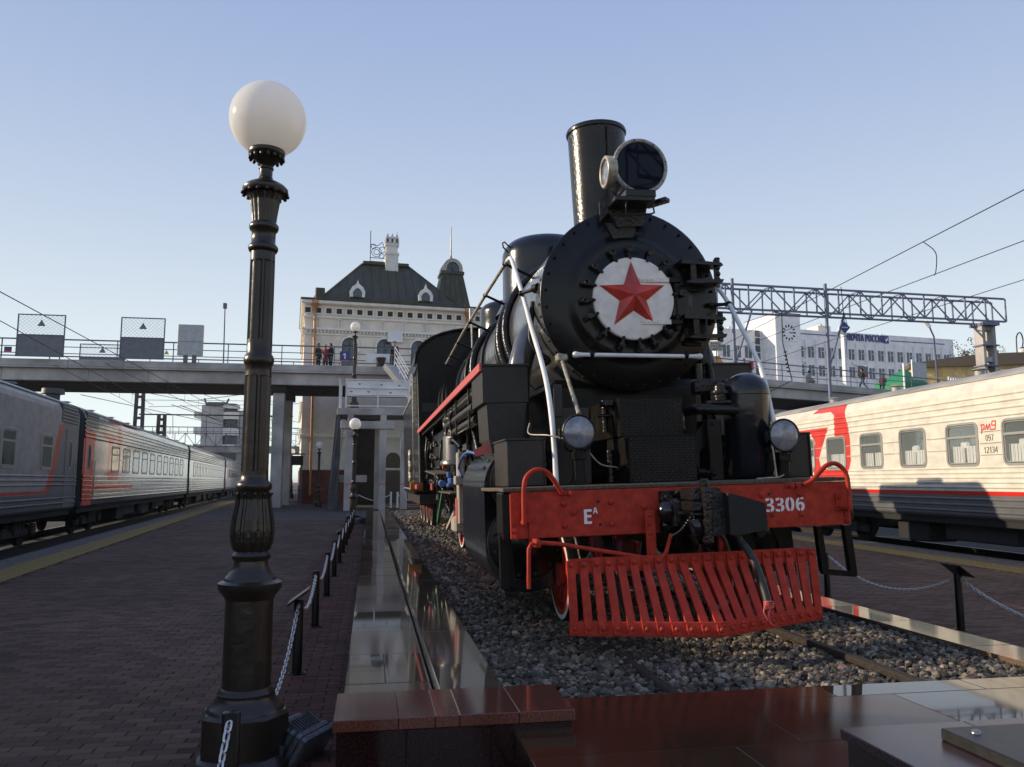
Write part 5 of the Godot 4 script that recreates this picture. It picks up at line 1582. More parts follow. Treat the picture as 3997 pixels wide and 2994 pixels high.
func engine_side() -> void:
	var Z := Vector3.BACK
	for s in [-1, 1]:
		wheel(loco, s * 0.8, -1.25, 0.42, 10, false)
		for k in 5:
			wheel(loco, s * 0.8, -4.1 - 1.42 * k, 0.66, 13, true)
		# cylinder block: valve chest above the cylinder in one casing
		var u = s * 1.15
		var cy := obj("cylinder_block", smooth_casing(u, -3.15, -1.30), M.black_gloss, loco)
		var caps := bm()
		for q in [[1.31, 0.29], [0.74, 0.33]]:
			caps.at(Transform3D(FWD, Vector3(u + s * 0.03, q[0], -1.30)))
			caps.lathe([Vector2(q[1] + 0.03, 0), Vector2(q[1] + 0.03, 0.025), Vector2(q[1], 0.035), Vector2(q[1] * 0.55, 0.045), Vector2(q[1] * 0.5, 0.08), Vector2(0.05, 0.1), Vector2(0.05, 0.16), Vector2(0, 0.16)], 36, 0.4)
		var cr := bm()
		for q in [[1.31, 0.29], [0.74, 0.33]]:
			cr.at(Transform3D(FWD, Vector3(u + s * 0.03, q[0], -1.30)))
			cr.lathe([Vector2(q[1] + 0.045, 0), Vector2(q[1] + 0.042, 0.03), Vector2(q[1] + 0.032, 0.031), Vector2(q[1] + 0.03, 0.0)], 36, 0.2)
		obj("cover_ring", cr, M.iron, cy)
		var ca := obj("cylinder_cover", caps, M.black_satin, cy)
		for q in [[1.31, 0.275], [0.74, 0.315]]:
			var n := 12
			for i in n:
				var nb := bm()
				var a := TAU * (i + 0.5) / n
				hexnut(nb, Vector3(u + s * 0.03 + cos(a) * q[1], q[0] + sin(a) * q[1], -1.27), 0.02, Z, 0.02)
				obj("nut", nb, M.iron, ca)
		# stepped covers that carry the running board down to the deck
		var cv := bm()
		cv.lohi(Vector3(minf(s * 1.50, s * 1.01), 2.13, -2.6), Vector3(maxf(s * 1.50, s * 1.01), 2.525, -1.76), 0.006)
		cv.lohi(Vector3(minf(s * 1.52, s * 0.99), 2.515, -2.6), Vector3(maxf(s * 1.52, s * 0.99), 2.54, -1.74), 0.004)
		var a1 = s * 1.455
		var a2 = s * 1.03
		cv.prism([Vector2(a1, 2.13), Vector2(a2, 2.13), Vector2(s * 1.09, 1.75), Vector2(s * 1.44, 1.75)], -2.5, -1.77)
		cv.prism([Vector2(s * 1.46, 1.75), Vector2(s * 1.2, 1.75), Vector2(s * 1.2, 1.5), Vector2(s * 1.4, 1.42)], -2.2, -1.6)
		obj("step_cover", cv, M.dark_brown, loco)
		var rb := bm()
		rb.lohi(Vector3(minf(s * 1.5, s * 0.85), 2.5, -12.9), Vector3(maxf(s * 1.5, s * 0.85), 2.54, -2.58), 0.004)
		var rn := obj("running_board", rb, M.black, loco)
		obj("running_board_edge", bm().lohi(Vector3(minf(s * 1.5, s * 1.53), 2.46, -12.9), Vector3(maxf(s * 1.5, s * 1.53), 2.55, -1.74), 0.004), M.red_trim, rn)
		obj("red_tab", bm().bar(Vector3(s * 1.60, 1.615, -1.72), Vector3(s * 1.38, 1.69, -1.66), 0.02, 0.08), M.red_trim, loco)
		# rods
		var rd := bm()
		rd.bar(Vector3(s * 1.0, 0.42, -4.1), Vector3(s * 1.0, 0.42, -9.8), 0.04, 0.1)
		for k in 5:
			rd.cyl(Vector3(s * 0.9, 0.42, -4.1 - 1.42 * k), Vector3(s * 1.05, 0.42, -4.1 - 1.42 * k), 0.11, 0.11, 14)
		rd.bar(Vector3(s * 1.1, 0.42, -6.94), Vector3(s * 1.1, 0.7, -3.9), 0.05, 0.12)
		rd.bar(Vector3(s * 1.24, 0.72, -2.85), Vector3(s * 1.24, 0.72, -4.2), 0.08, 0.08)
		obj("side_rod", rd, M.steel, loco)
		# links and hangers of the valve gear
		var vg := bm()
		for k in 7:
			var w := -5.2 - k * 1.0
			vg.bar(Vector3(s * 1.2, 0.6 + 0.1 * (k % 3), w), Vector3(s * (1.15 + 0.05 * (k % 2)), 1.9 - 0.15 * (k % 2), w + 0.35 * ((k % 3) - 1)), 0.05, 0.03)
			vg.lohi(Vector3(minf(s * 1.0, s * 1.25), 1.25, w - 0.15), Vector3(maxf(s * 1.0, s * 1.25), 1.42, w + 0.2), 0.02)
		vg.tube(smooth([Vector3(s * 1.3, 1.6, -3.6), Vector3(s * 1.32, 2.0, -3.9), Vector3(s * 1.3, 2.1, -4.4), Vector3(s * 1.3, 1.75, -4.6), Vector3(s * 1.3, 1.55, -4.2)], 5, true), 0.04, 8, true)
		vg.bar(Vector3(s * 1.25, 1.75, -2.6), Vector3(s * 1.25, 1.85, -6.5), 0.05, 0.09)
		vg.cyl(Vector3(s * 1.0, 1.85, -4.0), Vector3(s * 1.3, 1.85, -4.0), 0.12, 0.12, 12)
		vg.cyl(Vector3(s * 1.05, 1.62, -3.6), Vector3(s * 1.3, 1.62, -3.3), 0.09, 0.09, 12)
		vg.lohi(Vector3(-1.2 if s < 0 else 0.7, 1.2, -12.6), Vector3(-0.7 if s < 0 else 1.2, 2.4, -5.2), 0.05)
		obj("valve_linkage", vg, M.black_lumpy, loco)
	# left flank: cooling coil, air pump and the odd bright fittings
	pm("pump_metal", Color(0.2, 0.19, 0.17), 0.3, 0.7, "mottle", 3.0)
	pm("coil_metal", Color(0.1, 0.085, 0.065), 0.26, 0.5, "mottle", 2.0, "peel", 0.4)
	var co := bm()
	for q in [[2.36, -1.40], [2.2, -1.42], [2.05, -1.40]]:
		co.cyl(Vector3(q[1], q[0], -2.9), Vector3(q[1], q[0], -6.6), 0.06, 0.06, 12)
	for q in [[-2.9, 1, 2.36, 2.2], [-6.6, -1, 2.2, 2.05]]:
		var pts := []
		for i in 9:
			var a := PI * i / 8
			pts.append(Vector3(-1.41, (q[2] + q[3]) / 2 + 0.08 * cos(a), q[0] + q[1] * 0.1 * sin(a)))
		co.tube(pts, 0.05, 10)
	co.cyl(Vector3(-1.43, 2.42, -2.75), Vector3(-1.43, 2.42, -12.5), 0.025, 0.025, 8)
	for w in [-3.2, -4.7, -6.2]:
		co.bar(Vector3(-1.46, 2.48, w), Vector3(-1.46, 1.98, w), 0.04, 0.03)
	obj("cooling_coil", co, M.coil_metal, loco)
	var ap := bm().at(Transform3D(Basis.from_scale(Vector3(1.3, 1, 1.3)), Vector3(-1.24, 0.02, -6.3)))
	ap.lathe([Vector2(0, 1.55), Vector2(0.25, 1.56), Vector2(0.25, 1.62), Vector2(0.21, 1.64), Vector2(0.21, 2.0), Vector2(0.18, 2.02), Vector2(0.18, 2.22), Vector2(0.21, 2.24), Vector2(0.2, 2.3), Vector2(0, 2.31)], 24, 0.4)
	obj("air_pump", ap, pm("pump_metal", Color(0.2, 0.19, 0.17), 0.3, 0.7, "mottle", 3.0), loco)
	pm("old_white", Color(0.5, 0.45, 0.37), 0.5, 0, "grime", 3.0)
	obj("guide_post", bm().lohi(Vector3(-1.48, 0.75, -4.7), Vector3(-1.38, 1.72, -4.5), 0.015).lohi(Vector3(-1.54, 1.28, -4.5), Vector3(-1.4, 1.40, -4.3), 0.015), M.old_white, loco)
	pm("old_white", Color(0.5, 0.45, 0.37), 0.5, 0, "grime", 3.0)
	obj("oil_can_bracket", bm().lohi(Vector3(-1.52, 0.62, -5.2), Vector3(-1.34, 0.86, -4.7), 0.03).bar(Vector3(-1.5, 0.62, -5.9), Vector3(-1.5, 0.9, -4.75), 0.05, 0.05), M.old_white, loco)
	obj("blue_hose", bm().tube(smooth([Vector3(-1.44, 1.64, -2.77), Vector3(-1.47, 1.68, -3.4), Vector3(-1.48, 1.62, -4.0), Vector3(-1.48, 1.5, -4.35), Vector3(-1.46, 1.39, -4.2)], 6), 0.018, 8), M.blue_paint, loco)
	obj("lubricator", bm().lohi(Vector3(-1.5, 1.24, -5.8), Vector3(-1.34, 1.38, -5.5), 0.02).lohi(Vector3(-1.52, 1.38, -5.75), Vector3(-1.45, 1.47, -5.6), 0.015).lohi(Vector3(-1.53, 1.25, -5.95), Vector3(-1.45, 1.3, -5.4), 0.01).cyl(Vector3(-1.58, 1.3, -6.0), Vector3(-1.58, 1.3, -5.7), 0.05, 0.05, 10), M.blue_paint, loco)
	obj("drip_tray", bm().bar(Vector3(-1.45, 1.44, -6.9), Vector3(-1.5, 1.52, -8.6), 0.3, 0.02).lohi(Vector3(-1.55, 1.15, -6.9), Vector3(-1.35, 1.17, -4.9), 0.004), M.plank, loco)
	obj("red_valve", bm().cyl(Vector3(-1.5, 1.6, -6.6), Vector3(-1.42, 1.6, -6.6), 0.08, 0.08, 12).lohi(Vector3(-1.52, 1.15, -9.1), Vector3(-1.46, 1.3, -9.0), 0.02), M.red_trim, loco)
	obj("green_lever", bm().bar(Vector3(-1.47, 1.16, -6.9), Vector3(-1.49, 0.62, -7.8), 0.05, 0.07), M.green_paint, loco)
	obj("red_panel", bm().lohi(Vector3(-1.5, 1.12, -15.0), Vector3(-1.4, 1.24, -14.4), 0.02).lohi(Vector3(-1.5, 0.78, -4.72), Vector3(-1.4, 1.1, -4.6), 0.01), M.red_trim, loco)
	obj("orange_drum", bm().cyl(Vector3(-1.55, 1.2, -16.5), Vector3(-1.2, 1.2, -16.5), 0.14, 0.14, 14), M.orange_paint, loco)
	var r := RandomNumberGenerator.new()
	r.seed = 31
	for i in 26:
		var w := r.randf_range(-3.4, -11.8)
		var y := r.randf_range(0.9, 2.1)
		var x := r.randf_range(-1.46, -1.25)
		var p := Vector3(x, y, w)
		var q = p + [Vector3(0, r.randf_range(0.3, 0.8), r.randf_range(-0.3, 0.3)), Vector3(0, r.randf_range(-0.15, 0.15), r.randf_range(0.5, 1.5))][i % 2]
		if q.y > 2.4:
			q.y = 2.4
		var pb := bm().tube(smooth([p, p.lerp(q, 0.5) + Vector3(-0.04, 0.05, 0.03), q], 4), r.randf_range(0.012, 0.03), 7)
		pb.cyl(p - Vector3(0, 0.05, 0), p + Vector3(0, 0.05, 0), 0.05, 0.04, 8)
		pb.ball(q, 0.04, 8)
		obj("side_pipe", pb, [M.black_lumpy, M.iron, M.pump_metal, M.black_lumpy][i % 4], loco)
	cab()

func smooth_casing(u: float, z0: float, z1: float) -> B:
	var b := bm()
	var ring := []
	var nr := []
	for i in 19:
		var a := PI * i / 18
		ring.append(Vector2(u + 0.42 * cos(a), 1.26 + 0.42 * sin(a)))
		nr.append(Vector2(cos(a), sin(a)))
	for i in 19:
		var a := PI + PI * i / 18
		ring.append(Vector2(u + 0.42 * cos(a), 0.68 + 0.42 * sin(a)))
		nr.append(Vector2(cos(a), sin(a)))
	var n := ring.size()
	for i in n:
		var j := (i + 1) % n
		var p: Vector2 = ring[i]
		var q: Vector2 = ring[j]
		var np := Vector3(nr[i].x, nr[i].y, 0)
		var nq := Vector3(nr[j].x, nr[j].y, 0)
		b.tn(Vector3(p.x, p.y, z1), Vector3(p.x, p.y, z0), Vector3(q.x, q.y, z0), np, np, nq)
		b.tn(Vector3(p.x, p.y, z1), Vector3(q.x, q.y, z0), Vector3(q.x, q.y, z1), np, nq, nq)
		var c := Vector2(u, 0.97)
		b.tn(Vector3(c.x, c.y, z1), Vector3(p.x, p.y, z1), Vector3(q.x, q.y, z1), Vector3.BACK, Vector3.BACK, Vector3.BACK)
		b.tn(Vector3(c.x, c.y, z0), Vector3(q.x, q.y, z0), Vector3(p.x, p.y, z0), Vector3.FORWARD, Vector3.FORWARD, Vector3.FORWARD)
	for w in [-1.6]:
		for k in 3:
			b.ball(Vector3(u + signf(u) * 0.42 * cos(0.9 - 0.2 * k), 1.26 + 0.42 * sin(0.9 - 0.2 * k), w), 0.02, 6)
	return b

func cab() -> void:
	var pf := []
	for i in 17:
		var a := PI * i / 16
		var x := 1.5 * cos(a)
		pf.append(Vector2(x, 4.16 + 0.82 * pow(sin(a), 0.8)))
	var wall := pf.duplicate()
	wall.append(Vector2(-1.46, 1.35))
	wall.append(Vector2(1.46, 1.35))
	var c := obj("cab", bm().prism(wall, -13.02, -12.95), M.black, loco)
	var sides := bm()
	for s in [-1, 1]:
		var x0 = s * 1.40
		var x1 = s * 1.47
		var lo := minf(x0, x1)
		var hi := maxf(x0, x1)
		sides.lohi(Vector3(lo, 1.3, -15.9), Vector3(hi, 2.9, -13.02), 0.005)
		sides.lohi(Vector3(lo, 2.9, -13.5), Vector3(hi, 4.2, -13.02), 0.005)
		sides.lohi(Vector3(lo, 2.9, -15.9), Vector3(hi, 4.2, -14.9), 0.005)
		sides.lohi(Vector3(lo, 3.75, -14.9), Vector3(hi, 4.2, -13.5), 0.005)
	obj("cab_side", sides, M.black_gloss, c)
	for s in [-1, 1]:
		var wf := bm()
		for q in [[2.9, 2.96, -14.9, -13.5], [3.7, 3.76, -14.9, -13.5], [2.9, 3.76, -13.55, -13.48], [2.9, 3.76, -14.92, -14.86], [2.9, 3.76, -14.24, -14.18]]:
			wf.lohi(Vector3(s * 1.49 - 0.02, q[0], q[2]), Vector3(s * 1.49 + 0.02, q[1], q[3]), 0.004)
		obj("cab_window", wf, M.cream_metal, c)
		obj("wind_board", bm().lohi(Vector3(s * 1.55 - 0.06, 2.75, -13.42), Vector3(s * 1.55 + 0.06, 3.9, -13.38), 0.01), M.cream_metal, c)
		var tr := bm()
		for w in [-13.1, -15.85]:
			tr.lohi(Vector3(s * 1.48 - 0.012, 1.3, w - 0.03), Vector3(s * 1.48 + 0.012, 4.15, w + 0.03), 0.004)
		obj("cab_trim", tr, M.cream_metal, c)
	var roof := bm()
	var o := []
	for q in pf:
		o.append(Vector2(q.x * 1.05, 4.16 + (q.y - 4.16) * 1.05 + 0.02))
	for i in o.size() - 1:
		var a: Vector2 = o[i]
		var b: Vector2 = o[i + 1]
		roof.quad(Vector3(a.x, a.y, -12.8), Vector3(a.x, a.y, -16.6), Vector3(b.x, b.y, -16.6), Vector3(b.x, b.y, -12.8))
		roof.quad(Vector3(a.x, a.y - 0.03, -12.8), Vector3(a.x, a.y, -12.8), Vector3(b.x, b.y, -12.8), Vector3(b.x, b.y - 0.03, -12.8))
		roof.quad(Vector3(b.x, b.y - 0.03, -12.8), Vector3(b.x, b.y - 0.03, -16.6), Vector3(a.x, a.y - 0.03, -16.6), Vector3(a.x, a.y - 0.03, -12.8))
	roof.lohi(Vector3(-0.7, 4.9, -15.2), Vector3(0.5, 5.2, -14.2), 0.04)
	obj("cab_roof", roof, M.black, c)
	for x in [-0.95, 0.95]:
		var pw := bm()
		ring_xy(pw, Vector2(x, 3.72), 0.26, 0.42, -12.95, -12.92)
		obj("front_window", pw, M.black, c)
		obj("pane", bm().lohi(Vector3(x - 0.25, 3.32, -12.948), Vector3(x + 0.25, 4.12, -12.944)), M.black, c)
	obj("plate", bm().lohi(Vector3(-1.4, 3.0, -12.948), Vector3(-1.0, 3.2, -12.93), 0.004), M.dark_brown, c)
	var hz := bm()
	for k in 3:
		var pts := []
		for i in 12:
			pts.append(Vector3(-1.56, 1.35 + i * 0.075, -15.95 - 0.25 * k + 0.09 * sin(i * 1.5)))
		hz.tube(smooth(pts, 2), 0.035, 8)
	obj("corrugated_hose", hz, M.cream_metal, c)

func ring_xy(b: B, c: Vector2, hx: float, hy: float, z0: float, z1: float) -> void:
	b.lohi(Vector3(c.x - hx, c.y - hy, z0), Vector3(c.x + hx, c.y - hy + 0.04, z1), 0.004)
	b.lohi(Vector3(c.x - hx, c.y + hy - 0.04, z0), Vector3(c.x + hx, c.y + hy, z1), 0.004)
	b.lohi(Vector3(c.x - hx, c.y - hy + 0.04, z0), Vector3(c.x - hx + 0.04, c.y + hy - 0.04, z1), 0.004)
	b.lohi(Vector3(c.x + hx - 0.04, c.y - hy + 0.04, z0), Vector3(c.x + hx, c.y + hy - 0.04, z1), 0.004)

func tender() -> void:
	var t := thing("locomotive_tender", "black tender with pale stripes coupled behind the steam locomotive's cab", "tender", loco.transform)
	obj("tank", bm().lohi(Vector3(-1.42, 0.95, -23.5), Vector3(1.42, 3.9, -16.9), 0.05), M.black_gloss, t)
	obj("coal_bunker", bm().lohi(Vector3(-1.2, 3.9, -22.5), Vector3(1.2, 4.75, -17.3), 0.1), M.black, t)
	obj("frame", bm().lohi(Vector3(-1.3, 0.65, -23.6), Vector3(1.3, 0.94, -16.8), 0.03), M.dark_brown, t)
	var st := bm()
	for y in [1.1, 3.8]:
		st.lohi(Vector3(-1.438, y - 0.02, -23.4), Vector3(-1.424, y + 0.02, -17.0))
	obj("stripe", st, M.cream_metal, t)
	for s in [-1, 1]:
		for w in [-18.0, -19.6, -21.2, -22.6]:
			wheel(t, s * 0.8, w, 0.5, 10, false)

func lamp_post(label: String, t: Transform3D, scale := 1.0) -> Node3D:
	var l := thing("street_lamp", label, "street lamp", t, "bronze globe lamps along the platform")
	var s := Transform3D(Basis.from_scale(Vector3.ONE * scale), Vector3.ZERO)
	var V := func(a: Array) -> Array:
		var o := []
		for q in a:
			o.append(Vector2(q[0] * (0.885 if q[1] < 2.4 else lerpf(0.885, 0.96, minf(1.0, q[1] - 2.4))), q[1]))
		return o
	var oct := bm().at(s * Transform3D(Basis(Vector3.UP, PI / 8), Vector3.ZERO))
	oct.lathe(V.call([[0.34, 0.0], [0.34, 0.03], [0.31, 0.06], [0.285, 0.075], [0.283, 0.285], [0.262, 0.305], [0.0, 0.305]]), 8, 2.0)
	obj("pedestal", oct, M.lamp_iron, l)
	var b := bm().at(s)
	b.lathe(V.call([[0.245, 0.30], [0.24, 0.32], [0.228, 0.33], [0.19, 0.36], [0.178, 0.385], [0.182, 0.40], [0.172, 0.41], [0.168, 0.42], [0.154, 0.43], [0.152, 0.92], [0.16, 0.925], [0.165, 0.94], [0.19, 0.965], [0.203, 0.985], [0.204, 1.015], [0.17, 1.03], [0.165, 1.045], [0.158, 1.05], [0.125, 1.085], [0.11, 1.11], [0.108, 1.14], [0.122, 1.152], [0.126, 1.17], [0.115, 1.185], [0.106, 1.195]]), 40, 0.75)
	obj("base_drum", b, M.lamp_iron, l)
	var vs := bm().at(s)
	vs.lathe(V.call([[0.106, 1.19], [0.122, 1.225], [0.132, 1.28], [0.128, 1.34], [0.113, 1.42], [0.1, 1.48], [0.096, 1.53], [0.1, 1.55]]), 96, 0.5, 12, 0.07, 0, 7)
	obj("leaf_vase", vs, M.lamp_iron, l)
	var lv := bm()
	for i in 12:
		var a := TAU * i / 12
		lv.T = s * Transform3D(Basis(Vector3.UP, a).scaled_local(Vector3(0.885, 1, 1)), Vector3.ZERO)
		var sp := [[0.112, 1.2], [0.134, 1.25], [0.138, 1.31], [0.13, 1.38], [0.115, 1.45], [0.108, 1.50], [0.116, 1.525], [0.126, 1.53]]
		for k in sp.size() - 1:
			var w0 := 0.034 * sin(PI * (0.15 + 0.75 * k / sp.size()))
			var w1 := 0.034 * sin(PI * (0.15 + 0.75 * (k + 1) / sp.size()))
			for sd in [-1, 1]:
				var p0 := Vector3(sp[k][0], sp[k][1], 0)
				var p1 := Vector3(sp[k + 1][0], sp[k + 1][1], 0)
				var e0 := Vector3(sp[k][0] - 0.022, sp[k][1] - 0.008, sd * w0)
				var e1 := Vector3(sp[k + 1][0] - 0.022, sp[k + 1][1] + (0.014 if k % 2 else -0.01), sd * w1)
				if sd < 0:
					lv.quad(p0, e0, e1, p1)
				else:
					lv.quad(e0, p0, p1, e1)
			lv.bar(Vector3(sp[k][0], sp[k][1], 0), Vector3(sp[k + 1][0], sp[k + 1][1], 0), 0.012, 0.012)
	obj("acanthus_leaves", lv, M.lamp_iron, l)
	var sh := bm().at(s)
	sh.lathe(V.call([[0.104, 1.545], [0.115, 1.555], [0.117, 1.58], [0.108, 1.595], [0.092, 1.605], [0.09, 1.64]]), 48, 0.6)
	sh.lathe(V.call([[0.09, 1.64], [0.0895, 1.66], [0.0870, 2.23], [0.0868, 2.25]]), 80, 0.6, 8, 0.17, 1, 2)
	sh.lathe(V.call([[0.0868, 2.25], [0.086, 2.29], [0.094, 2.30], [0.1, 2.315], [0.101, 2.335], [0.093, 2.355], [0.084, 2.365], [0.084, 2.43]]), 48, 0.6)
	sh.lathe(V.call([[0.084, 2.43], [0.0835, 2.45], [0.079, 2.94], [0.079, 2.96]]), 80, 0.6, 8, 0.17, 1, 2)
	sh.lathe(V.call([[0.079, 2.96], [0.079, 2.995], [0.088, 3.0], [0.096, 3.015], [0.096, 3.03], [0.084, 3.045], [0.077, 3.05], [0.076, 3.125], [0.088, 3.135], [0.094, 3.15], [0.094, 3.165], [0.082, 3.18], [0.077, 3.185]]), 48, 0.6)
	obj("shaft", sh, M.lamp_iron, l)
	var cp := bm().at(s)
	cp.lathe(V.call([[0.076, 3.185], [0.082, 3.24], [0.094, 3.32], [0.112, 3.365]]), 96, 0.5, 18, 0.06, 0, 3)
	cp.lathe(V.call([[0.1, 3.36], [0.135, 3.37], [0.143, 3.385], [0.143, 3.40], [0.125, 3.42], [0.10, 3.435], [0.07, 3.45], [0.05, 3.46], [0.041, 3.48], [0.041, 3.525], [0.047, 3.53], [0.047, 3.54], [0.041, 3.55], [0.06, 3.575], [0.095, 3.60], [0.113, 3.62], [0.117, 3.64], [0.113, 3.652], [0.08, 3.655], [0, 3.655]]), 48, 0.75)
	for i in 16:
		var a := TAU * i / 16
		cp.ball(Vector3(cos(a) * 0.134, 3.366, sin(a) * 0.134), 0.013, 8)
		cp.ball(Vector3(cos(a) * 0.1, 3.60, sin(a) * 0.1), 0.012, 6, 1.6)
	obj("capital", cp, M.lamp_iron, l)
	obj("glass_globe", bm().at(s).ball(Vector3(0, 3.855, 0), 0.235, 48), M.globe, l)
	return l

func link_mesh() -> ArrayMesh:
	var pts := []
	for i in 12:
		var a := TAU * i / 12
		pts.append(Vector3(cos(a) * 0.0142, 0, sin(a) * 0.0142 + (0.0135 if sin(a) > 0.01 else (-0.0135 if sin(a) < -0.01 else 0.0))))
	return bm().tube(pts, 0.0056, 6, true).mesh()

var link: ArrayMesh

func chain(label: String, p: Vector3, q: Vector3, sag: float, parts: bool, group := "") -> void:
	var t := thing("chain", label, "chain", Transform3D(), "chains between the posts")
	var n := 60
	var pts := []
	for i in n + 1:
		var f := float(i) / n
		pts.append(p.lerp(q, f) - Vector3(0, sag * 4.0 * f * (1.0 - f), 0))
	var step := 0.046
	var acc := 0.0
	var k := 0
	var all := bm()
	var src := link.get_faces() if not parts else PackedVector3Array()
	for i in n:
		var a: Vector3 = pts[i]
		var b: Vector3 = pts[i + 1]
		var d := (b - a)
		var l := d.length()
		while acc < l:
			var z := d / l
			var x := Vector3.UP.cross(z).normalized()
			var tr := Transform3D(Basis(x, z.cross(x), z).rotated(z, PI / 2 * (k % 2) + 0.5 + rng.randf_range(-0.2, 0.2)), a + z * acc)
			if parts:
				mi("link", link, M.chain_steel, t, tr)
			else:
				for f in range(0, src.size(), 3):
					all.T = tr
					all.tri(src[f], src[f + 2], src[f + 1])
			acc += step
			k += 1
		acc -= l
	if not parts:
		stuff(obj("links", all, M.chain_steel, t))

func bollard(label: String, x: float, z: float, plate: int) -> void:
	var t := thing("chain_post", label, "bollard", tf(x, 0, z), "chain posts round the monument")
	obj("post", bm().lathe([Vector2(0.04, 0), Vector2(0.04, 0.598), Vector2(0.036, 0.603), Vector2(0, 0.604)], 16, 0.5), M.black, t)
	obj("foot_plate", bm().cyl(Vector3.ZERO, Vector3(0, 0.008, 0), 0.075, 0.075, 16).cyl(Vector3(0.05, 0.008, 0.0), Vector3(0.05, 0.016, 0), 0.01, 0.01, 6).cyl(Vector3(-0.05, 0.008, 0.0), Vector3(-0.05, 0.016, 0), 0.01, 0.01, 6), M.black, t)
	obj("chain_eye", bm().tube([Vector3(0, 0.56, 0.04), Vector3(0, 0.575, 0.06), Vector3(0, 0.56, 0.075), Vector3(0, 0.545, 0.06)], 0.006, 6, true).tube([Vector3(0, 0.56, -0.04), Vector3(0, 0.575, -0.06), Vector3(0, 0.56, -0.075), Vector3(0, 0.545, -0.06)], 0.006, 6, true), M.chain_steel, t)
	if plate != 0:
		var b := bm().at(Transform3D(Basis(Vector3.BACK, 0.62 * plate), Vector3(0.0, 0.635, 0)))
		b.box(Vector3.ZERO, Vector3(0.22, 0.012, 0.30), 0.003)
		obj("notice_plate", b, M.black, t)
		var br := bm().at(Transform3D(Basis(Vector3.BACK, 0.62 * plate), Vector3(0.0, 0.635, 0)))
		br.box(Vector3(0, 0.0075, 0), Vector3(0.2, 0.002, 0.28))
		obj("plate_face", br, pm("plate_face", Color(0.035, 0.033, 0.032), 0.3, 0.4), t)

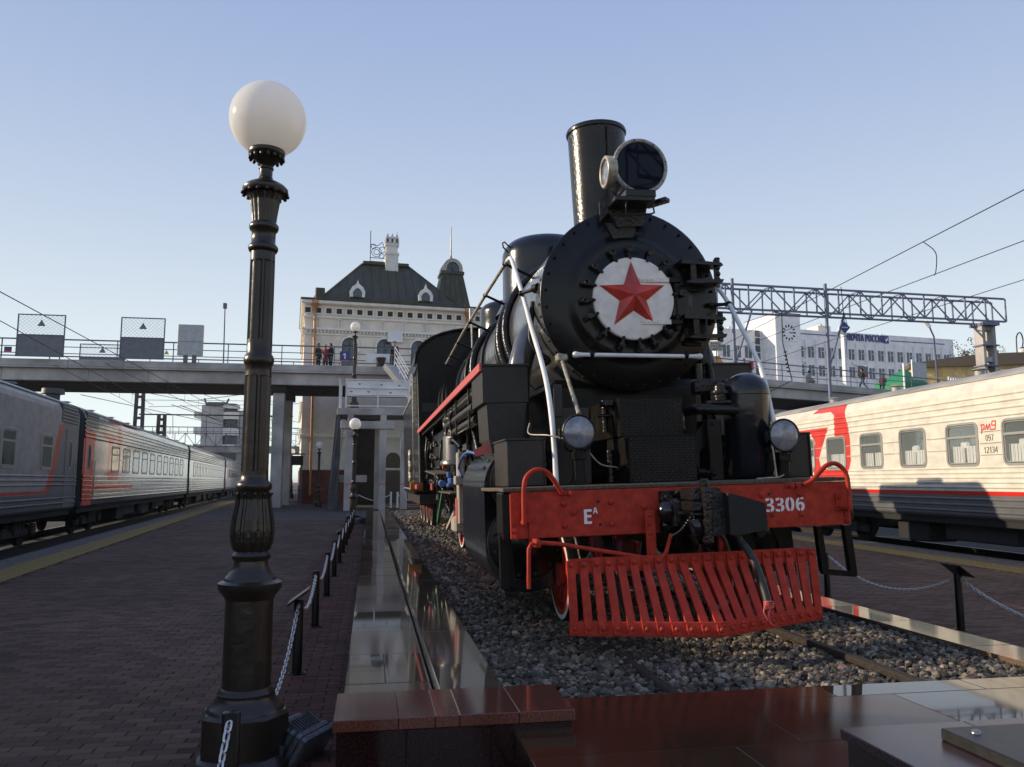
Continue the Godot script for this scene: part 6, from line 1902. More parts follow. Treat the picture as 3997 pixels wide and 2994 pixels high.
func street() -> void:
	link = link_mesh()
	lamp_post("tall bronze lamp with white globe, nearest the camera beside the floodlight", tf(-0.68, 0, -5.0, 0.2))
	lamp_post("bronze globe lamp in front of the footbridge stairs beside the chain posts", tf(-0.64, 0, -32.3, 0.5))
	lamp_post("dark globe lamp left of the footbridge stairs, before the station wall", tf(-3.2, 0, -52, 0.1))
	lamp_post("globe lamp standing on the stair landing above the white panel", tf(-1.02, 5.62, -45.6), 1.21)
	lamp_post("globe lamp beyond the footbridge, peeping over the dark board", tf(-6.45, 0.2, -69))
	var zs := [-3.8, -7.19, -9.44, -11.88, -14.25, -16.55, -18.85, -21.15, -23.45, -25.75, -28.05, -30.35]
	var ll := ["black chain post right in front of the near lamp's base", "black post with a slanted plate, first beyond the near lamp", "second black chain post beyond the near lamp", "third black chain post beyond the near lamp", "fourth black chain post beyond the near lamp", "black post with a slanted plate, fifth beyond the near lamp", "sixth black chain post beyond the near lamp", "seventh black chain post beyond the near lamp", "black post with a slanted plate, eighth beyond the near lamp", "ninth black chain post beyond the near lamp", "tenth black chain post beyond the near lamp", "farthest black chain post on the left, by the second lamp"]
	for i in zs.size():
		bollard(ll[i], -0.575, zs[i], 1 if i in [1, 5, 8] else 0)
	var cl := ["steel chain hanging from the front post toward the camera", "steel chain between the near lamp's base and the plated post", "steel chain between first and second posts beyond the near lamp", "steel chain between second and third posts beyond the near lamp", "steel chain between third and fourth posts beyond the near lamp", "steel chain between fourth and fifth posts beyond the near lamp", "steel chain between fifth and sixth posts beyond the near lamp", "steel chain between sixth and seventh posts beyond the near lamp", "steel chain between seventh and eighth posts beyond the near lamp", "steel chain between eighth and ninth posts beyond the near lamp", "steel chain between ninth and tenth posts beyond the near lamp", "steel chain between the last two left posts"]
	chain(cl[0], Vector3(-0.575, 0.56, -3.73), Vector3(-0.62, 0.35, -2.3), 0.28, true)
	chain(cl[1], Vector3(-0.575, 0.56, -7.12), Vector3(-0.62, 0.16, -5.25), 0.16, true)
	for i in range(1, 11):
		chain(cl[i + 1], Vector3(-0.575, 0.56, zs[i] - 0.07), Vector3(-0.575, 0.56, zs[i + 1] + 0.07), 0.17, i < 3)
	var rz := [-8.0, -10.6, -13.2, -15.8, -18.4, -21.0]
	var rl := ["black post with a slanted plate beside the right kerb, nearest", "second black chain post beside the right kerb, behind the step irons", "third black chain post beside the right kerb", "fourth black chain post beside the right kerb", "fifth black chain post beside the right kerb", "sixth black chain post beside the right kerb"]
	for i in rz.size():
		bollard(rl[i], 6.35, rz[i], -1 if i in [0, 4] else 0)
	chain("chain from the right plated post toward the right edge", Vector3(6.35, 0.53, -7.92), Vector3(6.4, 0.56, -5.4), 0.3, true)
	chain("chain sagging between the first two right posts", Vector3(6.35, 0.53, -8.08), Vector3(6.35, 0.56, -10.53), 0.26, true)
	chain("chain sagging between second and third right posts", Vector3(6.35, 0.56, -10.67), Vector3(6.35, 0.56, -13.13), 0.24, true)
	chain("chain sagging between third and fourth right posts", Vector3(6.35, 0.56, -13.27), Vector3(6.35, 0.56, -15.73), 0.24, false)
	chain("chain sagging between fourth and fifth right posts", Vector3(6.35, 0.56, -15.87), Vector3(6.35, 0.56, -18.33), 0.24, false)
	floodlight("grey floodlight on the paving at the foot of the near lamp", Transform3D(Basis(Vector3.UP, -0.5), Vector3(-0.37, 0, -5.05)), 1.0)
	floodlight("small floodlight by the second lamp beside the far posts", Transform3D(Basis(Vector3.UP, -2.6), Vector3(-0.35, 0, -31.4)), 1.2)
	var gb := thing("railing_barrier", "low metal crowd barrier at the station wall's left corner", "barrier", tf(-5.0, 0, -57))
	obj("frame", bm().tube([Vector3(-1.1, 0.02, 0), Vector3(-1.1, 1.0, 0), Vector3(1.15, 1.0, 0), Vector3(1.15, 0.02, 0)], 0.022, 6).cyl(Vector3(-1.1, 0.2, 0), Vector3(1.15, 0.2, 0), 0.018, 0.018, 6), M.lamp_iron, gb)
	for i in 11:
		obj("baluster", bm().cyl(Vector3(-0.95 + 0.19 * i, 0.2, 0), Vector3(-0.95 + 0.19 * i, 1.0, 0), 0.011, 0.011, 6), M.lamp_iron, gb)
	var wp := thing("white_chain_posts", "two short white posts with a white chain before the arched door", "bollard", tf(1.45, 0, -50))
	for x in [-0.2, 0.2]:
		obj("post", bm().cyl(Vector3(x, 0, 0), Vector3(x, 0.88, 0), 0.07, 0.06, 10).ball(Vector3(x, 0.9, 0), 0.08, 8), M.white_tile, wp)
	obj("chain", bm().tube(smooth([Vector3(-2.2, 0.8, 0), Vector3(-1.2, 0.45, 0), Vector3(-0.2, 0.8, 0)], 5), 0.03, 6).tube(smooth([Vector3(0.2, 0.8, 0), Vector3(1.0, 0.45, 0), Vector3(1.8, 0.8, 0)], 5), 0.03, 6), M.white_tile, wp)

func floodlight(label: String, t: Transform3D, s: float) -> void:
	var f := thing("floodlight", label, "floodlight", t, "floodlights on the paving")
	var G := pm("flood_grey", Color(0.16, 0.17, 0.19), 0.4, 0.5, "mottle", 2.0)
	var tb := Transform3D(Basis.from_scale(Vector3.ONE * s) * Basis(Vector3.RIGHT, 0.0), Vector3(0, 0.10 * s, 0)) * Transform3D(Basis(Vector3.BACK, -0.55), Vector3.ZERO)
	var b := bm().at(tb)
	var f4 := func(x: float, h: float) -> Array: return [Vector3(x, -h, -0.17), Vector3(x, h, -0.17), Vector3(x, h, 0.17), Vector3(x, -h, 0.17)]
	b.lohi(Vector3(0.06, -0.12, -0.17), Vector3(0.10, 0.12, 0.17), 0.008)
	for k in 4:
		var x0 := 0.06 - 0.05 * k
		b.lohi(Vector3(x0 - 0.05, -0.11 + 0.016 * k, -0.155 + 0.012 * k), Vector3(x0 + 0.002, 0.11 - 0.016 * k, 0.155 - 0.012 * k), 0.014)
	obj("housing", b, G, f)
	var fin := bm().at(tb)
	for k in 9:
		fin.lohi(Vector3(-0.08, 0.06, -0.1 + 0.025 * k - 0.003), Vector3(0.05, 0.105, -0.1 + 0.025 * k + 0.003))
	obj("cooling_fin", fin, G, f)
	obj("glass", bm().at(tb).lohi(Vector3(0.1, -0.1, -0.15), Vector3(0.103, 0.1, 0.15)), M.lens_milky, f)
	var y := bm().at(Transform3D(Basis.from_scale(Vector3.ONE * s), Vector3.ZERO))
	for z in [-0.185, 0.185]:
		y.bar(Vector3(-0.02, 0.0, z), Vector3(0.0, 0.12, z), 0.01, 0.03)
	y.lohi(Vector3(-0.06, 0.0, -0.19), Vector3(0.02, 0.012, 0.19), 0.002)
	y.lohi(Vector3(-0.22, 0.0, -0.12), Vector3(-0.08, 0.09, 0.12), 0.015)
	obj("yoke", y, G, f)

func railing(parent: Node3D, p: Vector3, q: Vector3, posts: int, m: Material) -> void:
	for h in [[1.2, 0.075], [0.76, 0.045], [0.36, 0.045]]:
		obj("rail_bar", bm().bar(p + Vector3(0, h[0], 0), q + Vector3(0, h[0], 0), h[1], h[1]), m, parent)
	for i in posts:
		var x := p.lerp(q, float(i) / (posts - 1))
		obj("rail_post", bm().bar(x, x + Vector3(0, 1.2, 0), 0.05, 0.05), m, parent)

func footbridge() -> void:
	var br := thing("footbridge", "concrete footbridge with blue-grey railings crossing over the trains", "footbridge", Transform3D())
	var K := Vector3(22.2, 0, -50.75)
	var runs := [[Vector3(-70, 0, -51.4), Vector3(-21.56, 0, -51.09)], [Vector3(-21.56, 0, -51.09), Vector3(0.8, 0, -50.92)], [Vector3(0.8, 0, -50.92), K], [K, Vector3(50, 0, -60.3)]]
	for r in runs:
		var a: Vector3 = r[0]
		var b: Vector3 = r[1]
		var d := (b - a).normalized()
		var back := d.cross(Vector3.UP) * -1.0
		if back.z > 0:
			back = -back
		var off := back * 3.6
		var m := bm()
		m.bar(a + Vector3(0, 8.45, 0) + off, b + Vector3(0, 8.45, 0) + off, 7.2, 0.3)
		obj("deck", m, M.concrete, br)
		for k in 2:
			var o := back * (0.1 + 7.0 * k)
			obj("parapet", bm().bar(a + Vector3(0, 8.6, 0) + o, b + Vector3(0, 8.6, 0) + o, 0.24, 0.4, Vector3.UP, 0.02), M.concrete, br)
		for k in 5:
			var o := back * (0.45 + 1.6 * k)
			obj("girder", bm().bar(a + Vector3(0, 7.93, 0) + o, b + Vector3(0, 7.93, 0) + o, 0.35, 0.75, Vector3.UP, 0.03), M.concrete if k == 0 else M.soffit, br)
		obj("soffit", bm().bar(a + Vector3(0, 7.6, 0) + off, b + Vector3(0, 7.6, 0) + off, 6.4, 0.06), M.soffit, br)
		var n := int(a.distance_to(b) / 3.7) + 1
		railing(br, a + Vector3(0, 8.8, 0) + back * 0.1, b + Vector3(0, 8.8, 0) + back * 0.1, n + 1, M.rail_paint)
		railing(br, a + Vector3(0, 8.8, 0) + back * 7.1, b + Vector3(0, 8.8, 0) + back * 7.1, n + 1, M.rail_paint)
	for x in [-24.2, -5.75, 10.5, 22.5, 34.0]:
		for zz in [-52.0, -57.0]:
			var z: float = zz - (2.8 if x > 30 else 0.0)
			obj("pier", bm().lohi(Vector3(x - 0.34, -0.4, z - 0.4), Vector3(x + 0.34, 7.57, z + 0.4), 0.03), M.concrete, br)
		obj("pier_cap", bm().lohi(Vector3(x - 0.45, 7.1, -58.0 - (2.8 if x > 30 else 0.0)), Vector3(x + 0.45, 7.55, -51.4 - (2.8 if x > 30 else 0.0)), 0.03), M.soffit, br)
	# screens over the live wires
	var sl := ["mesh safety screen with triangle sign, leftmost on the footbridge", "mesh safety screen with triangle sign, nearer the tall lamp"]
	var sx := [[-20.64, -18.08], [-14.94, -12.48]]
	for i in 2:
		screen(sl[i], sx[i][0], sx[i][1], -50.86, 8.89, 11.43)
	screen("small mesh safety screen on the footbridge's far railing", -19.6, -16.75, -58.1, 8.9, 10.9)
	var bx := thing("grey_cabinet", "light grey cabinet board on legs at the footbridge railing", "board", tf(-10.98, 0, -50.85))
	obj("cabinet", bm().lohi(Vector3(-0.73, 9.2, -0.25), Vector3(0.73, 11.1, 0.0), 0.02), M.grey_box, bx)
	obj("seam", bm().lohi(Vector3(-0.71, 10.02, -0.2), Vector3(0.71, 10.05, 0.006)), M.grey_board, bx)
	for x in [-0.25, 0.25]:
		obj("leg", bm().lohi(Vector3(x - 0.12, 8.8, -0.2), Vector3(x + 0.12, 9.21, -0.05)), pm("leg_green", Color(0.15, 0.17, 0.13), 0.7), bx)
	var ws := thing("warning_sign", "yellow triangular high-voltage sign on the footbridge railing", "sign", tf(-12.3, 9.35, -50.84))
	obj("plate", bm().prism([Vector2(-0.15, -0.13), Vector2(0.15, -0.13), Vector2(0, 0.15)], 0, 0.01), pm("sign_yellow", Color(0.7, 0.6, 0.08), 0.5), ws)
	obj("bolt_symbol", bm().prism([Vector2(0.02, 0.08), Vector2(-0.035, -0.01), Vector2(-0.005, -0.01), Vector2(-0.03, -0.09), Vector2(0.035, 0.015), Vector2(0.0, 0.015)], 0.01, 0.014), M.rubber, ws)
	var bs := thing("small_board", "small blue and red board hung on the footbridge's left railing", "sign", tf(-21.1, 9.3, -50.92))
	obj("board", bm().lohi(Vector3(-0.2, -0.2, 0), Vector3(0.2, 0.15, 0.03)), M.blue_sign, bs)
	obj("red_band", bm().lohi(Vector3(-0.2, -0.2, 0.031), Vector3(0.2, -0.08, 0.034)), M.train_red, bs)
	var pl := thing("light_pole", "slim grey pole with a small lamp head on the footbridge", "street lamp", tf(-9.2, 8.8, -52))
	obj("pole", bm().cyl(Vector3.ZERO, Vector3(-0.05, 3.7, 0), 0.045, 0.035, 8), M.rail_paint, pl)
	obj("lamp_head", bm().lohi(Vector3(-0.16, 3.6, -0.1), Vector3(0.06, 3.95, 0.1), 0.02), M.grey_board, pl)
	var p1 := thing("platform_sign", "dark platform sign with a white 1 on the footbridge railing", "sign", tf(-1.75, 9.35, -50.75))
	obj("board", bm().lohi(Vector3(-0.3, -0.3, 0), Vector3(0.3, 0.32, 0.05), 0.01), M.blue_sign, p1)
	words("numeral", "1", 0.36, M.white_tile, p1, Transform3D(Basis(), Vector3(0, 0.02, 0.055)), true)
	obj("red_band", bm().lohi(Vector3(-0.3, -0.3, 0.051), Vector3(0.3, -0.24, 0.055)), M.train_red, p1)
	var bn := thing("white_banner", "blank white banner tied to the railing beside the numeral sign", "banner", tf(0.3, 9.32, -50.8))
	obj("cloth", bm().lohi(Vector3(-0.75, -0.28, 0), Vector3(0.75, 0.28, 0.012)), M.white_tile, bn)
	var bk := thing("litter_bin", "dark planter tub at the top of the footbridge stairs", "planter", tf(0.5, 8.8, -50.5))
	obj("tub", bm().lathe([Vector2(0.2, 0), Vector2(0.32, 0.5), Vector2(0.28, 0.5), Vector2(0.2, 0.1)], 12, 0.3), M.lamp_iron, bk)
	stairs()

func screen(label: String, x0: float, x1: float, z: float, y0: float, y1: float) -> void:
	var t := thing("safety_screen", label, "safety screen", tf((x0 + x1) / 2, 0, z), "mesh screens on the footbridge")
	var h := (x1 - x0) / 2
	var ym := y0 + (y1 - y0) * 0.5
	var f := bm()
	for x in [-h, h]:
		f.lohi(Vector3(x - 0.03, y0, -0.03), Vector3(x + 0.03, y1, 0.03))
	for y in [y0, ym, y1 - 0.06]:
		f.lohi(Vector3(-h + 0.03, y, -0.03), Vector3(h - 0.03, y + 0.06, 0.03))
	obj("frame", f, M.rail_paint, t)
	obj("solid_panel", bm().lohi(Vector3(-h + 0.03, y0 + 0.06, -0.012), Vector3(h - 0.03, ym, 0.012)), M.grey_board, t)
	var w := bm()
	var n := 22
	for i in n:
		var a := -h + 2 * h * i / n
		var b := a + 2 * h / n
		for k in 12:
			var ya := ym + (y1 - ym) * k / 12.0
			var yb := ym + (y1 - ym) * (k + 1) / 12.0
			if (i + k) % 2:
				w.bar(Vector3(a, ya, 0), Vector3(b, yb, 0), 0.012, 0.012)
			else:
				w.bar(Vector3(a, yb, 0), Vector3(b, ya, 0), 0.012, 0.012)
	stuff(obj("wire_mesh", w, M.mesh_wire, t))
	var yc := ym + (y1 - ym) * 0.6
	obj("triangle_sign", bm().prism([Vector2(-0.22, yc - 0.2), Vector2(0.22, yc - 0.2), Vector2(0, yc + 0.2)], 0.02, 0.035), M.grey_board, t)

func stairs() -> void:
	var st := thing("stair_tower", "pale concrete stair tower with white landing panel beneath the footbridge", "staircase", tf(0, 0, -45))
	obj("landing_slab", bm().lohi(Vector3(-1.89, 5.25, -3.6), Vector3(2.6, 5.62, 0), 0.02), M.concrete, st)
	obj("portal_beam", bm().lohi(Vector3(-1.68, 4.48, -0.4), Vector3(1.24, 4.9, 0.1), 0.02), M.concrete, st)
	obj("portal_beam", bm().lohi(Vector3(-1.3, 4.9, -0.6), Vector3(-0.98, 5.25, 0.0), 0.02), M.concrete, st)
	obj("portal_beam", bm().lohi(Vector3(0.48, 4.9, -0.6), Vector3(0.82, 5.25, 0.0), 0.02), M.concrete, st)
	var wc: StandardMaterial3D = M.concrete
	for q in [[-1.42, -0.98], [0.46, 0.82], [1.62, 2.0]]:
		var c := obj("column", bm().lohi(Vector3(q[0], 0, -0.5), Vector3(q[1], 4.47, 0.0), 0.02), wc, st)
		obj("red_stripe", bm().lohi(Vector3(q[0] - 0.004, 1.42, -0.3), Vector3(q[1] + 0.004, 1.47, 0.006)), M.train_red, c)
	obj("column", bm().lohi(Vector3(-1.3, 0, -3.5), Vector3(-0.95, 5.2, -3.1), 0.02), wc, st)
	obj("column", bm().lohi(Vector3(0.2, 0, -3.5), Vector3(0.5, 5.2, -3.1), 0.02), wc, st)
	obj("cross_beam", bm().lohi(Vector3(-2.0, 1.55, -1.5), Vector3(-0.2, 1.95, -1.1), 0.02), M.concrete, st)
	# the lower flight drops away behind the portal
	var n := 30
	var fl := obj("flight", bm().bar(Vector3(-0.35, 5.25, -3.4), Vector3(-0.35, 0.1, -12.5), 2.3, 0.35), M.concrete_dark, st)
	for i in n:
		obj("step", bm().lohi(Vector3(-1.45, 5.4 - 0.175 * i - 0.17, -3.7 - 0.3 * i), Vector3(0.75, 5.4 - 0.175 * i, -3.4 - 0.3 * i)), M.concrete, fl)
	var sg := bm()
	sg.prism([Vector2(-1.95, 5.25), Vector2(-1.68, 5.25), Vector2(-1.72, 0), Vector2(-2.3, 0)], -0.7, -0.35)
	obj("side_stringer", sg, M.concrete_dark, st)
	obj("handrail", bm().bar(Vector3(-1.78, 5.3, -0.2), Vector3(-2.22, 0.9, -0.2), 0.04, 0.04).bar(Vector3(-1.5, 5.0, -0.25), Vector3(-1.85, 0.9, -0.25), 0.03, 0.03), M.rail_paint, st)
	var pn := bm()
	for k in 2:
		pn.lohi(Vector3(-1.38 + 1.72 * k, 6.36, -0.12), Vector3(0.3 + 1.75 * k, 7.16, -0.1))
	obj("white_panel", pn, M.white_tile, st)
	var fr := bm()
	for y in [5.75, 6.3, 6.75, 7.22]:
		fr.lohi(Vector3(-1.42, y - 0.025, -0.08), Vector3(2.05, y + 0.025, -0.03))
	for x in [-1.42, 0.32, 2.02]:
		fr.lohi(Vector3(x - 0.03, 5.62, -0.085), Vector3(x + 0.03, 7.25, -0.025))
	for y in [6.1, 6.5, 6.9, 7.22]:
		fr.lohi(Vector3(-1.8, y - 0.02, -3.4), Vector3(-1.76, y + 0.02, -0.1))
	for k in 4:
		fr.lohi(Vector3(-1.81, 5.62, -0.1 - 1.05 * k - 0.03), Vector3(-1.75, 7.24, -0.1 - 1.05 * k + 0.03))
	obj("railing", fr, M.white_tile, st)
	var ey := bm()
	for q in [[-0.7, 6.98], [0.5, 6.95], [1.5, 6.93], [-1.15, 6.55], [-0.2, 6.55], [1.0, 6.52]]:
		ey.prism([Vector2(q[0] - 0.1, q[1] + 0.02), Vector2(q[0], q[1] - 0.06), Vector2(q[0] + 0.1, q[1] + 0.02)], -0.099, -0.094)
	obj("panel_cutout", ey, M.shutter, st)
	# the upper flight from the deck down to the landing
	var up := bm().bar(Vector3(1.1, 8.6, -4.6), Vector3(3.4, 5.6, -3.0), 1.6, 0.3)
	obj("upper_flight", up, M.concrete, st)
	var ur := bm()
	for h in [0.25, 0.55, 0.85, 1.1]:
		ur.bar(Vector3(1.25, 8.35 + h, -2.0), Vector3(2.75, 5.65 + h, -1.2), 0.05, 0.05)
	for k in 6:
		var f := k / 5.0
		var p := Vector3(1.25, 8.35, -2.0).lerp(Vector3(2.75, 5.65, -1.2), f)
		ur.bar(p, p + Vector3(0, 1.12, 0), 0.05, 0.05)
	obj("upper_railing", ur, M.white_tile, st)

# ---------- people: one skin of smooth-joined limbs ----------
func person(label: String, t: Transform3D, joints: Dictionary, tones: Dictionary, cell := 0.035) -> void:
	var bones := []     # a, b, ra, rb, colour
	var J := joints
	var S: Color = Color(0.42, 0.26, 0.18)
	bones.append([J.hip + Vector3(0, 0.02, 0), J.chest, 0.155, 0.175, tones.top])
	bones.append([J.chest, J.chest + Vector3(0, 0.13, 0), 0.17, 0.11, tones.top])
	bones.append([J.neck, J.head + Vector3(0, -0.05, 0), 0.055, 0.06, S])
	bones.append([J.head + Vector3(0, -0.045, 0.02), J.head + Vector3(0, 0.0, 0.025), 0.075, 0.085, S])
	bones.append([J.head + Vector3(0, 0.02, -0.02), J.head + Vector3(0, 0.07, -0.005), 0.1, 0.095, tones.hair])
	for s in ["l", "r"]:
		bones.append([J["sh" + s], J["el" + s], 0.066, 0.055, tones.top])
		bones.append([J["el" + s], J["wr" + s], 0.054, 0.045, tones.top])
		bones.append([J["wr" + s], J["wr" + s] + (J["wr" + s] - J["el" + s]).normalized() * 0.1, 0.042, 0.03, S])
		bones.append([J.hip + (J["kn" + s] - J.hip) * 0.1 + Vector3(-0.085 if s == "l" else 0.085, 0, 0), J["kn" + s], 0.1, 0.072, tones.legs])
		bones.append([J["kn" + s], J["an" + s], 0.068, 0.05, tones.legs])
		bones.append([J["an" + s] + Vector3(0, -0.04, -0.03), J["an" + s] + Vector3(0, -0.045, 0.15), 0.05, 0.042, Color(0.02, 0.02, 0.02)])
	if tones.has("bag"):
		bones.append([J.chest + Vector3(-0.02, 0.02, -0.24), J.chest + Vector3(0, -0.25, -0.22), 0.12, 0.13, tones.bag])
	var lo := Vector3(1e9, 1e9, 1e9)
	var hi := -lo
	for b in bones:
		for k in 2:
			lo = lo.min(b[k] - Vector3.ONE * 0.25)
			hi = hi.max(b[k] + Vector3.ONE * 0.25)
	var dim := Vector3i(((hi - lo) / cell).ceil()) + Vector3i.ONE
	var f := PackedFloat32Array()
	f.resize(dim.x * dim.y * dim.z)
	f.fill(1.0)
	var col := {}
	for b in bones:
		var a: Vector3 = b[0]
		var c: Vector3 = b[1]
		var r := maxf(b[2], b[3]) + 0.1
		var i0 := Vector3i(((a.min(c) - Vector3.ONE * r - lo) / cell).floor()).clamp(Vector3i.ZERO, dim - Vector3i.ONE)
		var i1 := Vector3i(((a.max(c) + Vector3.ONE * r - lo) / cell).ceil()).clamp(Vector3i.ZERO, dim - Vector3i.ONE)
		var d := c - a
		var dd := maxf(d.length_squared(), 1e-6)
		for x in range(i0.x, i1.x + 1):
			for y in range(i0.y, i1.y + 1):
				for z in range(i0.z, i1.z + 1):
					var p := lo + Vector3(x, y, z) * cell
					var h := clampf((p - a).dot(d) / dd, 0, 1)
					var v: float = (p - a - d * h).length() - lerpf(b[2], b[3], h)
					var ix := (x * dim.y + y) * dim.z + z
					var o := f[ix]
					var kk := clampf(0.5 + 0.5 * (o - v) / 0.045, 0, 1)
					f[ix] = lerpf(o, v, kk) - 0.045 * kk * (1.0 - kk)
	var vid := {}
	var vs := []
	var cs := []
	for x in dim.x - 1:
		for y in dim.y - 1:
			for z in dim.z - 1:
				var s := Vector3.ZERO
				var n := 0
				for e in EDGES:
					var p: Vector3i = Vector3i(x, y, z) + e[0]
					var q: Vector3i = Vector3i(x, y, z) + e[1]
					var fa := f[(p.x * dim.y + p.y) * dim.z + p.z]
					var fb := f[(q.x * dim.y + q.y) * dim.z + q.z]
					if (fa < 0.0) != (fb < 0.0):
						s += Vector3(p).lerp(Vector3(q), fa / (fa - fb))
						n += 1
				if n:
					vid[Vector3i(x, y, z)] = vs.size()
					var w := lo + s / n * cell
					vs.append(w)
					var best := 1e9
					var bc := Color.WHITE
					for b in bones:
						var d2: Vector3 = b[1] - b[0]
						var h2 := clampf((w - b[0]).dot(d2) / maxf(d2.length_squared(), 1e-6), 0, 1)
						var v2: float = (w - b[0] - d2 * h2).length() - lerpf(b[2], b[3], h2)
						if v2 < best:
							best = v2
							bc = b[4]
					cs.append(bc)
	var m := bm()
	for x in range(1, dim.x - 1):
		for y in range(1, dim.y - 1):
			for z in range(1, dim.z - 1):
				var fa := f[(x * dim.y + y) * dim.z + z]
				for ax in 3:
					var e := [Vector3i(1, 0, 0), Vector3i(0, 1, 0), Vector3i(0, 0, 1)]
					var q: Vector3i = Vector3i(x, y, z) + e[ax]
					var fb := f[(q.x * dim.y + q.y) * dim.z + q.z]
					if (fa < 0.0) == (fb < 0.0):
						continue
					var u: Vector3i = e[(ax + 1) % 3]
					var w: Vector3i = e[(ax + 2) % 3]
					var c0 := Vector3i(x, y, z)
					var ids := [vid.get(c0 - u - w, -1), vid.get(c0 - w, -1), vid.get(c0, -1), vid.get(c0 - u, -1)]
					if -1 in ids:
						continue
					if fa >= 0.0:
						ids.reverse()
					var k0 := m.v.size()
					m.quad(vs[ids[0]], vs[ids[1]], vs[ids[2]], vs[ids[3]])
					for i in [0, 2, 1, 0, 3, 2]:
						m.col.append(cs[ids[i]])
	# smooth the normals
	var acc := {}
	for i in m.v.size():
		var key := Vector3i((m.v[i] * 2000.0).round())
		acc[key] = acc.get(key, Vector3.ZERO) + m.n[i]
	for i in m.v.size():
		m.n[i] = acc[Vector3i((m.v[i] * 2000.0).round())].normalized()
	var o := obj("person", m, M.person, self, t)
	tag(o, label, "person", "people on the footbridge")

const EDGES := [[Vector3i(0, 0, 0), Vector3i(1, 0, 0)], [Vector3i(0, 1, 0), Vector3i(1, 1, 0)], [Vector3i(0, 0, 1), Vector3i(1, 0, 1)], [Vector3i(0, 1, 1), Vector3i(1, 1, 1)], [Vector3i(0, 0, 0), Vector3i(0, 1, 0)], [Vector3i(1, 0, 0), Vector3i(1, 1, 0)], [Vector3i(0, 0, 1), Vector3i(0, 1, 1)], [Vector3i(1, 0, 1), Vector3i(1, 1, 1)], [Vector3i(0, 0, 0), Vector3i(0, 0, 1)], [Vector3i(1, 0, 0), Vector3i(1, 0, 1)], [Vector3i(0, 1, 0), Vector3i(0, 1, 1)], [Vector3i(1, 1, 0), Vector3i(1, 1, 1)]]

func pose(kind: String) -> Dictionary:
	var j := {"hip": Vector3(0, 0.92, 0), "chest": Vector3(0, 1.26, 0.01), "neck": Vector3(0, 1.45, 0.01), "head": Vector3(0, 1.62, 0.03),
		"shl": Vector3(-0.2, 1.40, 0), "ell": Vector3(-0.25, 1.12, 0.0), "wrl": Vector3(-0.22, 0.88, 0.08), "shr": Vector3(0.2, 1.40, 0), "elr": Vector3(0.25, 1.12, 0.0), "wrr": Vector3(0.22, 0.88, 0.08),
		"knl": Vector3(-0.1, 0.5, 0.02), "anl": Vector3(-0.11, 0.09, -0.02), "knr": Vector3(0.1, 0.5, 0.02), "anr": Vector3(0.11, 0.09, -0.02)}
	if kind == "walk":
		j.merge({"knl": Vector3(-0.09, 0.52, 0.2), "anl": Vector3(-0.1, 0.12, 0.3), "knr": Vector3(0.09, 0.5, -0.06), "anr": Vector3(0.1, 0.14, -0.36), "ell": Vector3(-0.25, 1.13, -0.1), "wrl": Vector3(-0.22, 0.92, -0.02), "elr": Vector3(0.25, 1.13, 0.06), "wrr": Vector3(0.2, 1.0, 0.25)}, true)
	elif kind == "phone":
		j.merge({"ell": Vector3(-0.26, 1.14, 0.12), "wrl": Vector3(-0.1, 1.22, 0.3), "elr": Vector3(0.26, 1.14, 0.12), "wrr": Vector3(0.1, 1.22, 0.3), "head": Vector3(0, 1.6, 0.07)}, true)
	elif kind == "lean":
		j.merge({"chest": Vector3(0, 1.22, 0.12), "neck": Vector3(0, 1.38, 0.2), "head": Vector3(0, 1.53, 0.27), "shl": Vector3(-0.2, 1.33, 0.16), "shr": Vector3(0.2, 1.33, 0.16), "ell": Vector3(-0.26, 1.1, 0.28), "wrl": Vector3(-0.12, 1.08, 0.48), "elr": Vector3(0.26, 1.1, 0.28), "wrr": Vector3(0.12, 1.08, 0.48)}, true)
	elif kind == "sit":
		j.merge({"hip": Vector3(0, 0.5, 0), "chest": Vector3(0, 0.84, 0.05), "neck": Vector3(0, 1.03, 0.08), "head": Vector3(0, 1.2, 0.12), "shl": Vector3(-0.2, 0.98, 0.05), "shr": Vector3(0.2, 0.98, 0.05), "ell": Vector3(-0.26, 0.72, 0.12), "wrl": Vector3(-0.14, 0.62, 0.34), "elr": Vector3(0.26, 0.72, 0.12), "wrr": Vector3(0.14, 0.62, 0.34), "knl": Vector3(-0.12, 0.5, 0.42), "anl": Vector3(-0.12, 0.09, 0.4), "knr": Vector3(0.12, 0.5, 0.42), "anr": Vector3(0.12, 0.09, 0.4)}, true)
	return j

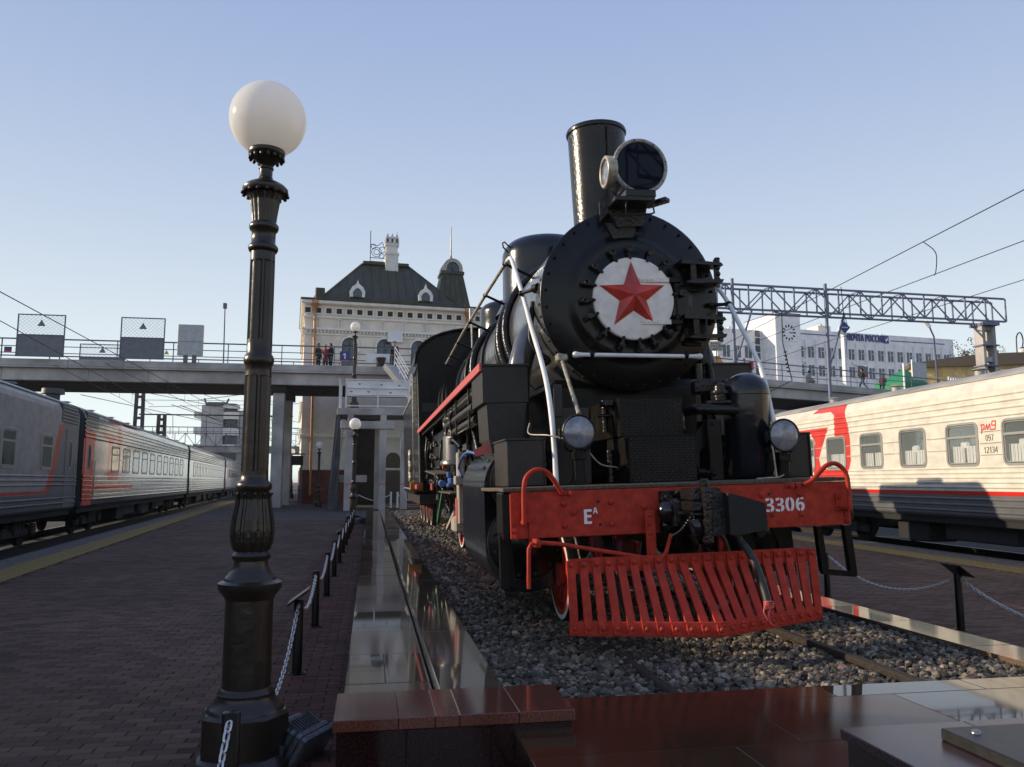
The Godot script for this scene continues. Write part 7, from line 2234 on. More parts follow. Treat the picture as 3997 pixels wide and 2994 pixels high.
func people() -> void:
	var navy := Color(0.02, 0.02, 0.03)
	var dark := Color(0.015, 0.014, 0.014)
	var y := 8.6
	person("person in a dark coat with an olive backpack, left of the trio on the bridge", tf(-3.45, y, -52.0, 0.9), pose("stand"), {"top": Color(0.03, 0.025, 0.025), "legs": dark, "hair": dark, "bag": Color(0.1, 0.09, 0.03)})
	person("person in a red jacket in the middle of the trio on the bridge", tf(-3.0, y, -52.3, -0.4), pose("phone"), {"top": Color(0.35, 0.04, 0.04), "legs": dark, "hair": Color(0.25, 0.2, 0.15)})
	person("person in a long black coat, right of the trio on the bridge", tf(-2.65, y, -51.9, -1.0), pose("stand"), {"top": dark, "legs": dark, "hair": dark})
	person("person in black standing at the head of the bridge stairs", tf(1.35, y + 0.2, -51.6, 0.3), pose("stand"), {"top": navy, "legs": dark, "hair": dark})
	person("person with dark hair leaning on the railing above the engine's cab", tf(5.6, y - 0.1, -51.7, 0.2), pose("lean"), {"top": navy, "legs": dark, "hair": Color(0.05, 0.03, 0.02)})
	var d := Vector3(10.876, 0, -3.733).normalized()
	var at := func(s: float, back: float) -> Vector3: return Vector3(27.825, 0, -52.635) + d * s + Vector3(-0.325, 0, -0.946) * back
	var P: Vector3 = at.call(11.55, 1.2)
	person("person in a dark green jacket and jeans leaning at the right railing", Transform3D(Basis(Vector3.UP, -2.2), Vector3(P.x, 8.75, P.z)), pose("walk"), {"top": Color(0.018, 0.024, 0.018), "legs": Color(0.07, 0.09, 0.14), "hair": dark})
	P = at.call(14.0, 1.2)
	person("person in a maroon coat sitting near the green tent", Transform3D(Basis(Vector3.UP, -0.8), Vector3(P.x, 8.85, P.z)), pose("sit"), {"top": Color(0.12, 0.02, 0.025), "legs": dark, "hair": dark})
	P = at.call(-1.25, 1.2)
	person("person in a brown jacket seen between the tank and the white pipe", Transform3D(Basis(Vector3.UP, 0.5), Vector3(P.x, 8.6, P.z)), pose("stand"), {"top": Color(0.13, 0.07, 0.03), "legs": Color(0.06, 0.05, 0.04), "hair": Color(0.1, 0.05, 0.02)})
	P = at.call(5.3, 1.2)
	person("person bending low behind the right railing beside the hanging mast", Transform3D(Basis(Vector3.UP, 1.5), Vector3(P.x, 8.6, P.z)), pose("sit"), {"top": Color(0.3, 0.27, 0.24), "legs": Color(0.2, 0.18, 0.15), "hair": dark})

func arch_poly(x0: float, x1: float, y0: float, ys: float, rise: float, n := 10) -> Array:
	var p := [Vector2(x0, y0), Vector2(x1, y0)]
	for i in n + 1:
		var a := PI * i / n
		p.append(Vector2((x0 + x1) / 2 + (x1 - x0) / 2 * cos(a), ys + rise * sin(a)))
	return p

func arch_band(b: B, x0: float, x1: float, ys: float, rise: float, w: float, z0: float, z1: float, foot := 0.0) -> void:
	var o := []
	var i_ := []
	var cx := (x0 + x1) / 2
	var h := (x1 - x0) / 2
	if foot > 0.0:
		o.append(Vector2(cx + h + w, ys - foot)); i_.append(Vector2(cx + h, ys - foot))
	for i in 13:
		var a := PI * i / 12
		o.append(Vector2(cx + (h + w) * cos(a), ys + (rise + w) * sin(a)))
		i_.append(Vector2(cx + h * cos(a), ys + rise * sin(a)))
	if foot > 0.0:
		o.append(Vector2(cx - h - w, ys - foot)); i_.append(Vector2(cx - h, ys - foot))
	for i in o.size() - 1:
		b.prism([i_[i], o[i], o[i + 1], i_[i + 1]], z0, z1)

func station() -> void:
	# local x runs along the facade, local z toward the camera
	var t := thing("station_building", "cream station hall with green hipped roof, arched windows and copper downpipes", "building", Transform3D(Basis(Vector3(0.99567, 0, -0.09298), Vector3.UP, Vector3(0.09298, 0, 0.99567)), Vector3(-5.05, 0, -60.45)))
	var L := 30.0
	var wall := bm()
	# front wall in bands with real openings at the upper windows
	var xs := [3.32, 5.92, 8.52, 11.12, 13.7, 16.3]
	wall.lohi(Vector3(0, 4.9, -12), Vector3(L, 9.9, 0))
	var x0 := 0.0
	for x in xs:
		wall.lohi(Vector3(x0, 9.9, -0.6), Vector3(x - 0.58, 12.75, 0))
		x0 = x + 0.58
		var ar := [Vector2(x - 0.58, 11.75), Vector2(x - 0.58, 12.75), Vector2(x + 0.58, 12.75), Vector2(x + 0.58, 11.75)]
		for i in range(1, 10):
			var a := PI * i / 10
			ar.append(Vector2(x + 0.58 * cos(a), 11.75 + 0.58 * sin(a)))
		wall.prism(ar, -0.6, 0.0)
	wall.lohi(Vector3(x0, 9.9, -0.6), Vector3(L, 12.75, 0))
	wall.lohi(Vector3(0, 9.9, -12), Vector3(L, 12.75, -0.62))
	wall.lohi(Vector3(0, 12.75, -12), Vector3(L, 15.0, 0))
	var wn := obj("wall", wall, M.stucco, t)
	obj("lower_wall", bm().lohi(Vector3(0.02, 2.5, -12), Vector3(L, 4.9, 0.05)), M.stucco_light, wn)
	obj("red_plinth", bm().lohi(Vector3(-0.04, -0.3, -12), Vector3(L, 2.5, 0.1)), M.plinth_red, wn)
	var mo := bm()
	mo.lohi(Vector3(-0.25, 12.78, -12), Vector3(L, 12.95, 0.28), 0.04)
	mo.lohi(Vector3(-0.1, 12.45, -0.1), Vector3(L, 12.6, 0.1))
	mo.lohi(Vector3(-0.3, 14.75, -12), Vector3(L, 15.02, 0.45), 0.06)
	mo.lohi(Vector3(-0.12, 13.72, -12), Vector3(L, 13.85, 0.14), 0.03)
	mo.lohi(Vector3(-0.12, 4.75, -12), Vector3(L, 5.0, 0.2), 0.04)
	mo.lohi(Vector3(-0.08, 2.42, -12), Vector3(L, 2.6, 0.14), 0.03)
	obj("cornice", mo, M.stucco_light, wn)
	var dn := bm()
	var x := 0.1
	while x < 18.0:
		dn.lohi(Vector3(x, 12.62, 0.0), Vector3(x + 0.13, 12.77, 0.2))
		x += 0.26
	obj("dentil_row", dn, M.stucco_light, wn)
	for i in 21:
		var fx := 0.2 + 0.762 * i
		var pf := bm()
		for q in [[-0.28, -0.2, -0.28, 0.28], [0.2, 0.28, -0.28, 0.28], [-0.2, 0.2, 0.2, 0.28], [-0.2, 0.2, -0.28, -0.2]]:
			pf.lohi(Vector3(fx + q[0], 14.28 + q[2], 0), Vector3(fx + q[1], 14.28 + q[3], 0.12))
		var fo := obj("frieze_panel", pf, M.stucco_light, wn)
		obj("vent_grille", bm().lohi(Vector3(fx - 0.19, 14.09, 0), Vector3(fx + 0.19, 14.47, 0.03)).bar(Vector3(fx - 0.17, 14.12, 0.04), Vector3(fx + 0.17, 14.44, 0.04), 0.04, 0.02).bar(Vector3(fx + 0.17, 14.12, 0.04), Vector3(fx - 0.17, 14.44, 0.04), 0.04, 0.02), M.bark, fo)
	for i in 9:
		var fx := 0.95 + 1.6 * i
		var ab := bm()
		arch_band(ab, fx - 0.1, fx + 0.1, 13.55, 0.1, 0.06, 0.0, 0.1, 0.65)
		obj("blind_niche", ab, M.stucco_light, wn)
	for wx in xs:
		var fr := bm()
		arch_band(fr, wx - 0.58, wx + 0.58, 11.75, 0.58, 0.14, 0.0, 0.12, 0.5)
		arch_band(fr, wx - 0.85, wx + 0.85, 11.75, 0.85, 0.08, 0.0, 0.06, 0.0)
		var wo := obj("window", fr, M.stucco_light, wn)
		obj("pane", bm().prism(arch_poly(wx - 0.56, wx + 0.56, 9.92, 11.75, 0.56), -0.3, -0.27), M.blue_pane, wo)
		var mb := bm()
		for q in [-0.54, -0.03, 0.48]:
			mb.lohi(Vector3(wx + q, 9.92, -0.26), Vector3(wx + q + 0.06, 12.2 if absf(q) < 0.1 else 11.75, -0.22))
		for yy in [10.7, 11.72]:
			mb.lohi(Vector3(wx - 0.54, yy, -0.255), Vector3(wx + 0.54, yy + 0.06, -0.225))
		obj("mullion", mb, M.bark, wo)
		obj("sill", bm().lohi(Vector3(wx - 0.75, 9.78, -0.1), Vector3(wx + 0.75, 9.92, 0.2), 0.02), M.stucco_light, wo)
		# ground floor arches
		var gd := bm()
		arch_band(gd, wx + 0.78 - 0.55, wx + 0.78 + 0.55, 3.2, 0.55, 0.2, 0.05, 0.18, 3.2)
		var dn2 := obj("arched_door", gd, M.stucco_light, wn)
		obj("door_leaf", bm().prism(arch_poly(wx + 0.78 - 0.55, wx + 0.78 + 0.55, 0.0, 3.2, 0.55), 0.1, 0.115), M.lamp_iron, dn2)
	for q in [0.72, 12.28]:
		var dp := bm()
		dp.cyl(Vector3(q, 0.6, 0.3), Vector3(q, 14.2, 0.3), 0.1, 0.1, 10)
		dp.cyl(Vector3(q, 14.2, 0.3), Vector3(q, 14.7, 0.35), 0.12, 0.26, 8)
		dp.cyl(Vector3(q, 14.7, 0.35), Vector3(q, 15.0, 0.35), 0.26, 0.26, 8)
		for yy in [3.0, 6.0, 9.0, 12.0]:
			dp.cyl(Vector3(q, yy, 0.3), Vector3(q, yy + 0.08, 0.3), 0.13, 0.13, 10)
		obj("downpipe", dp, M.copper, t)
	# left return wall with sunlit trim
	var sd := bm()
	for k in 5:
		var z := -1.6 - k * 2.2
		sd.lohi(Vector3(-0.1, 9.9, z - 0.7), Vector3(0.0, 10.05, z + 0.7))
		sd.lohi(Vector3(-0.1, 12.2, z - 0.7), Vector3(0.0, 12.4, z + 0.7))
		sd.lohi(Vector3(-0.16, 5.2, z - 0.8), Vector3(0.0, 5.5, z + 0.8))
		sd.lohi(Vector3(-0.2, 6.6, z - 0.5), Vector3(0.0, 7.6, z + 0.5), 0.1)
	obj("side_trim", sd, M.stucco_light, wn)
	# roof
	var R := [Vector3(0.9, 15.05, 0.1), Vector3(11.9, 15.05, 0.1), Vector3(11.9, 15.05, -8.5), Vector3(0.9, 15.05, -8.5)]
	var r1 := Vector3(4.45, 19.2, -4.0)
	var r2 := Vector3(8.2, 19.2, -4.0)
	var rf := bm()
	rf.quad(R[0], R[1], r2, r1)
	rf.quad(R[2], R[3], r1, r2)
	rf.tri(R[3], R[0], r1)
	rf.tri(R[1], R[2], r2)
	var rn := obj("roof", rf, M.roof_green, t)
	obj("roof_skirt", bm().lohi(Vector3(-0.35, 15.02, -12.2), Vector3(L, 15.14, 0.55), 0.03).lohi(Vector3(0.6, 15.14, -9), Vector3(12.2, 15.5, -0.1), 0.1).lohi(Vector3(0.7, 15.14, -0.6), Vector3(1.4, 16.0, 0.2), 0.05), M.roof_green, rn)
	for i in 17:
		var f := (i + 0.5) / 17.0
		var a: Vector3 = R[0].lerp(R[1], f)
		var up := Vector3(0, 4.15, -4.1)
		var lim := 1.0
		if a.x < r1.x:
			lim = (a.x - R[0].x) / (r1.x - R[0].x)
		elif a.x > r2.x:
			lim = (R[1].x - a.x) / (R[1].x - r2.x)
		if lim > 0.08:
			obj("roof_seam", bm().bar(a + Vector3(0, 0.02, 0.01), a + up * lim + Vector3(0, 0.02, 0.01), 0.05, 0.06, Vector3(0, 1, 1).normalized()), M.roof_green, rn)
	obj("ridge_cap", bm().bar(r1 + Vector3(0, 0.05, 0), r2 + Vector3(0, 0.05, 0), 0.5, 0.3, Vector3.UP, 0.05).bar(R[1], r2, 0.14, 0.1).bar(R[0], r1, 0.14, 0.1), M.roof_green, rn)
	for q in [3.8, 9.0]:
		var dm := bm()
		var og := [Vector2(q - 0.55, 15.45), Vector2(q - 0.32, 15.45), Vector2(q - 0.35, 15.8), Vector2(q - 0.2, 16.05), Vector2(q, 16.15), Vector2(q + 0.2, 16.05), Vector2(q + 0.35, 15.8), Vector2(q + 0.32, 15.45), Vector2(q + 0.55, 15.45), Vector2(q + 0.58, 15.9), Vector2(q + 0.4, 16.25), Vector2(q + 0.12, 16.45), Vector2(q, 16.8), Vector2(q - 0.12, 16.45), Vector2(q - 0.4, 16.25), Vector2(q - 0.58, 15.9)]
		dm.prism(og, 0.0, 0.16)
		var dr := obj("dormer", dm, M.stucco_light, rn)
		obj("dormer_roof", bm().prism([Vector2(q - 0.5, 15.4), Vector2(q + 0.5, 15.4), Vector2(q + 0.45, 16.1), Vector2(q, 16.6), Vector2(q - 0.45, 16.1)], -2.2, -0.01), M.roof_green, dr)
		obj("pane", bm().prism(arch_poly(q - 0.32, q + 0.32, 15.5, 15.8, 0.3), -0.009, 0.06), M.blue_pane, dr)
	var cx := 6.75
	var ch := bm()
	ch.lohi(Vector3(cx - 0.52, 18.4, -4.6), Vector3(cx + 0.52, 20.0, -3.4), 0.02)
	ch.lohi(Vector3(cx - 0.58, 19.95, -4.66), Vector3(cx + 0.58, 20.15, -3.34), 0.02)
	ch.lohi(Vector3(cx - 0.46, 20.15, -4.5), Vector3(cx + 0.46, 20.75, -3.46), 0.02)
	ch.lohi(Vector3(cx - 0.56, 20.7, -4.6), Vector3(cx + 0.56, 20.95, -3.4), 0.02)
	for k in 3:
		var z := cx - 0.37 + 0.37 * k
		ch.prism([Vector2(z - 0.2, 20.95), Vector2(z + 0.2, 20.95), Vector2(z + 0.16, 21.35), Vector2(z, 21.75), Vector2(z - 0.16, 21.35)], -3.5, -3.36)
	var cn := obj("chimney", ch, M.stucco_light, rn)
	var cd := bm().lohi(Vector3(cx - 0.5, 20.95, -4.5), Vector3(cx + 0.5, 21.5, -3.52), 0.1)
	for k in 3:
		cd.lohi(Vector3(cx - 0.45 + 0.37 * k, 20.98, -3.36), Vector3(cx - 0.29 + 0.37 * k, 21.3, -3.35))
	obj("chimney_cap", cd, M.lamp_iron, cn)
	var cr := bm()
	cr.bar(Vector3(5.05, 19.25, -4), Vector3(5.05, 22.0, -4), 0.06, 0.06)
	for yy in [19.45, 19.75]:
		cr.bar(Vector3(5.05, yy, -4), Vector3(6.25, yy, -4), 0.05, 0.05)
	for q in [[5.55, 20.25, 0.4], [6.0, 20.45, 0.25], [5.3, 20.7, 0.2], [5.95, 19.95, 0.2], [5.55, 20.25, 0.22]]:
		var pts := []
		for i in 16:
			pts.append(Vector3(q[0] + q[2] * cos(TAU * i / 16), q[1] + q[2] * sin(TAU * i / 16), -4))
		cr.tube(pts, 0.028, 5, true)
	cr.tube(smooth([Vector3(5.05, 20.9, -4), Vector3(5.5, 20.8, -4), Vector3(5.8, 20.9, -4), Vector3(6.0, 21.1, -4), Vector3(6.2, 20.6, -4)], 4), 0.03, 5)
	cr.bar(Vector3(7.2, 21.4, -4), Vector3(7.2, 22.1, -4), 0.03, 0.03)
	obj("iron_cresting", cr, M.rail_paint, rn)
	# turret
	var tx := 11.55
	var tu := bm()
	var tp := func(h: float, w: float, z: float) -> Array: return [Vector3(tx - w, h, z + w), Vector3(tx + w, h, z + w), Vector3(tx + w, h, z - w), Vector3(tx - w, h, z - w)]
	var a0: Array = tp.call(15.1, 1.45, -3.0)
	var a1: Array = tp.call(18.35, 0.85, -3.0)
	for i in 4:
		tu.quad(a0[i], a0[(i + 1) % 4], a1[(i + 1) % 4], a1[i])
	tu.lohi(Vector3(tx - 0.95, 18.3, -3.95), Vector3(tx + 0.95, 18.6, -2.05), 0.04)
	var tn := obj("turret", tu, M.roof_green, t)
	for k in 4:
		obj("roof_seam", bm().bar(Vector3(tx - 0.9 + 0.6 * k, 15.2, -1.53), Vector3(tx - 0.5 + 0.33 * k, 18.3, -2.13), 0.05, 0.05, Vector3.BACK), M.roof_green, tn)
	var tw := bm()
	arch_band(tw, tx - 0.52, tx + 0.52, 18.75, 0.6, 0.3, -2.4, -2.08, 0.15)
	obj("turret_arch", tw, M.cream_metal, tn)
	obj("turret_head", bm().prism(arch_poly(tx - 0.82, tx + 0.82, 18.6, 18.75, 0.9), -3.9, -2.3), M.roof_green, tn)
	obj("pane", bm().prism(arch_poly(tx - 0.52, tx + 0.52, 18.62, 18.75, 0.58), -2.29, -2.25), M.blue_pane, tn)
	var sm := bm()
	for a in [0.5, 1.05, PI / 2, 2.09, 2.64]:
		sm.bar(Vector3(tx, 18.65, -2.23), Vector3(tx + 0.52 * cos(a), 18.7 + 0.6 * sin(a), -2.23), 0.04, 0.03, Vector3.BACK)
	obj("mullion", sm, M.bark, tn)
	obj("spire", bm().cyl(Vector3(tx, 19.5, -3.0), Vector3(tx, 20.1, -3.0), 0.2, 0.08, 8).cyl(Vector3(tx, 20.1, -3.0), Vector3(tx, 22.6, -3.0), 0.07, 0.03, 8), M.cream_metal, tn)
	obj("white_board", bm().lohi(Vector3(6.1, 12.1, 0.3), Vector3(7.25, 12.98, 0.36), 0.01), M.white_tile, wn)
	var bd := thing("dark_board", "dark display board hung beside the station building's left corner", "board", tf(-5.45, 3.05, -58))
	obj("board", bm().lohi(Vector3(-0.8, -0.33, -0.1), Vector3(0.8, 0.33, 0.1), 0.02), M.rubber, bd)
	obj("post", bm().lohi(Vector3(-0.75, -3.05, -0.05), Vector3(-0.62, 0.5, 0.05)).lohi(Vector3(0.62, -3.05, -0.05), Vector3(0.75, -0.3, 0.05)), M.rail_paint, bd)
	obj("roof", bm().lohi(Vector3(-0.95, 0.4, -0.4), Vector3(0.9, 0.48, 0.4)), M.rail_paint, bd)

func post_office() -> void:
	var t := thing("post_office", "pale tiled post office with a clock tower and dark blue lettering", "building", Transform3D(Basis(Vector3(0.99132, 0, -0.13148), Vector3.UP, Vector3(0.13148, 0, 0.99132)), Vector3(69.781, 0, -122.602)))
	var w := bm()
	w.lohi(Vector3(-0.19, 8.5, -14), Vector3(33.5, 27.0, 0))
	w.lohi(Vector3(-13.5, 8.5, -16), Vector3(-5.0, 26.9, -2.5))
	obj("wall", w, M.white_tile, t)
	var tw := obj("clock_tower", bm().lohi(Vector3(-5.04, 8.5, -7), Vector3(-0.19, 29.15, 1.6), 0.05), M.white_tile, t)
	obj("tower_cap", bm().lohi(Vector3(-5.1, 29.1, -7.1), Vector3(-0.12, 29.25, 1.7)), M.grey_board, tw)
	var cf := obj("clock_face", bm().lohi(Vector3(-3.98, 24.5, 1.6), Vector3(-1.14, 27.42, 1.72), 0.03), pm("clock_white", Color(0.78, 0.78, 0.78), 0.6), tw)
	for i in 12:
		var a := TAU * i / 12
		var o := Vector3(-2.56 + 1.08 * sin(a), 25.96 + 1.12 * cos(a), 1.74)
		var d := Vector3(sin(a), cos(a), 0)
		obj("hour_mark", bm().bar(o - d * 0.2, o + d * 0.2, 0.24, 0.05, Vector3.BACK), M.rubber, cf)
	obj("clock_hand", bm().bar(Vector3(-2.5, 25.96, 1.77), Vector3(-1.6, 26.0, 1.77), 0.09, 0.04, Vector3.BACK).bar(Vector3(-2.5, 25.96, 1.78), Vector3(-1.95, 25.9, 1.78), 0.13, 0.04, Vector3.BACK), M.rubber, cf)
	obj("blue_line", bm().lohi(Vector3(0.2, 26.2, 0), Vector3(10.9, 26.36, 0.05)).lohi(Vector3(19.6, 25.95, 0), Vector3(31.5, 26.1, 0.05)), M.blue_sign, t)
	words("sign_lettering", "ПОЧТА РОССИИ", 1.2, M.blue_sign, t, Transform3D(Basis(), Vector3(14.4, 26.2, 0.12)), true, 0.62, 0.2)
	var lg := obj("emblem_board", bm().lohi(Vector3(17.95, 25.5, 0), Vector3(19.15, 26.85, 0.12), 0.02), M.blue_sign, t)
	var eg := bm()
	for s in [-1, 1]:
		eg.prism([Vector2(18.55, 25.7), Vector2(18.55 + s * 0.12, 25.95), Vector2(18.55 + s * 0.42, 26.15), Vector2(18.55 + s * 0.46, 26.6), Vector2(18.55 + s * 0.28, 26.3), Vector2(18.55 + s * 0.22, 26.55), Vector2(18.55 + s * 0.12, 26.25), Vector2(18.55, 26.3)], 0.12, 0.15)
	obj("emblem", eg, M.white_tile, lg)
	var i := 0
	for row in 2:
		var y0: float = [22.2, 19.1][row]
		for k in 16:
			var x := 0.15 + 2.06 * k
			if row == 1 and k > 12:
				continue
			var fr := bm()
			for q in [[0.0, 1.35, 0.0, 0.08], [0.0, 1.35, 1.92, 2.0], [0.0, 0.08, 0.08, 1.92], [1.27, 1.35, 0.08, 1.92], [0.62, 0.7, 0.08, 1.92], [0.7, 1.27, 1.2, 1.27]]:
				fr.lohi(Vector3(x + q[0], y0 + q[2], 0), Vector3(x + q[1], y0 + q[3], 0.08))
			var wo := obj("window", fr, M.white_tile, t)
			obj("pane", bm().lohi(Vector3(x + 0.05, y0 + 0.05, 0), Vector3(x + 1.3, y0 + 1.95, 0.04)), M.blue_pane, wo)
			if (k * 7 + row * 3) % 5 == 0:
				obj("air_conditioner", bm().lohi(Vector3(x + 0.7, y0 - 0.75, 0), Vector3(x + 1.5, y0 - 0.25, 0.4), 0.02), M.white_tile, wo)
	for k in 17:
		obj("pilaster", bm().lohi(Vector3(-0.1 + 2.06 * k - 0.28, 9, 0), Vector3(-0.1 + 2.06 * k + 0.02, 25.3, 0.3)), M.white_tile, t)
	for k in 3:
		for row in 2:
			var x := -12.6 + 2.1 * k
			var y0: float = [22.0, 18.9][row]
			var fr := bm()
			for q in [[0.0, 1.5, 0.0, 0.08], [0.0, 1.5, 2.1, 2.2], [0.0, 0.08, 0.08, 2.1], [1.42, 1.5, 0.08, 2.1], [0.7, 0.78, 0.08, 2.1]]:
				fr.lohi(Vector3(x + q[0], y0 + q[2], -2.5), Vector3(x + q[1], y0 + q[3], -2.4))
			var wo := obj("window", fr, M.white_tile, t)
			obj("pane", bm().lohi(Vector3(x + 0.05, y0 + 0.05, -2.5), Vector3(x + 1.45, y0 + 2.15, -2.44)), M.blue_pane, wo)
	var sg := bm()
	for k in 7:
		sg.lohi(Vector3(-6.2, 18.0 + 1.3 * k, -2.5), Vector3(-5.3, 19.1 + 1.3 * k, -2.42))
	obj("stair_glazing", sg, M.blue_pane, t)
	var an := bm()
	for q in [[-11, -8, 1.6], [-9.2, -6, 1.2], [-4.5, 0, 1.0], [-3.2, -1, 0.7], [-2.0, 0.5, 0.7], [-1.0, -2, 0.9], [8.0, -4, 2.5], [9.0, -4, 1.6], [20.0, -3, 0.8]]:
		var y := 29.15 if q[0] > -5.0 and q[0] < 0.0 else 26.95
		an.cyl(Vector3(q[0], y, q[1]), Vector3(q[0], y + q[2], q[1]), 0.06, 0.05, 6)
		an.ball(Vector3(q[0] + 0.25, y + q[2] * 0.7, q[1] + 0.1), 0.38, 10)
		an.bar(Vector3(q[0] - 0.6, y + q[2] * 0.9, q[1]), Vector3(q[0] + 0.6, y + q[2] * 0.9, q[1]), 0.05, 0.05)
	obj("antenna", an, M.white_tile, t)
	obj("roof_hut", bm().lohi(Vector3(7.0, 27, -6), Vector3(9.6, 28.6, -3)), M.stucco, t)

func lattice(b: B, p: Vector3, q: Vector3, h: float, n: int, r: float) -> void:
	var up := Vector3(0, h, 0)
	b.bar(p, q, r, r)
	b.bar(p + up, q + up, r, r)
	for i in n + 1:
		var a := p.lerp(q, float(i) / n)
		b.bar(a, a + up, r * 0.7, r * 0.7)
		if i < n:
			var c := p.lerp(q, float(i + 1) / n)
			if i % 2:
				b.bar(a, c + up, r * 0.6, r * 0.6)
			else:
				b.bar(a + up, c, r * 0.6, r * 0.6)

func gantry() -> void:
	var t := thing("catenary_gantry", "blue-grey lattice gantry spanning the right tracks on a concrete column", "gantry", Transform3D(Basis(Vector3(0.99937, 0, -0.03555), Vector3.UP, Vector3(0.03555, 0, 0.99937)), Vector3(13.669, 0, -30.023)))
	var n := 0
	for z in [0.0, -0.75]:
		var r := 0.075
		var pc := bm()
		for y in [8.58, 9.6]:
			pc.bar(Vector3(-3.7, y, z), Vector3(13.75, y, z), r, r)
		obj("chord", pc, M.gantry_paint, t)
		for i in range(8, 26):
			var x := -11.95 + 1.03 * i
			obj("upright", bm().bar(Vector3(x, 8.58, z), Vector3(x, 9.6, z), 0.05, 0.05), M.gantry_paint, t)
			if i < 25:
				var fl := x < 7.0
				obj("diagonal", bm().bar(Vector3(x, 9.6 if (i % 2 == 0) else 8.58, z), Vector3(x + 1.03, 8.58 if (i % 2 == 0) else 9.6, z), 0.045, 0.045), M.gantry_paint, t)
	for i in range(4, 13):
		var x := -11.95 + 2.06 * i
		obj("cross_tie", bm().bar(Vector3(x, 8.58, 0), Vector3(x + 1.0, 8.58, -0.75), 0.04, 0.04).bar(Vector3(x, 9.6, 0), Vector3(x, 9.6, -0.75), 0.04, 0.04), M.gantry_paint, t)
	var col := bm()
	for q in [12.62, 13.16]:
		col.lohi(Vector3(q, -0.4, -0.6), Vector3(q + 0.14, 8.5, -0.1), 0.01)
	for k in 12:
		col.lohi(Vector3(12.76, 0.5 + 0.7 * k, -0.5), Vector3(13.16, 0.72 + 0.7 * k, -0.2), 0.01)
	obj("column", col, M.concrete, t)
	obj("column_bracket", bm().lohi(Vector3(12.58, 8.4, -0.8), Vector3(13.4, 8.52, 0.05)), M.gantry_paint, t)
	for y in [7.5, 6.6]:
		obj("column_bracket", bm().lohi(Vector3(12.55, y, -0.65), Vector3(13.4, y + 0.06, -0.05)), M.gantry_paint, t)
	for x in [0.66, 4.88]:
		var h := bm().cyl(Vector3(x, 9.8, 0.12), Vector3(x, 4.4, 0.12), 0.07, 0.07, 8)
		h.bar(Vector3(x, 6.2, 0.12), Vector3(x + 0.9, 8.55, 0.0), 0.06, 0.06)
		obj("hanging_mast", h, M.gantry_paint, t)
	var ins := bm()
	for q in [[2.9, 8.5, 2.9, 7.2], [2.9, 7.2, 3.25, 5.7], [3.25, 5.7, 2.2, 5.2]]:
		ins.bar(Vector3(q[0], q[1], 0), Vector3(q[2], q[3], 0), 0.03, 0.03)
	for k in 6:
		ins.cyl(Vector3(2.98 + 0.02 * k, 6.9 - 0.16 * k, 0), Vector3(2.985 + 0.02 * k, 6.84 - 0.16 * k, 0), 0.06, 0.06, 8)
	obj("insulator", ins, M.wire, t)
	var ds := thing("diamond_sign", "blue diamond sign with white dashes hanging under the gantry", "sign", t.transform * Transform3D(Basis(), Vector3(5.64, 7.96, 0.2)))
	obj("board", bm().at(Transform3D(Basis(Vector3.BACK, PI / 4), Vector3.ZERO)).lohi(Vector3(-0.18, -0.18, 0), Vector3(0.18, 0.18, 0.02)), M.blue_sign, ds)
	for k in 4:
		obj("dash", bm().lohi(Vector3(-0.14 + 0.075 * k, -0.02, 0.021), Vector3(-0.09 + 0.075 * k, 0.02, 0.024)), M.white_tile, ds)
	obj("hanger", bm().bar(Vector3(0, 0.25, 0), Vector3(0, 1.75, -0.1), 0.025, 0.025).bar(Vector3(-0.13, 0.13, 0), Vector3(0, 0.65, 0), 0.02, 0.02).bar(Vector3(0.13, 0.13, 0), Vector3(0, 0.65, 0), 0.02, 0.02), M.wire, ds)
	copy(t, "lattice gantry overhead, mirrored in the engine's headlamp glass", Transform3D(Basis(), Vector3(10.2, 0, 2.6)))
	var wl := ["overhead wire highest on the right, with a dropper", "overhead wire in the middle on the right", "overhead wire lowest on the right"]
	var ws := [[Vector3(14.9, 6.6, -45), Vector3(9.9, 6.6, -1)], [Vector3(13.95, 6.6, -47), Vector3(13.13, 6.6, -1)], [Vector3(16.4, 6.6, -45), Vector3(15.8, 6.6, -6)]]
	ws[0] = [Vector3(11.744, 6.6, -18.356) + (Vector3(11.744, 0, -18.356) - Vector3(11.015, 0, -11.64)) * 4.0, Vector3(11.015, 6.6, -11.64) - (Vector3(11.744, 0, -18.356) - Vector3(11.015, 0, -11.64)) * 1.5]
	for i in 3:
		var wt := thing("overhead_wire", wl[i], "wire", Transform3D(), "overhead wires")
		obj("cable", bm().cyl(ws[i][0], ws[i][1], 0.01, 0.01, 6), M.wire, wt)
		if i == 0:
			var a: Vector3 = ws[0][0].lerp(ws[0][1], 0.70)
			obj("dropper", bm().tube(smooth([a, a + Vector3(0.2, -0.25, 0.1), a + Vector3(0.5, -0.5, -0.3), a + Vector3(1.0, -0.42, -1.0)], 4), 0.01, 5), M.wire, wt)
	wl = ["overhead wire crossing the footbridge at the upper left", "lower overhead wire crossing the footbridge at the left"]
	ws = [[Vector3(-9.6, 6.6, -14), Vector3(-10.6, 6.6, -60)], [Vector3(-10.7, 6.6, -18), Vector3(-14.2, 6.6, -56)]]
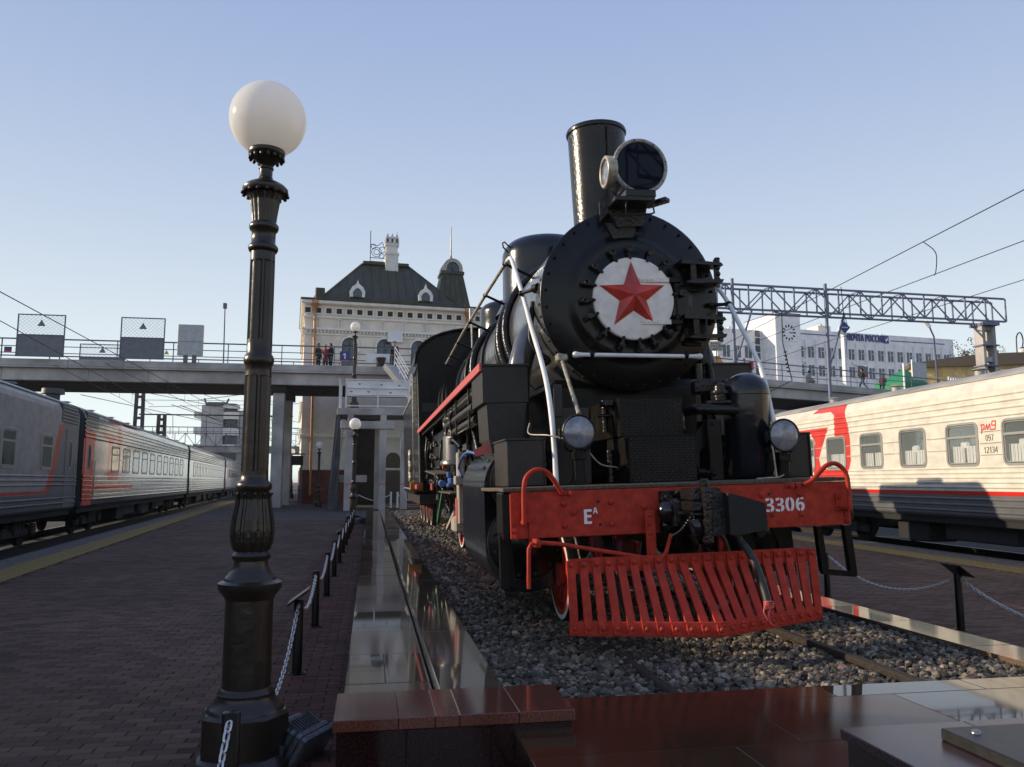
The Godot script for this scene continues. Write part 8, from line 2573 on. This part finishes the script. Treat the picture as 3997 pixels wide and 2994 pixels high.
	for i in 2:
		var wt := thing("overhead_wire", wl[i], "wire", Transform3D(), "overhead wires")
		obj("cable", bm().cyl(ws[i][0], ws[i][1], 0.014, 0.014, 6), M.wire, wt)
		var dp := bm()
		for k in 6:
			var a: Vector3 = ws[i][0].lerp(ws[i][1], 0.45 + 0.09 * k)
			dp.cyl(a, a - Vector3(0, 0.5 + 0.1 * (k % 2), 0), 0.008, 0.008, 5)
		dp.cyl(ws[i][0].lerp(ws[i][1], 0.4) - Vector3(0, 0.55, 0), ws[i][1] - Vector3(0, 0.6, 0), 0.012, 0.012, 5)
		obj("dropper", dp, M.wire, wt)
	for q in [[-21.5, -80.0, 12.5, "concrete catenary mast rising behind the left train"], [-19.4, -79.7, 7.8, "thin short post hanging from the catenary mast's arm on the left"]]:
		var mt := thing("catenary_mast", q[3], "mast", tf(q[0], 0, q[1]))
		var mb := bm()
		for s in [-0.32, 0.32]:
			mb.bar(Vector3(s * 1.3, -0.4, 0), Vector3(s * 0.8, q[2], 0), 0.22, 0.3)
		for k in 12:
			mb.bar(Vector3(-0.3, 0.5 + k * q[2] / 12.5, 0), Vector3(0.3, 0.5 + k * q[2] / 12.5, 0), 0.2, 0.25)
		obj("mast", mb, M.concrete_dark, mt)
		var ar := bm()
		if q[2] < 9.0:
			continue
		ar.bar(Vector3(0, 7.85, 0), Vector3(14, 7.85, 0), 0.1, 0.12)
		ar.bar(Vector3(0, 9.2, 0), Vector3(14, 9.3, 0), 0.04, 0.04)
		ar.bar(Vector3(5.5, 9.3, 0.2), Vector3(9.5, 9.9, 0.2), 0.05, 0.05)
		for k in 4:
			ar.bar(Vector3(3.0 + 3 * k, 7.85, 0), Vector3(3.2 + 3 * k, 5.6, 0.4), 0.04, 0.04)
		obj("arm", ar, M.wire, mt)
	var wires := thing("contact_wire_web", "tangle of thin contact wires under the footbridge above the left train", "wire", Transform3D())
	var wb := bm()
	for q in [[-16, 9.4, -62, -6, 7.0, -110], [-18, 8.8, -70, -5, 8.0, -100], [-20, 7.6, -60, -6, 6.4, -120], [-14, 7.0, -60, -10, 6.6, -140], [-12.5, 6.6, -56, -12, 6.6, -150], [-22, 9.0, -85, -4, 9.2, -80]]:
		wb.cyl(Vector3(q[0], q[1], q[2]), Vector3(q[3], q[4], q[5]), 0.025, 0.025, 5)
	obj("wires", wb, M.wire, wires)

func far_town() -> void:
	var t := thing("far_footbridge", "distant lattice footbridge beyond the station, low on the horizon", "footbridge", tf(0, 0, -100))
	obj("deck", bm().lohi(Vector3(-40, 5.0, -3), Vector3(6, 5.7, 0)), M.concrete, t)
	var lb := bm()
	lattice(lb, Vector3(-40, 5.75, 0.1), Vector3(6, 5.75, 0.1), 1.5, 40, 0.09)
	obj("lattice_railing", lb, M.rail_paint, t)
	for k in 46:
		obj("mesh_post", bm().bar(Vector3(-40 + k, 7.2, -2.8), Vector3(-40 + k, 8.2, -2.8), 0.05, 0.05), M.rail_paint, t)
	obj("mesh_bar", bm().lohi(Vector3(-40, 8.1, -2.85), Vector3(6, 8.2, -2.75)).lohi(Vector3(-40, 7.6, -2.85), Vector3(6, 7.65, -2.75)), M.rail_paint, t)
	for x in [-30.0, -18.0, -2.0]:
		obj("pier", bm().lohi(Vector3(x - 0.4, -0.4, -2), Vector3(x + 0.4, 5, -1)), M.concrete, t)
	var a := thing("apartment_tower", "grey apartment block with round stacked balconies, far behind the trains", "building", tf(-19.4, 0, -112))
	var W := pm("far_wall", Color(0.62, 0.58, 0.55), 0.9, 0, "faint", 0.08)
	obj("wall", bm().lohi(Vector3(-2.9, -0.4, -7), Vector3(-0.1, 11.7, 0)).lohi(Vector3(-0.1, -0.4, -7), Vector3(4.6, 11.1, -0.8)), W, a)
	obj("roof", bm().lohi(Vector3(-2.2, 11.7, -6), Vector3(0.3, 12.1, 0.3)).bar(Vector3(-2.3, 11.7, 0), Vector3(-2.6, 12.6, 0), 0.2, 0.2).bar(Vector3(0.2, 11.9, 0), Vector3(0.5, 12.6, 0), 0.2, 0.2), M.rail_paint, a)
	for k in 5:
		var y := 1.2 + 2.15 * k
		obj("balcony", bm().at(tf(0.9, y, 0)).lathe([Vector2(0, 0), Vector2(1.05, 0), Vector2(1.05, 0.95), Vector2(0.95, 0.95), Vector2(0.95, 0.1)], 18, 0.4), M.stucco_light, a)
		obj("loggia", bm().at(tf(0.9, y + 0.9, 0)).cyl(Vector3.ZERO, Vector3(0, 1.2, 0), 0.75, 0.75, 12), M.shutter, a)
		obj("side_balcony", bm().lohi(Vector3(-3.8, y + 0.2, -5), Vector3(-2.9, y + 1.0, 0.2)), M.stucco_light, a)
		for z in [2.3, 3.5]:
			obj("window", bm().lohi(Vector3(z, y + 0.5, -0.82), Vector3(z + 0.7, y + 1.5, -0.78)), M.blue_pane, a)
	obj("canopy", bm().at(tf(0.9, 11.2, 0)).lathe([Vector2(1.1, 0), Vector2(1.1, 0.5), Vector2(0, 0.6)], 18, 0.3), M.stucco_light, a)
	struct(flat("hill", [Vector2(37, -60.2), Vector2(46, -58.5), Vector2(300, -58), Vector2(300, -400), Vector2(37, -400)], -0.5, 8.75, M.concrete))
	# along the right-hand end of the footbridge
	var d := Vector3(0.9458, 0, -0.3247)
	var T := func(s: float, y: float, back: float) -> Transform3D: 
		var k := 1.0 + back / 40.7
		var p := (Vector3(27.825, 0, -52.635) + d * s) * k
		return Transform3D(Basis(d, Vector3.UP, Vector3(0.3247, 0, 0.9458)), Vector3(p.x, y, p.z))
	var tn := thing("green_tent", "green pyramid market tent behind the right railing", "tent", T.call(14.6, 8.8, 2.2))
	var tb := bm()
	var b4 := [Vector3(-1.6, 0.9, 1.4), Vector3(1.6, 0.9, 1.4), Vector3(1.6, 0.9, -1.4), Vector3(-1.6, 0.9, -1.4)]
	for i in 4:
		tb.tri(b4[i], b4[(i + 1) % 4], Vector3(0.5, 2.3, 0))
		tb.quad(b4[i] - Vector3(0, 0.9, 0), b4[(i + 1) % 4] - Vector3(0, 0.9, 0), b4[(i + 1) % 4], b4[i])
	obj("canopy", tb, M.tent_green, tn)
	obj("tent_pole", bm().bar(Vector3(-1.62, 0, 1.42), Vector3(-1.62, 2.4, 1.42), 0.12, 0.12), M.white_tile, tn)
	var gp := thing("advertising_stand", "plain grey metal panel beside the green tent", "board", T.call(16.95, 8.8, 1.2))
	obj("panel", bm().lohi(Vector3(-0.9, 0.3, -0.1), Vector3(0.9, 2.7, 0.1), 0.02), M.grey_box, gp)
	obj("leg", bm().lohi(Vector3(-0.95, 0, -0.05), Vector3(-0.85, 2.9, 0.05)), M.white_tile, gp)
	var kb := thing("yellow_kiosk", "yellow kiosk with a curved brown roof behind the right train", "kiosk", T.call(24.2, 8.8, 4.0) * Transform3D(Basis(Vector3.UP, -0.75), Vector3.ZERO))
	obj("wall", bm().lohi(Vector3(-5.2, 0, -3), Vector3(5, 3.6, 0), 0.02), M.kiosk_yellow, kb)
	var ro := []
	for i in 13:
		ro.append(Vector2(-5.5 + 11.0 * i / 12.0, 3.6 + 1.1 * sin(PI * (0.1 + 0.5 * i / 12.0))))
	ro.append(Vector2(5.5, 3.6))
	ro.append(Vector2(-5.5, 3.6))
	obj("roof", bm().prism(ro, -3.3, 0.5), pm("brown_roof", Color(0.12, 0.08, 0.05), 0.5), kb)
	obj("shop_window", bm().lohi(Vector3(2.4, 1.8, 0.0), Vector3(4.4, 3.2, 0.05)), M.curtain, kb)
	var sl := thing("street_lamp", "plain grey street lamp with bent arm beside the grey panel", "street lamp", T.call(18.9, 8.8, 0.8))
	obj("pole", bm().tube([Vector3(0.5, 0, 0), Vector3(0.35, 3.0, 0), Vector3(0.3, 5.0, 0), Vector3(-0.3, 5.9, 0)], 0.07, 8), M.rail_paint, sl)
	obj("lamp_head", bm().bar(Vector3(-0.2, 5.8, 0), Vector3(-0.75, 6.25, 0), 0.25, 0.15), M.white_tile, sl)
	var cl := thing("curled_lamp", "curled black lamp with a small white globe at the right edge", "street lamp", T.call(31.6, 8.8, 2.0))
	obj("pole", bm().tube(smooth([Vector3(-0.4, 0, 0), Vector3(-0.4, 5.5, 0), Vector3(-0.2, 6.6, 0), Vector3(0.4, 6.9, 0), Vector3(0.75, 6.3, 0), Vector3(0.6, 5.6, 0)], 5), 0.06, 8), M.lamp_iron, cl)
	obj("glass_globe", bm().ball(Vector3(0.6, 5.1, 0), 0.4, 14), M.globe, cl)
	obj("cap", bm().ball(Vector3(0.6, 5.4, 0), 0.28, 10, 0.6), M.lamp_iron, cl)
	var wf := thing("white_railing", "ornate white cast railing on the plaza behind the right train", "railing", T.call(20.8, 9.3, 0.6))
	for k in 34:
		obj("baluster", bm().bar(Vector3(0.35 * k, 0.0, 0), Vector3(0.35 * k, 1.1, 0), 0.09, 0.09), M.white_tile, wf)
	for y in [0.1, 0.75, 1.1]:
		obj("rail_bar", bm().bar(Vector3(0, y, 0), Vector3(11.6, y, 0), 0.08, 0.08), M.white_tile, wf)
	var py := thing("street_clock", "tall white banner column with a round clock behind the right railing", "street clock", T.call(8.0, 8.75, 1.6))
	obj("column", bm().lohi(Vector3(-0.14, 0, -0.15), Vector3(0.1, 4.9, 0.15)), M.white_tile, py)
	obj("blue_edge", bm().prism([Vector2(0.1, 2.4), Vector2(0.22, 2.6), Vector2(0.26, 3.8), Vector2(0.18, 5.2), Vector2(-0.1, 5.6), Vector2(0.1, 4.9)], -0.1, 0.1), M.blue_sign, py)
	obj("clock", bm().at(Transform3D(FWD, Vector3(-0.3, 4.75, 0.1))).lathe([Vector2(0.33, -0.1), Vector2(0.33, 0.08), Vector2(0, 0.09)], 20, 0.3), M.white_tile, py)
	var bb := thing("notice_board", "red and grey notice board behind the right railing", "sign", T.call(9.95, 8.8, 1.6))
	obj("board", bm().lohi(Vector3(-0.6, 1.35, 0), Vector3(0.65, 2.0, 0.05)), M.grey_board, bb)
	obj("red_band", bm().lohi(Vector3(-0.6, 1.1, 0), Vector3(0.65, 1.34, 0.05)), pm("brick_band", Color(0.3, 0.09, 0.05), 0.8), bb)
	obj("post", bm().bar(Vector3(0.55, 0, -0.05), Vector3(0.55, 2.1, -0.05), 0.08, 0.08), M.white_tile, bb)
	var ks := thing("contact_sign", "pale sign lettered for the end of contact wire, beside the smokebox", "sign", tf(24.85, 11.5, -55))
	obj("board", bm().lohi(Vector3(-0.55, -0.36, 0), Vector3(0.55, 0.36, 0.04)), pm("old_sign", Color(0.6, 0.56, 0.46), 0.7), ks)
	var lines := ["КОНЕЦ", "КОНТАКТНОЙ", "ПОДВЕСКИ"]
	for i in 3:
		words("sign_lettering", lines[i], 0.17, M.rubber, ks, Transform3D(Basis(), Vector3(0, 0.2 - 0.21 * i, 0.045)), true, [0.95, 0.75, 0.85][i])
	obj("post", bm().cyl(Vector3(0.1, -3.0, -0.05), Vector3(0.1, 0.4, -0.05), 0.04, 0.04, 8), M.wire, ks)
	var aw := thing("orange_awning", "small stall with an orange awning seen beside the smokebox", "stall", tf(24.9, 8.8, -57))
	obj("wall", bm().lohi(Vector3(-1.0, 0, -2), Vector3(1.2, 1.7, 0)), M.white_tile, aw)
	obj("awning", bm().prism([Vector2(-1.0, 1.7), Vector2(1.2, 1.7), Vector2(0.9, 2.2), Vector2(-0.7, 2.2)], -1.0, 0.6), M.orange_paint, aw)
	var tr := thing("bare_tree", "thin brown autumn tree behind the yellow kiosk", "tree", T.call(25.3, 9.2, 7.5))
	var tk := bm().cyl(Vector3.ZERO, Vector3(0.1, 4.0, 0), 0.16, 0.09, 8)
	var r := RandomNumberGenerator.new()
	r.seed = 77
	var tips := []
	for i in 26:
		var p := Vector3(0.05, 2.0 + 2.0 * r.randf(), 0)
		var q := p + Vector3(r.randf_range(-2.4, 2.4), r.randf_range(0.6, 2.6), r.randf_range(-2, 2))
		tk.cyl(p, q, 0.05, 0.02, 5, false)
		for k in 4:
			var e := q.lerp(p, r.randf() * 0.6)
			var g := e + Vector3(r.randf_range(-0.7, 0.7), r.randf_range(0.0, 0.9), r.randf_range(-0.7, 0.7))
			tk.cyl(e, g, 0.02, 0.01, 4, false)
			tips.append(g)
	obj("trunk", tk, M.bark, tr)
	var lf := bm()
	for g in tips:
		for k in 26:
			var c: Vector3 = g + Vector3(r.randfn() * 0.28, r.randfn() * 0.22, r.randfn() * 0.28)
			var x := Vector3(r.randf() - 0.5, r.randf() - 0.5, r.randf() - 0.5).normalized() * 0.09
			var y := x.cross(Vector3(r.randf() - 0.5, r.randf() - 0.5, r.randf() - 0.5)).normalized() * 0.06
			lf.quad(c - x, c - y, c + x, c + y)
	obj("crown", lf, M.leaf, tr)

func _ready() -> void:
	rng.seed = 4711
	setup()
	materials()
	ground()
	footbridge()
	station()
	post_office()
	trains()
	engine()
	street()
	gantry()
	far_town()
	people()
